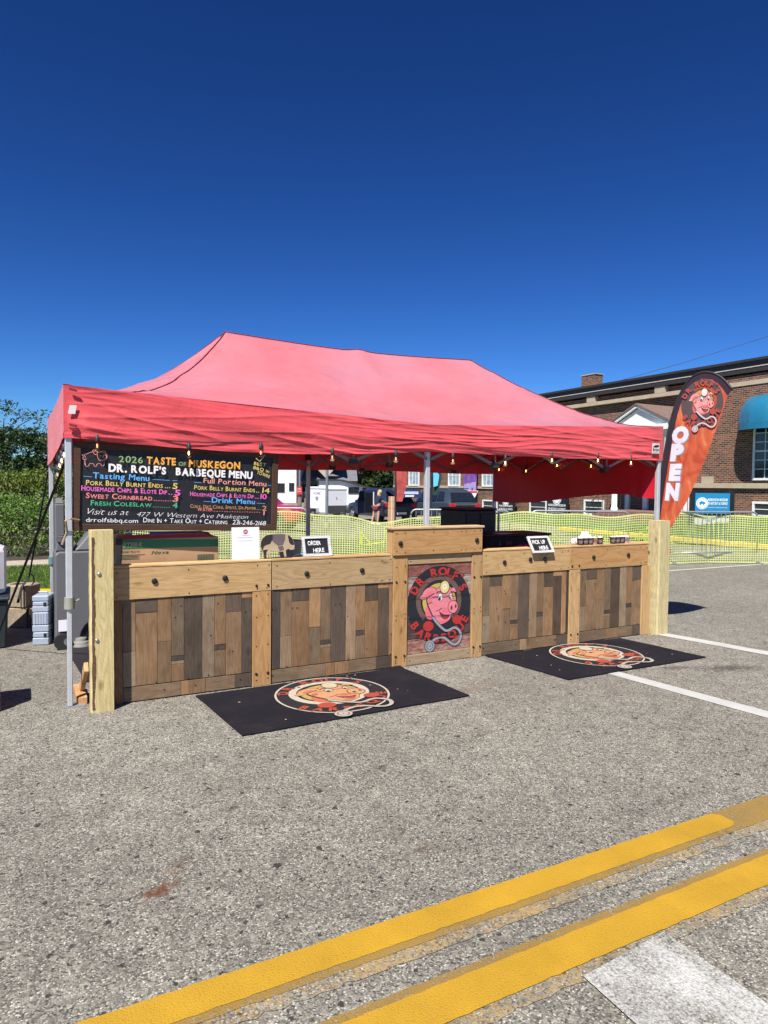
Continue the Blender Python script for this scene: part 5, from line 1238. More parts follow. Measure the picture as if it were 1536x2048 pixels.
chalk('Pork Belly Burnt Ends', .105, 1.580, .63, 1.562, .036, 'yellow', .78, .02, seed=9); chalk('...', .645, 1.56, .685, 1.56, .03, 'yellow'); chalk('5', .70, 1.555, .735, 1.553, .042, 'yellow', bold=.02)
chalk('Housemade Chips & Elote Dip', .075, 1.540, .66, 1.514, .036, 'pink', .78, .022, seed=10); chalk('..', .67, 1.513, .70, 1.512, .03, 'pink'); chalk('5', .715, 1.505, .755, 1.503, .042, 'pink', bold=.03)
chalk('Sweet Cornbread', .105, 1.487, .555, 1.468, .036, 'salmon', .78, .022, seed=11); chalk('........', .565, 1.466, .69, 1.462, .03, 'salmon', bold=0); chalk('3', .70, 1.460, .74, 1.458, .040, 'salmon', bold=.02)
chalk('Fresh Coleslaw', .135, 1.435, .55, 1.420, .036, 'teal', .78, .02, seed=12); chalk('........', .56, 1.418, .68, 1.414, .03, 'teal', bold=0); chalk('4', .70, 1.412, .735, 1.410, .040, 'teal', bold=.02)
chalk('Visit us at', .095, 1.372, .385, 1.360, .042, 'white', bold=-.012, jit=.10, slant=.35, seed=13); chalk('477 W Western Ave Muskegon', .44, 1.352, 1.275, 1.322, .034, 'white', bold=-.012, jit=.06, slant=.3, seed=14)
chalk('drrolfsbbq.com', .105, 1.318, .455, 1.304, .030, 'white', bold=.008, seed=15); chalk('Dine In + Take Out + Catering', .49, 1.308, 1.115, 1.282, .036, 'white', .74, .008, seed=16); chalk('231-246-2168', 1.155, 1.280, 1.425, 1.268, .034, 'white', bold=.005, slant=.12, seed=17)
chalk('Pork Belly Burnt Ends', .86, 1.552, 1.335, 1.532, .034, 'yellow', .78, .014, seed=18); chalk('..', 1.345, 1.53, 1.37, 1.53, .03, 'yellow'); chalk('14', 1.395, 1.527, 1.455, 1.524, .042, 'yellow', bold=.01)
chalk('Housemade Chips & Elote Dip', .83, 1.503, 1.325, 1.484, .032, 'pink', .78, .016, seed=19); chalk('...', 1.335, 1.482, 1.37, 1.482, .03, 'pink'); chalk('10', 1.38, 1.480, 1.43, 1.477, .040, 'pink', bold=.01)
chalk('Drink Menu', .995, 1.452, 1.335, 1.438, .040, 'blue', bold=.02, seed=20)
chalk('Coke, Diet Coke, Sprite, Dr.Pepper', .83, 1.413, 1.345, 1.393, .026, 'brown', .78, .014, seed=21); chalk('...', 1.35, 1.392, 1.385, 1.391, .03, 'brown', bold=0); chalk('2', 1.395, 1.385, 1.43, 1.384, .038, 'brown', bold=.02)
chalk('Water', .885, 1.388, 1.00, 1.384, .026, 'salmon', .9, .012, seed=22); chalk('...................', 1.01, 1.382, 1.38, 1.37, .03, 'salmon', bold=0); chalk('1', 1.405, 1.35, 1.415, 1.35, .036, 'salmon', bold=.02)
def chalk2(text, cx, cz, w, h_, ang, seed):
    a = math.radians(ang); d = Vector((math.cos(a), 0, math.sin(a))); m = M(); put_text(m, text, Vector((cx, .0355, cz)) - d * w / 2, d, Vector((-d.z, 0, d.x)), w, h_, .01, 1, .09, .05, 0, seed); m.build('lettering', CH['yellow'], bd)
chalk2('BEST', 1.375, 1.742, .10, .026, -9, 30); chalk2('BBQ in', 1.385, 1.702, .135, .025, -14, 31); chalk2('TOWN!', 1.40, 1.662, .11, .026, -20, 32)
m = M()
def cs_(pts, w=.0032, k=1): P = smooth2(pts, False, 2); stroke(m, P, w, Vector((0, .0355, 0)), Vector((1, 0, 0)), Vector((0, 0, 1)))
def pz(x, y): return (.072 + (x - 180) / 165 * .175 - 0.0, 1.838 - (y - 110) / 120 * .135)   # drawing units of the chalk pig
for ln in ([(188, 150), (200, 165), (190, 175), (205, 185), (212, 170), (200, 150)], [(215, 175), (205, 190), (210, 215)], [(210, 150), (240, 135), (270, 130)], [(210, 170), (203, 200), (210, 225), (232, 222), (230, 205), (262, 205), (262, 222), (280, 222), (280, 205), (305, 205), (308, 220), (325, 218), (325, 195)], [(252, 125), (262, 118), (285, 132), (280, 150), (262, 145), (252, 125)], [(300, 130), (320, 122), (335, 128), (330, 145)], [(285, 135), (300, 130), (340, 140), (345, 165), (330, 185), (300, 190), (285, 170), (282, 150)], [(318, 155), (335, 150), (342, 162), (330, 172), (318, 165), (318, 155)], [(300, 175), (315, 182), (330, 178)], [(298, 150), (302, 156)]):
    cs_([pz(*p) for p in ln])
m.build('chalk_pig', CH['rose'], bd)
m = M()
for a, b in (((.09, 1.640), (.145, 1.636)), ((.56, 1.624), (.68, 1.618)), ((.70, 1.617), (.735, 1.616)), ((.86, 1.606), (.915, 1.603)), ((1.44, 1.588), (1.47, 1.586)), ((.93, 1.462), (.985, 1.458)), ((1.35, 1.446), (1.42, 1.442))): stroke(m, [a, b], .003, Vector((0, .0355, 0)), Vector((1, 0, 0)), Vector((0, 0, 1)))
m.build('chalk_rule', CH['blue'], bd)
m = M(); m.tube([(.06, .03, 1.33), (.0, -.03, 1.345), (-.03, -.02, 1.33), (-.02, .02, 1.25), (-.05, .05, 1.16)], .008, 6); o = m.build('rope_tie', plain('hemp_rope', (.35, .26, .16), .9), mb)
m = M(); m.tube([(1.34, .03, 1.80), (1.37, .02, 1.775), (1.41, .02, 1.83)], .006, 5); m.build('rope_tie', plain('hemp_rope', (.35, .26, .16), .9), mb)
#===PART5===
mb.location += Vector((.006, -.047, 0))
# ------------------------------------------------------------------ the wooden bar
bar = thing('bar_counter', 'long rustic wooden bar of pine boards and reclaimed plank panels under the red canopy', 'bar counter', (3.0, -.1, 0))
PINE = (.56, .37, .175); PINE2 = (.49, .31, .145); ORNG = (.50, .29, .12); DIRTY = (.46, .325, .17)
F = -.098                                                    # front plane of the boards
def board(name, x0, x1, z0, z1, col, y0=F, th=.035, mat=None, par=bar, label=None):
    m = M(); m.box(x0, x1, y0, y0 + th, z0, z1)
    return m.build(name, mat or (PX if x1 - x0 > z1 - z0 else PZ), par, bev=.003, color=col, label=label)
board('top_board', .275, 1.452, .755, .985, PINE); board('top_board', 1.460, 2.552, .757, .983, DIRTY, label='top board with a dark wandering stain'); board('top_board', 3.512, 4.588, .762, .983, PINE); board('top_board', 4.592, 5.715, .765, .983, ORNG)
for a, b, c in ((.275, 1.455, PINE), (1.458, 2.528, PINE2), (3.515, 4.589, PINE), (4.592, 5.74, PINE2)):
    m = M(); m.box(a, b, F - .003, .018, .9865, 1.005); m.build('counter_cap', PX, bar, bev=.004, color=tuple(q * 1.12 for q in c))
board('stile', 1.300, 1.452, .0, .753, ORNG, F + .002); board('stile', 2.556, 2.698, 0, .983, ORNG, F - .004); board('stile', 3.388, 3.509, 0, .983, PINE2, F - .004)
board('stile', 4.592, 4.738, .0, .763, PINE, F + .002); board('stile', 5.632, 5.762, .0, .763, PINE, F + .002); board('stile', .2765, .34, 0, .753, (.30, .17, .09), F + .002)
board('rail', 2.700, 3.386, .902, .982, DIRTY, F + .004); board('rail', 2.700, 3.386, .004, .096, (.36, .27, .17), F + .004)
# panels of reclaimed planks
DK = (.110, .080, .058); GB_ = (.215, .148, .090); LT = (.31, .225, .142); BN = (.255, .158, .086); OR_ = (.32, .195, .10); VD = (.070, .055, .045)
PAT = [(.075, [(1, VD)]), (.10, [(.60, GB_), (1, LT)]), (.15, [(.17, DK), (1, BN)]), (.10, [(.52, OR_), (1, GB_)]), (.093, [(.70, GB_), (.76, VD), (.80, LT), (1, BN)]), (.136, [(1, DK)]), (.093, [(1, LT)]), (.087, [(.62, BN), (.69, VD), (1, GB_)]), (.124, [(.24, DK), (1, BN)]), (.11, [(.08, OR_), (1, DK)]), (.06, [(1, OR_)])]
PL_ = {}
def plank_piece(par, x0, x1, z0, z1, col, y, r):
    d = r.uniform(0, .004); k_ = r.uniform(.85, 1.3); w_ = r.uniform(-.06, .06); c = (col[0] * k_ * (1 + w_), col[1] * k_, col[2] * k_ * (1 - w_)); hz = x1 - x0 > z1 - z0
    m = M(); m.box(x0 + .0012, x1 - .0012, y - d, y + .012, z0 + .0012, z1 - .0012); return m.build('plank', WX if hz and z1 - z0 < .12 and x1 - x0 > .15 else WZ, par, bev=.0015, color=c)
def panel(x0, x1, start, seed):
    r = random.Random(seed); m = M(); m.box(x0 - .01, x1 + .01, F + .026, F + .033, .002, .752); pn = m.build('panel', plain('panel_back', (.02, .016, .014), .9), bar)
    y = F + .0125; zt, zb = .760, .118; x = x0; i = start
    while x < x1 - .004:
        w, pcs = PAT[i % len(PAT)]; i += 1
        if i == start + 1: w *= .9
        e = min(x + w, x1)
        if x1 - e < .02: e = x1
        f0 = 0.0
        for f1, c in pcs:
            plank_piece(pn, x, e, zt - (zt - zb) * f1, zt - (zt - zb) * f0, c, y, r); f0 = f1
        x = e
    cuts = sorted([x0, x1] + [x0 + (x1 - x0) * q for q in (.43, .50, .62, .86)]); cols = [GB_, OR_, BN, GB_, DK]
    for a, b, c in zip(cuts, cuts[1:], cols): plank_piece(pn, a, b, .008, .114, c, y, r)
panel(.342, 1.298, 1, 1); panel(1.462, 2.553, 0, 2); panel(3.513, 4.590, 1, 3); panel(4.742, 5.630, 1, 4)
# emblem bay: five painted boards behind the frame
m = M(); m.box(2.70, 3.386, F + .027, F + .034, .09, .91); lb = m.build('emblem_panel', plain('panel_back', (.02, .016, .014), .9), bar)
def worn_paint(name, col, under):
    if name in MC: return MC[name]
    m, nt, b, out = newmat(name); tc = N(nt, 'ShaderNodeTexCoord'); mp = N(nt, 'ShaderNodeMapping'); mp.inputs['Scale'].default_value = (3, 3, 14); nt.links.new(tc.outputs['Object'], mp.inputs[0])
    nz = N(nt, 'ShaderNodeTexNoise', Scale=3.0, Detail=8.0, Roughness=.75); nt.links.new(mp.outputs[0], nz.inputs['Vector'])
    nt.links.new(mixc(nt, under, col, ramp(nt, nz.outputs[0], [(.40, 0), (.55, 1)])), b.inputs['Base Color']); b.inputs['Roughness'].default_value = .75; bump(nt, b, nz.outputs[0], .4, .002); MC[name] = m; return m
zz = [.097, .235, .425, .60, .79, .900]
for k, (c, u) in enumerate((((.22, .07, .055), (.36, .24, .18)), ((.035, .02, .022), (.10, .06, .05)), ((.07, .035, .035), (.30, .22, .18)), ((.38, .31, .27), (.20, .10, .08)), ((.17, .045, .035), (.26, .12, .09)))):
    m = M(); m.box(2.701, 3.385, F + .0125, F + .0265, zz[k] + .0015, zz[k + 1] - .0015); m.build('painted_board', worn_paint('worn_paint_%s' % 'abcde'[k], c, u), lb, bev=.0015)
def fr_panel(x, y, k):
    top = 75 - .04 * x; bot = 2025 - .12 * x; v = (y - top) / (bot - top); u = (x - 18 - y / 2048 * 42) / 1340
    return (2.704 + u * .680, F + .0120 - .0001 * k, .897 - v * .797)
emblem(lb, fr_panel, PAL_PANEL)
m = M()
for z in zz[1:-1]: m.box(2.702, 3.384, F + .0050, F + .0055, z - .0018, z + .0018)
m.build('board_joint', BLK, lb, kind='stuff')
# raised box over the emblem bay
board('box_front', 2.545, 3.487, .988, 1.212, ORNG, F - .020, .035); board('box_side', 2.545, 2.575, .988, 1.212, PINE, F + .0155, .09); board('box_side', 3.457, 3.487, .988, 1.212, PINE, F + .0155, .09)
m = M(); m.box(2.528, 3.505, F - .028, .015, 1.2135, 1.234); m.build('box_cap', PX, bar, bev=.004, color=(.60, .42, .24))
m = M(); m.box(2.56, 3.48, F - .016, .0, .9845, .9875); m.build('box_floor', PX, bar, color=PINE2)
# end posts, live edge on the left one
def end_post(x0, x1, y0, y1, h_, col, bark=None, seed=1, label=None):
    m = M(); nz_ = 60; ring = []
    for i in range(nz_ + 1):
        z = h_ * i / nz_; w = .006 * noise.noise(Vector((z * 3, seed, 0))) + .003 * noise.noise(Vector((z * 14, seed, 2))); k = len(m.v)
        b = .012 + .007 * noise.noise(Vector((z * 6, seed, 7))) if bark else .004
        pts = [(x0 + (b if bark else 0), y0), (x1 + w * .4, y0 + w * .2), (x1 + w * .4, y1), (x0 + w, y1), (x0 + w * .8, y0 + b)]
        m.v += [(a, q, z) for a, q in pts]
        ring.append(k)
    for a, b in zip(ring, ring[1:]):
        for i in range(5): j = (i + 1) % 5; m.face([a + i, a + j, b + j, b + i])
    m.face([ring[0] + i for i in range(5)][::-1]); m.face([ring[-1] + i for i in range(5)])
    return m.build('end_post', RZ, bar, color=col, label=label)
lp = end_post(.118, .268, -.205, -.105, 1.268, (.64, .54, .27), True, 3, 'yellow rough-sawn left end post with a strip of bark')
m = M(); nb = 90
for i in range(nb + 1):
    z = .02 + 1.20 * i / nb; a = .128 + .004 * noise.noise(Vector((z * 9, 1, 1))); w = .020 + .010 * noise.noise(Vector((z * 5, 4, 1))) + .006 * noise.noise(Vector((z * 30, 4, 8))); w = max(.002, w)
    m.v += [(a, -.2065, z), (a + w, -.2065, z)]
for i in range(nb): m.face([2 * i, 2 * i + 1, 2 * i + 3, 2 * i + 2])
m.build('bark_strip', plain('dark_bark', (.11, .06, .03), .95, var=.7, scale=60, bmp=.004), lp)
rp = end_post(5.790, 5.955, -.178, -.035, 1.245, (.60, .52, .29), True, 8, 'pale rough-sawn right end post')
BLT = plain('zinc_bolt', (.42, .42, .42), .35, .8)
for x, z in ((.176, .965), (.160, .504)):
    m = M(); m.lathe((0, 0, 0), [(0, .009), (.008, .008), (.013, .004), (.014, 0)], 12); m.v = [(x + a, -.2055 - c, z + b) for a, b, c in m.v]; m.build('bolt_head', BLT, lp, smooth=True)
m = M(); m.lathe((0, 0, 0), [(0, .009), (.008, .008), (.013, .004), (.014, 0)], 12); m.v = [(5.9515 + c, -.10 + a, .93 + b) for a, b, c in m.v]; m.build('bolt_head', plain('dark_bolt', (.03, .03, .03), .5), rp, smooth=True)
m = M(); m.box(.045, .115, .02, .40, .0, .055); m.build('foot_block', WY, bar, bev=.004, color=(.62, .36, .17))
m = M(); m.bar((.100, -.09, .30), (.092, .24, .058), .030, .07); m.build('foot_brace', WY, bar, bev=.003, color=(.62, .38, .19))
m = M(); m.box(5.70, 5.78, .03, .40, 0, .055); m.build('foot_block', WY, bar, bev=.004, color=(.55, .33, .16))
# pegs, lag bolts and screws
PEG = plain('dark_iron_peg', (.022, .018, .016), .55, .3)
for x, z, y in ((.56, .882, F), (1.08, .875, F), (1.75, .874, F), (2.25, .876, F), (2.61, 1.094, F - .020), (3.42, 1.100, F - .020), (3.76, .878, F), (4.075, .892, F), (4.26, .885, F), (4.91, .879, F), (5.41, .884, F)):
    m = M(); m.cyl((x, y - .001, z), (x, y - .010, z), .021, .0205, n=18); m.ball((x, y - .009, z), .0205, .007, .0205, 18, 8); m.build('peg', PEG, bar, smooth=True, auto=.7)
def lag(x, z, y):
    m = M(); m.cyl((x, y - .0005, z), (x, y - .006, z), .0115, .009, n=8); m.build('lag_bolt', PEG, bar)
for x0, x1, y in ((1.325, 1.425, F + .002), (4.617, 4.715, F + .002)):
    lag(x0 + .005, .10, y); lag(x1, .10, y)
    lag(x0 + .005, .80, y - .002); lag(x1, .80, y - .002)
for xa, xb in ((2.585, 2.672), (3.412, 3.487)):
    for z in (.10, .755): lag(xa, z, F - .004); lag(xb, z, F - .004)
m = M(); r = random.Random(4)
def screw(x, z, y): m.cyl((x, y - .0004, z), (x, y - .0022, z), .0052, n=6)
for (a, b, z0, z1) in ((.275, 1.452, .755, .985), (1.46, 2.552, .757, .983), (3.512, 4.588, .762, .983), (4.592, 5.715, .765, .983)):
    for x in (a + .03, b - .03, a + .45 * (b - a), b - .11):
        for z in (z0 + .025, z1 - .03): screw(x + r.uniform(-.01, .01), z + r.uniform(-.006, .006), F)
for xa, xb in ((2.585, 2.672), (3.412, 3.487)):
    for z in (.045, .065, .42, .46, .885): screw(xa, z, F - .004); screw(xb, z + .01, F - .004)
for xa, xb in ((1.330, 1.425), (4.62, 4.715)):
    for z in (.05, .32, .55, .72): screw(xa, z, F + .002); screw(xb, z + .008, F + .002)
for x in (2.575, 2.66, 2.95, 3.25, 3.30, 3.40, 3.46):
    for z in (1.02, 1.185): screw(x, z + r.uniform(-.005, .005), F - .020)
screw(3.07, .945, F + .004); screw(2.73, .93, F + .004); screw(3.36, .05, F + .004); screw(2.73, .045, F + .004)
for k in range(60):
    x = r.uniform(.36, 5.6); z = r.choice([.745, .60, .30, .13, .07, r.uniform(.1, .7)])
    if 2.55 < x < 3.52 or 1.29 < x < 1.46 or 4.59 < x < 4.74: continue
    screw(x, z, F + .009)
m.build('screw_heads', PEG, bar, kind='stuff')

# ------------------------------------------------------------------ things on and behind the bar
def table(label, x0, x1, y0, y1, h_):
    t = thing('folding_table', label, 'table', ((x0 + x1) / 2, (y0 + y1) / 2, 0)); m = M(); m.box(x0, x1, y0, y1, h_ - .035, h_); m.build('table_top', plain('grey_table_plastic', (.30, .30, .29), .6), t, bev=.008)
    for x in (x0 + .08, x1 - .08):
        for y in (y0 + .06, y1 - .06): m = M(); m.cyl((x, y, 0), (x, y, h_ - .035), .014, n=8); m.build('leg', STL, t)
table('grey folding table behind the left half of the bar', .28, 2.1, .04, 1.0, .772); table('grey folding table behind the right half of the bar, under the smoker', 3.55, 5.4, .45, 1.5, .74)
t = thing('cardboard_carton', 'wide brown carton with a green band, standing behind the left end of the bar', 'box', (.77, .7, .741))
m = M(); m.box(.395, 1.150, .50, .92, .742, 1.150); cb = m.build('carton', CB, t, bev=.004)
GRN = plain('printed_green', (.018, .16, .075), .7)
m = M(); m.prism([(.396, .4985, 1.080), (1.149, .4985, 1.072), (1.149, .4985, 1.128), (.396, .4985, 1.148)], (0, -.0012, 0)); m.build('green_band', GRN, cb)
m = M(); put_text(m, 'NFT300-K', (.425, .4965, 1.092), (1, 0, 0), (0, 0, 1), .15, .032, .03); m.build('lettering', plain('tan_print', (.42, .36, .22), .7), cb)
m = M(); put_text(m, 'FOOD TRAYS', (.425, .4985, 1.048), (1, 0, 0), (0, 0, 1), .13, .013, .03); put_text(m, 'Nova', (.64, .4985, 1.030), (1, 0, 0), (0, 0, 1), .125, .026, .02, slant=.3)
for k in range(4): m.box(.425, .425 + (.17, .13, .12, .13)[k], .4980, .4988, 1.030 - k * .010, 1.033 - k * .010)
for k in range(22): m.box(.985 + k * .006, .985 + k * .006 + (.002, .0035)[k % 2], .4980, .4988, .955, 1.015)
m.build('lettering', plain('dark_green_print', (.02, .085, .045), .7), cb)
t.location += Vector((-.082, -.435, .032)); t.rotation_euler = (0, 0, .035)
t = thing('orange_label_box', 'narrow pale box with an orange label between the left end post and the green-banded carton', 'box', (.32, .6, .741))
m = M(); m.box(.27, .375, .55, .85, .742, 1.215); cb = m.build('carton', plain('pale_carton', (.55, .42, .33), .8), t, bev=.004)
m = M(); m.box(.315, .372, .5480, .5492, 1.045, 1.14); m.build('orange_label', plain('orange_print', (.62, .20, .03), .6), cb); m = M(); m.box(.272, .365, .5480, .5492, 1.185, 1.20); m.build('grey_stripe', plain('dark_print', (.1, .09, .09), .6), cb)
t.location += Vector((-.035, -.40, .032))
t = thing('black_panel', 'upright black plastic panel leaning against the left side of the green-banded carton', 'panel', (.40, .47, .741)); m = M(); m.prism([(.355, .455, .742), (.385, .455, .742), (.415, .455, 1.152), (.372, .455, 1.152)], (0, .03, 0)); m.build('panel', PLS, t, bev=.003)
t.location += Vector((-.055, -.41, .032))
t = thing('purple_rack', 'purple plastic hoop frame rising behind the right end of the green-banded carton', 'rack', (1.15, .95, .741))
m = M(); m.tube([(.70, .96, 1.148), (1.14, .96, 1.142), (1.20, .96, 1.13), (1.235, .96, 1.10), (1.245, .96, 1.05), (1.255, .96, .742)], .027, 8); m.build('hoop', plain('purple_plastic', (.12, .10, .36), .45), t, smooth=True)
m = M(); m.tube([(.72, 1.0, 1.14), (.72, 1.0, .742)], .027, 8); m.build('hoop_leg', plain('purple_plastic', (.12, .10, .36), .45), t)
t = thing('notice_sheet', 'white printed notice with small red round logo standing on the bar below the menu', 'notice', (1.257, -.045, 1.006))
PAP = plain('white_paper', (.76, .75, .82), .7, var=.02); m = M(); m.obox((1.257, -.045, 1.132), (.222, 0, 0), (0, .003, 0), (0, .01, .252)); ps = m.build('sheet', PAP, t)
def nf(x, z, k=1): return (x, -.0468 - (0) + (z - 1.132) * .04 - .0003 * k, z)
m = M(); m.poly([nf(1.257 + .019 * math.cos(i * .524), 1.222 + .019 * math.sin(i * .524)) for i in range(12)]); m.build('red_logo', plain('sign_red', (.5, .03, .025), .5), ps)
m = M(); put_text(m, 'DR', nf(1.257, 1.217, 2), (1, 0, 0), (0, .04, 1), .022, .010, .03, align='C')
m.build('lettering', PAP, ps)
m = M()
for (a, b, z) in ((1.225, 1.29, 1.192), (1.195, 1.315, 1.176), (1.205, 1.31, 1.150)): m.poly([nf(a, z), nf(b, z), nf(b, z + .0022), nf(a, z + .0022)])
m.build('print_rule', plain('grey_print', (.25, .25, .28), .6), ps)
m = M(); m.box(1.18, 1.335, -.05, .012, 1.0055, 1.0085); m.build('stand_foot', plain('clear_acrylic', (.5, .5, .5), .2), t)
t = thing('pig_cutout', 'spotted pig silhouette of painted metal standing on the bar beside the notice', 'figurine', (1.52, -.05, 1.006))
def pg(x, y, dy=0): return (1.376 + ((440 + x / 6.4) - 521) / 69 * .292, -.05 + dy, 1.0 + (1116.5 - (1040 + y / 6.4)) / 48.5 * .202)
out = [(518, 330), (522, 270), (545, 225), (590, 192), (680, 180), (760, 176), (830, 184), (885, 205), (920, 240), (942, 290), (952, 340), (946, 382), (905, 386), (870, 372), (838, 388), (846, 470), (826, 472), (806, 402), (770, 404), (788, 470), (766, 474), (748, 404), (650, 392), (640, 430), (652, 478), (632, 484), (616, 420), (596, 420), (590, 450), (604, 484), (564, 488), (556, 430), (540, 380)]
m = M(); m.prism([pg(*p) for p in out], (0, .012, 0)); bdp = m.build('body', plain('cream_enamel', (.46, .36, .22), .5, var=.15), t)
DKB = plain('dark_brown_patch', (.03, .022, .022), .45); GRYP = plain('mauve_grey_patch', (.14, .105, .11), .5)
for nm, mt, pts in (('rump_patch', DKB, [(522, 330), (526, 272), (548, 230), (592, 196), (672, 184), (670, 240), (640, 300), (590, 315), (560, 330), (545, 380)]), ('saddle_patch', GRYP, [(678, 184), (830, 188), (828, 250), (800, 320), (740, 330), (690, 290), (660, 262)]), ('neck_patch', DKB, [(862, 200), (888, 210), (920, 245), (942, 300), (944, 325), (905, 320), (880, 290)]), ('leg_patch', DKB, [(548, 375), (612, 372), (592, 400), (588, 450), (600, 482), (566, 485), (560, 430)]), ('leg_patch', DKB, [(750, 404), (770, 404), (787, 468), (767, 472)]), ('belly_patch', GRYP, [(735, 340), (800, 330), (815, 380), (760, 396)])):
    m = M(); m.poly([Vector(pg(*p)) + Vector((0, -.0012, 0)) for p in pts]); m.build(nm, mt, bdp)
m = M(); m.box(1.40, 1.64, -.065, -.025, 1.0055, 1.0095); m.build('base', DKB, t)
t = thing('bucket', 'pale plastic bucket behind the pig silhouette', 'bucket', (1.80, .42, .741)); m = M(); m.lathe((1.80, .42, .742), [(0, .003), (.085, .003), (.10, .345), (.108, .345), (.108, .365), (.098, .365), (.083, .012), (0, .012)], 20); m.build('pail', plain('pale_bucket_plastic', (.45, .47, .36), .5), t, smooth=True, auto=.6)
m = M(); m.box(1.70, 1.90, .36, .50, .742, .7425); 
t = thing('blue_cloth', 'crumpled dark and blue cloth between the pig silhouette and the order sign', 'cloth', (1.74, -.01, 1.006)); m = M(); m.ball((1.70, -.02, 1.017), .05, .02, .014, 12, 6); m.build('dark_fold', plain('navy_cloth', (.012, .018, .05), .8, var=.15), t, smooth=True); m = M(); m.ball((1.742, -.015, 1.018), .028, .02, .015, 10, 6); m.build('blue_fold', plain('blue_cloth_weave', (.05, .25, .55), .8), t, smooth=True)
def slate(name, label, xa, xb, top, bot, lines):
    """small framed chalk sign leaning back; top / bot = (y, z) of its edges"""
    t = thing(name, label, 'sign', ((xa + xb) / 2, bot[0], bot[1])); up = Vector((0, top[0] - bot[0], top[1] - bot[1])); H = up.length; up.normalize(); n = Vector((0, -up.z, up.y)); o = Vector((xa, bot[0], bot[1])); Wd = xb - xa; e = .022
    m = M(); m.obox(o + Vector((Wd / 2, 0, 0)) + up * H / 2 - n * .006, (Wd - .01, 0, 0), n * .006, up * (H - .01)); b = m.build('slate', plain('chalkboard_black', (.010, .010, .013), .55), t)
    for (u, v, w, h_) in ((Wd / 2, e / 2, Wd, e), (Wd / 2, H - e / 2, Wd, e), (e / 2, H / 2, e, H - 2 * e), (Wd - e / 2, H / 2, e, H - 2 * e)):
        m = M(); m.obox(o + Vector((u, 0, 0)) + up * v, (w, 0, 0), n * .014, up * h_); m.build('frame_board', wood('whitewashed_wood', 'x', worn=.2, knots=.2), t, color=(.62, .64, .66))
    m = M()
    for k, (tx, u, v, w, h_) in enumerate(lines): put_text(m, tx, o + Vector((u * Wd, 0, 0)) + up * v * H - n * .0 + n * -.0022 + n * .0, (1, 0, 0), up, w * Wd, h_ * H, .012, 1, .09, .06, 0, 50 + k)
    m.v = [tuple(Vector(p) + n * .0) for p in m.v]
    m.build('lettering', CH['white'], b); return t
slate('order_sign', 'small framed chalk sign reading ORDER HERE on the bar left of the raised box', 1.735, 1.985, (-.015, 1.172), (-.065, 1.008), [('ORDER', .20, .56, .46, .20), ('HERE', .36, .20, .40, .20)])
ps_ = slate('pickup_sign', 'small framed chalk sign reading PICK UP HERE leaning over the front of the right bar', 4.078, 4.348, (-.035, 1.108), (-.136, .955), [('PICK UP', .17, .56, .60, .22), ('HERE', .38, .20, .42, .22)])
m = M()
for x in (4.19, 4.26): m.tube([(x, -.140, .962), (x + .002, -.128, .93), (x + .003, -.112, .90)], .0016, 4)
m.build('hanging_wire', PLS, ps_)
# cups
CUPD = plain('dark_brown_cup', (.035, .022, .020), .5); CUPT = plain('tan_cup', (.42, .22, .12), .6); FOAM = plain('white_foam', (.75, .73, .72), .8, var=.05)
LGR = plain('cup_ring_print', (.36, .27, .25), .6); LPK = plain('cup_pink_print', (.30, .15, .14), .6)
def cup(label, x, y, body, r=.034, h_=.072, fill=True):
    t = thing('paper_cup', label, 'cup', (x, y, 1.0055), 'cups lined up on the bar'); z = 1.0057
    m = M(); m.lathe((x, y, z), [(0, 0), (r * .80, 0), (r, h_), (r * 1.05, h_), (r * 1.05, h_ - .004), (r * .96, h_ - .002), (r * .93, h_ - .008), (0, h_ - .008)], 18); m.build('cup_body', body, t, smooth=True, auto=.6)
    v = Vector((CAM.x - x, CAM.y - y, 0)).normalized(); a0 = math.atan2(v.y, v.x) + .25
    for R, mt, o in ((.021, LGR, .0008), (.0165, CUPD, .0014), (.0115, LPK, .0020)):
        m = M(); pts = []
        for i in range(16):
            b = i * math.pi / 8; dz = R * math.sin(b); rr = r * (.80 + .20 * ((h_ * .52 + dz) / h_)) + o; an = a0 + R * math.cos(b) / rr; pts.append((x + rr * math.cos(an), y + rr * math.sin(an), z + h_ * .52 + dz))
        m.poly(pts); m.build('ring_print', mt, t)
    if fill: m = M(); m.ball((x, y, z + h_ - .004), r * .9, r * .9, .014, 12, 6); m.build('filling', FOAM, t, smooth=True)
ORD = ['first', 'second', 'third', 'fourth']
for k, (x, b, l) in enumerate(((4.765, CUPD, 'dark cup at the left end of the left group'), (4.835, CUPD, 'second dark cup from the left in the left group'), (4.900, CUPD, 'dark cup just left of the tan cup'), (4.962, CUPT, 'only tan cup in the left group'), (5.04, CUPD, 'dark cup just right of the tan cup'))): cup(l, x, -.055, b)
for k, (x, b, l) in enumerate(((5.225, CUPD, 'dark cup at the left end of the right group'), (5.290, CUPD, 'second dark cup from the left in the right group'), (5.355, CUPD, 'third dark cup from the left in the right group'), (5.425, plain('pinkish_cup', (.45, .30, .28), .6), 'pale pinkish cup at the right end of the right group'))): cup(l, x, -.055, b)
t = thing('napkin_heap', 'heap of white crumpled napkins behind the left group of cups', 'napkins', (4.9, 0, 1.0055)); r = random.Random(9)
for k in range(9):
    m = M(); x = 4.72 + k * .045; hh = .035 + .045 * math.exp(-((x - 4.88) / .07) ** 2); m.ball((x, -.002 + r.uniform(-.005, .005), 1.0065 + hh * .9), .034, .022, hh * .9, 9, 6)
    m.v = [(a + .007 * noise.noise(Vector((a * 60, b * 60, c * 60))), b, c + .010 * noise.noise(Vector((a * 50, c * 50, 3)))) for a, b, c in m.v]; m.build('napkin', FOAM, t)
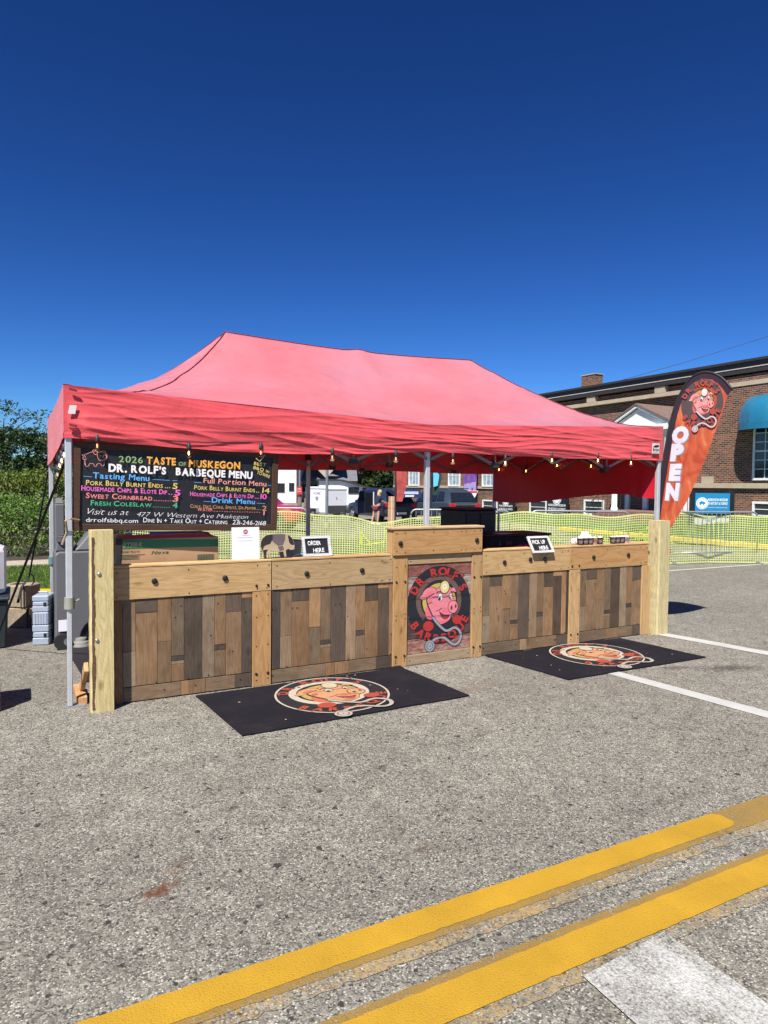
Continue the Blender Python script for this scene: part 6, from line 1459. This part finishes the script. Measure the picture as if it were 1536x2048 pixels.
# smoker and totes
BKM = plain('black_powder_coat', (.014, .011, .013), .5, var=.3)
t = thing('smoker_box', 'big black metal smoker cabinet standing on the table behind the raised counter box', 'smoker', (4.05, 1.2, .741))
m = M(); m.box(4.02, 4.44, .93, 1.44, .80, 1.330); sbx = m.build('cabinet', BKM, t, bev=.012)
m = M(); m.box(4.035, 4.205, .918, .929, .84, 1.29); d = m.build('door', BKM, t, bev=.004); m = M(); m.tube([(4.18, .90, 1.0), (4.18, .885, 1.02), (4.18, .885, 1.15), (4.18, .90, 1.17)], .008, 6); m.build('handle', STL, d)
m = M(); m.box(4.22, 4.42, .920, .929, .84, 1.29); m.build('door', BKM, t, bev=.004)
m = M(); m.box(4.01, 4.45, .92, 1.45, 1.331, 1.352); m.build('lid', BKM, t, bev=.005)
for x in (4.06, 4.40): m = M(); m.box(x - .02, x + .02, .97, 1.01, .742, .80); m.build('foot', BKM, t)
m = M(); m.cyl((4.475, .93, .742), (4.475, .93, 1.30), .012, n=8); m.ball((4.475, .915, 1.05), .022, .022, .03, 8, 6); m.build('steel_pipe', STL, t)
for k, (z0, z1, lab) in enumerate(((.742, .905, 'lower black lidded food tote right of the smoker'), (.912, 1.075, 'upper black food tote with a dark lid, stacked right of the smoker'))):
    t = thing('food_tote', lab, 'tote', (4.58, .9, z0)); m = M(); m.prism([(4.20, .66, z0), (4.94, .66, z0), (4.98, .64, z1 - .02), (4.16, .64, z1 - .02)], (0, .46, 0)); m.build('tub', BKM, t, bev=.006)
    m = M(); m.box(4.15, 4.99, .62, 1.12, z1 - .019, z1 + .004); m.build('lid', plain('dark_maroon_lid', (.030, .012, .014), .5), t, bev=.005)
    for x, w, c in ((4.27, .03, (.06, .10, .04)), (4.36, .09, (.16, .03, .02))):
        m = M(); m.box(x, x + w, .6475, .6500, z0 + .05, z0 + .10); m.build('sticker', plain('dark_sticker_%d' % int(c[0] * 100), c, .6), t)
t = thing('paper_menu', 'loose white and red printed card lying on the upper black tote', 'card', (4.45, .75, 1.08)); m = M(); m.box(4.30, 4.46, .66, .80, 1.0805, 1.083); m.build('card', PAP, t); m = M(); m.box(4.47, 4.58, .66, .80, 1.0805, 1.083); m.build('red_card', plain('sign_red', (.5, .03, .025), .5), t)
t = thing('pink_bag', 'crumpled dark pink plastic bag in front of the black totes', 'bag', (4.5, .52, .741)); m = M(); m.ball((4.50, .53, .86), .17, .08, .115, 20, 12); m.v = [(a + .03 * noise.noise(Vector((a * 18, b * 18, c * 18))), b + .02 * noise.noise(Vector((c * 15, a * 15, 3))), c + .03 * noise.noise(Vector((a * 14, c * 20, 9)))) for a, b, c in m.v]; m.build('bag_film', plain('pink_film', (.42, .04, .13), .3, var=.4, scale=14), t)

t = thing('rubber_mat', 'plain black rubber mat on the ground behind the left end post', 'mat', (.6, 1.2, 0))
m = M(); m.prism([(.15, .60, .005), (1.25, .60, .005), (1.25, 1.88, .005), (.12, 1.88, .005), (.085, 1.60, .005)], (0, 0, .012)); m.build('mat_sheet', plain('black_rubber', (.012, .010, .014), .7, var=.3), t)
# ------------------------------------------------------------------ floor mats
def matpile():
    m, nt, b, out = newmat('black_mat_pile'); g = N(nt, 'ShaderNodeNewGeometry')
    n1 = N(nt, 'ShaderNodeTexNoise', Scale=260.0, Detail=3.0); nt.links.new(g.outputs['Position'], n1.inputs['Vector'])
    n2 = N(nt, 'ShaderNodeTexNoise', Scale=3.5, Detail=6.0, Roughness=.7); nt.links.new(g.outputs['Position'], n2.inputs['Vector'])
    c = mixc(nt, (.006, .0055, .010), (.016, .014, .020), ramp(nt, n1.outputs[0], [(.35, 0), (.65, 1)]))
    c = mixc(nt, c, (.06, .055, .05), math_(nt, 'MULTIPLY', ramp(nt, n2.outputs[0], [(.45, 0), (.8, .6)]), ramp(nt, n1.outputs[0], [(.4, 0), (.7, 1)])))
    nt.links.new(c, b.inputs['Base Color']); b.inputs['Roughness'].default_value = .95; b.inputs['Specular IOR Level'].default_value = .15
    bump(nt, b, n1.outputs[0], .7, .004); return m
MATM = matpile()
def floor_mat(label, c, cx_, cy_):
    t = thing('floor_mat', label, 'mat', (c[0][0], c[0][1], 0), 'black entrance mats before the bar')
    a, b, d, e = [Vector((*p, 0)) for p in c]
    m = M(); n1, n2 = 70, 36; k0 = 0
    for zz_ in (0, 1):
        for j in range(n2 + 1):
            for i in range(n1 + 1):
                p = a.lerp(b, i / n1).lerp(e.lerp(d, i / n1), j / n2); edge = min(i, n1 - i, j, n2 - j) == 0
                w = .006 * noise.noise(Vector((p.x * 3, p.y * 3, 1))) if edge else 0
                m.v.append((p.x + w, p.y + w, (.0115 + .0030 * noise.noise(Vector((p.x * 2.4, p.y * 3, 6))) + (.012 * sm((p.y + .20) / .1) * (1 if abs(p.x - 2.55) < .10 or abs(p.x - 4.9) < .12 else 0))) if zz_ else .005))
    q = (n1 + 1) * (n2 + 1)
    for j in range(n2):
        for i in range(n1): s = q + j * (n1 + 1) + i; m.face([s, s + n1 + 1, s + n1 + 2, s + 1])
    for i in range(n1): m.face([i, i + 1, q + i + 1, q + i]); o_ = n2 * (n1 + 1); m.face([o_ + i + 1, o_ + i, q + o_ + i, q + o_ + i + 1])
    for j in range(n2): s = j * (n1 + 1); m.face([s + n1 + 1, s, q + s, q + s + n1 + 1]); s += n1; m.face([s, s + n1 + 1, q + s + n1 + 1, q + s])
    pile = m.build('pile', MATM, t, smooth=True, auto=.8)
    def fr(x, y, k): return (cx_ + (x - 705) / 668 * .435, cy_ - (y - 940) / 850 * .435, .0155 + .0001 * k)
    emblem(t, fr, PAL_MAT)
    m = M(); r = random.Random(int(cx_ * 100))
    for _ in range(16):
        p = a.lerp(b, r.random()).lerp(e.lerp(d, r.random()), r.uniform(.05, .95)); s = r.uniform(.003, .007); an = r.uniform(0, 3); m.poly([(p.x + s * math.cos(an + q_) * (1.8 if q_ % 2 else .7), p.y + s * math.sin(an + q_), .0235) for q_ in (0, 1.5, 3.1, 4.7)])
    m.build('lint', plain('pale_lint', (.5, .48, .42), .9), t, kind='stuff')
floor_mat('black entrance mat with round emblem, in front of the left half of the bar', [(.925, -1.098), (2.700, -1.052), (2.625, -.112), (.845, -.150)], 1.775, -.575)
floor_mat('black entrance mat with round emblem, in front of the right half of the bar', [(3.685, -1.060), (5.400, -1.072), (5.290, -.125), (3.545, -.108)], 4.52, -.545)

# ------------------------------------------------------------------ feather flag
t = thing('feather_flag', 'tall orange feather flag reading OPEN behind the right end post', 'flag', (6.234, .244, 0))
fn = Vector((.9862, .1654, 0)).normalized(); fu = Vector((fn.y, -fn.x, 0)); fo = Vector((6.234, .244, 0)); FK = 1.0
def ff(u, z, k=0): return fo + fu * (u * FK) + Vector((0, 0, 1.6 + (z - 1.6) * FK)) - fn * (.0003 * (k + 8) + .006 * math.sin(u * 4 + z * 1.8) * min(1, u * 2.5))
SLV = [(-.06, .62), (-.027, 1.137), (.045, 1.691), (.112, 2.149), (.165, 2.430), (.248, 2.648), (.360, 2.820), (.500, 2.880), (.639, 2.852), (.749, 2.775), (.842, 2.654)]
INN = [(.0, .62), (.036, 1.140), (.096, 1.634), (.173, 2.146), (.214, 2.398), (.273, 2.590), (.362, 2.731), (.502, 2.803), (.614, 2.780), (.697, 2.711), (.786, 2.590)]
SLV = smooth2(SLV, False, 2); INN = smooth2(INN, False, 2)
m = M()
for a, b in zip(SLV, INN): m.v.append(tuple(ff(*a))); m.v.append(tuple(ff(*b)))
for i in range(len(SLV) - 1): m.face([2 * i, 2 * i + 1, 2 * i + 3, 2 * i + 2])
m.build('black_sleeve', plain('flag_black_cloth', (.022, .010, .022), .7), t, smooth=True)
def outer(z):
    O = [(.02, .75), (.172, 1.119), (.370, 1.468), (.557, 1.910), (.708, 2.336), (.786, 2.585)]
    return float(np.interp(z, [p[1] for p in O], [p[0] for p in O]))
def inner(z): return float(np.interp(z, [p[1] for p in INN[:len(INN) * 7 // 10]], [p[0] for p in INN[:len(INN) * 7 // 10]]))
m = M(); zs = [.76 + (2.80 - .76) * i / 90 for i in range(91)]; k = 0
for z in zs:
    a = inner(min(z, 2.80)); 
    b = outer(z) if z < 2.585 else float(np.interp(z, [2.585, 2.711, 2.780, 2.803], [.786, .697, .614, .50]))
    if b < a: b = a + .001
    for i in range(13): m.v.append(tuple(ff(a + (b - a) * i / 12, z)))
for j in range(90):
    for i in range(12): s = j * 13 + i; m.face([s, s + 1, s + 14, s + 13])
fc = m.build('flame_field', flamemat('flame_print'), t, smooth=True)
def fr_flag(x, y, k): return ff(.505 + (x - 705) / 668 * .238, 2.530 - (y - 940) / 850 * .262, 2 + k)
emblem(t, fr_flag, PAL_FLAG, face_ring=True)
m = M(); m2 = M()
for ch, u, z, w, h_ in (('O', .158, 2.098, .196, .200), ('P', .150, 1.903, .150, .200), ('E', .138, 1.680, .138, .195), ('N', .100, 1.455, .160, .205)):
    V_, F_, gw = glyph(ch, .075)
    z0 = min(p[1] for p in V_); z1 = max(p[1] for p in V_)
    for mm, du, dz, kk in ((m, 0, 0, 11), (m2, .012, -.010, 9)):
        k = len(mm.v)
        for px, py in V_:
            q = (py - z0) / (z1 - z0); uu = u + px / gw * w + .018 * q; mm.v.append(tuple(ff(uu + du, z + q * h_ + dz, kk)))
        for f in F_: mm.face([k + i for i in f])
m2.build('letter_shadow', plain('grey_print', (.10, .07, .08), .6), fc); m.build('lettering', plain('flag_white', (.62, .60, .68), .6), fc)
m = M(); P = [ff(u - .012, z, -8) for u, z in SLV]; m.tube([tuple(fo + Vector((-.04, 0, .0)))] + [tuple(p) for p in P], .012, 6); m.build('pole', PLS, t, smooth=True)
m = M(); m.box(6.00, 6.16, .15, .42, .0, .012); m.cyl((6.195, .244, 0), (6.195, .244, .25), .018, n=8); m.build('base_plate', PLS, t)

# ------------------------------------------------------------------ left of the tent
GT = plain('grey_roto_plastic', (.115, .12, .13), .5, var=.1, scale=3); WSH = thing('handwash_station', 'dark grey plastic portable handwash station behind the left tent leg', 'handwash station', (.27, 2.15, 0))
m = M(); n = 18; pts = []
Xa, Xb = -.012, .555
prof = [(Xa, 0.03), (Xa, .90), (Xa + .03, .93), (Xb - .03, .93), (Xb, .90), (Xb, .03), (.50, .03)] + [(.315 + .115 * math.cos(a * math.pi / 10), .03 + .21 * math.sin(a * math.pi / 10) * 1.0) for a in range(1, 10)] + [(.13, .03)]
m.prism([(a, 1.90, b) for a, b in prof], (0, .50, 0)); m.build('body', GT, WSH, bev=.012)
m = M(); m.box(.12, .52, 1.93, 2.38, .035, .24); m.build('foot_recess', BLK, WSH)
m = M(); m.cyl((.21, 1.90, .0), (.21, 1.90, .035), .10, .085, 16); m.lathe((.21, 1.90, .035), [(.075, 0), (.07, .02), (.055, .03), (.05, .055), (.0, .065)], 14); m.build('foot_pump', plain('grey_rubber', (.20, .20, .18), .7), WSH, smooth=True, auto=.5)
m = M(); m.prism([(Xa + .005, 1.96, .93), (.15, 1.96, .93), (.15, 1.96, 1.07), (.02, 1.96, 1.07)], (0, .30, 0)); m.build('basin_rim', GT, WSH, bev=.01)
m = M(); m.prism([(.16, 1.93, .932), (.54, 1.93, .932), (.40, 1.98, 1.10), (.30, 1.98, 1.10)], (0, .34, 0)); m.build('faucet_cowl', GT, WSH, bev=.015)
m = M(); m.box(.0, .085, 2.10, 2.36, .93, 1.38); m.prism([(.0, 2.10, 1.38), (.085, 2.10, 1.38), (.07, 2.14, 1.44), (.015, 2.14, 1.44)], (0, .2, 0)); m.build('dispenser_column', GT, WSH, bev=.01)
m = M(); m.cyl((.06, 1.97, 1.02), (.06, 1.97, 1.08), .055, n=14); m.cyl((.06, 1.97, 1.08), (.06, 1.97, 1.095), .03, n=12); m.build('filler_cap', plain('dark_cap', (.07, .07, .075), .5), WSH, bev=.004)
m = M(); m.box(.012, .085, 1.886, 1.888, .17, .28); m.build('white_label', PAP, WSH)
m = M(); m.cyl((-.0, 1.84, .075), (-.0, 1.90, .075), .075, n=18); w_ = m.build('wheel', TYRE, WSH); m.v = [(a + .035, b, c) for a, b, c in m.v]; 
w_.location = w_.location + Vector((.045, 0, 0)); m = M(); m.cyl((.045, 1.832, .075), (.045, 1.84, .075), .035, n=12); m.build('hub', ALU, w_)
t = thing('weight_case', 'pale blue-grey ribbed plastic case standing beside the handwash station', 'case', (0, 0, 0))
BLG = plain('blue_grey_plastic', (.30, .35, .43), .5, var=.06)
m = M()
def rb(z0, z1, w, d_): m.box(-.075 * w, .075 * w, 0, .24 * d_, z0, z1)
for z0, z1, w, d_ in ((0, .075, .98, 1), (.075, .13, .93, .96), (.13, .20, 1.0, 1), (.20, .325, .95, .97), (.325, .385, 1.0, 1), (.385, .43, .93, .96), (.43, .487, 1.0, 1)): rb(z0 + .001, z1 - .001, w, d_)
cs1 = m.build('shell', BLG, t, bev=.008, kind=None)
for k in range(5): m = M(); m.box(-.055 + k * .025, -.045 + k * .025, -.004, .002, .21, .315); m.build('rib', BLG, t)
for z in (.10, .405): m = M(); m.box(.028, .055, -.003, .01, z - .018, z + .018); m.build('latch', BLK, t)
m = M(); m.tube([(-.04, .10, .487), (-.04, .10, .51), (.04, .10, .51), (.04, .10, .487)], .008, 6); m.build('handle', BLG, t)
t.location = (-.135, 2.14, .0); t.rotation_euler = (0, 0, -.28)
BLC = plain('split_face_block', (.30, .24, .17), .95, var=.3, scale=25, bmp=.012)
def block(label, cx_, cy_, z, rot, w=.32, d_=.26, h_=.20):
    t = thing('concrete_block', label, 'block', (0, 0, 0), 'landscape blocks weighting the tent'); m = M()
    nx = 10
    m.prism([(-w / 2, -d_ / 2, 0), (w / 2, -d_ / 2, 0), (w / 2, d_ / 2, 0), (-w / 2, d_ / 2, 0)], (0, 0, h_)); b = m.build('block_body', BLC, t, bev=.012)
    m = M(); m.box(-w * .28, w * .10, -.05, .07, h_ + .0005, h_ + .003); m.build('core_hole', plain('hole_shadow', (.05, .04, .03), .95), t)
    for x in (w / 2 - .05, w / 2 - .02): m = M(); m.box(x, x + .012, -d_ / 2 - .004, -d_ / 2 + .004, .005, h_ - .005); m.build('groove', plain('hole_shadow', (.05, .04, .03), .95), t)
    t.location = (cx_, cy_, z); t.rotation_euler = (0, 0, rot); return t
block('tan landscape block, lower one of the pair behind the blue-grey case', -.27, 3.25, 0, -.45, .30, .30, .22); block('tan landscape block, upper one of the pair behind the blue-grey case', -.31, 3.27, .222, -.55, .30, .30, .24)
block('rough tan block at the left edge of the photo, lower one', -.64, .27, 0, .04, .40, .34, .19); block('rough tan block at the left edge of the photo, upper one', -.645, .28, .192, .0, .40, .33, .20)
t = thing('dark_bin', 'low dark teal plastic bin at the left edge under the white jug', 'bin', (-.8, 2.5, 0)); m = M(); m.prism([(-1.20, 2.15, 0), (-.43, 2.15, 0), (-.41, 2.15, .46), (-1.22, 2.15, .46)], (0, .75, 0)); m.build('tub', plain('dark_teal_plastic', (.012, .022, .026), .5), t, bev=.015); m = M(); m.box(-1.24, -.395, 2.12, 2.93, .461, .492); m.build('lid', plain('dark_teal_plastic', (.012, .022, .026), .5), t, bev=.01)
t = thing('white_jug', 'large rounded white plastic water jug on the dark bin at the left edge', 'jug', (-.6, 2.45, .492)); m = M(); m.box(-.78, -.425, 2.30, 2.62, .493, .97); m.build('tank', plain('white_jug_plastic', (.60, .60, .64), .45), t, bev=.06); m = M(); m.cyl((-.60, 2.46, .97), (-.60, 2.46, 1.02), .04, n=14); m.build('screw_cap', plain('white_jug_plastic', (.60, .60, .64), .45), t)
STP = plain('black_webbing', (.008, .008, .009), .8)
t = thing('tie_down_strap', 'long black tie-down strap running from the tent corner down to the dark bin', 'strap', (-.5, 2.0, .2)); m = M(); m.bar((-.018, .06, 1.74), (-.50, 2.05, .14), .020, .004); m.build('webbing', STP, t)
t = thing('tie_down_strap', 'short black ratchet strap from the rear tent leg to the tan blocks', 'strap', (-.25, 3.2, .45)); m = M(); m.bar((-.03, 2.93, 1.70), (-.22, 3.12, .55), .022, .004); m.bar((-.22, 3.12, .55), (-.29, 3.05, .46), .03, .004); m.bar((-.29, 3.02, .46), (-.33, 2.98, .30), .035, .004); m.build('webbing', STP, t); m = M(); m.tube([(-.21, 3.10, .60), (-.18, 3.10, .57), (-.17, 3.10, .50), (-.20, 3.10, .46)], .012, 6); m.build('hook', PLS, t)
m = M(); P_ = [(-6, 5.9, .16), (-3, 5.6, .15), (-.9, 5.3, .135), (-.45, 5.25, .12), (.1, 5.15, .10), (1.0, 5.0, .08)]
for a, b in zip(P_, P_[1:]): m.bar(a, b, .004, .045)
o = m.build('caution_tape', plain('yellow_tape', (.68, .52, .03), .4), None); tag(o, 'strip of yellow caution tape stretched low along the front of the lawn', 'tape')
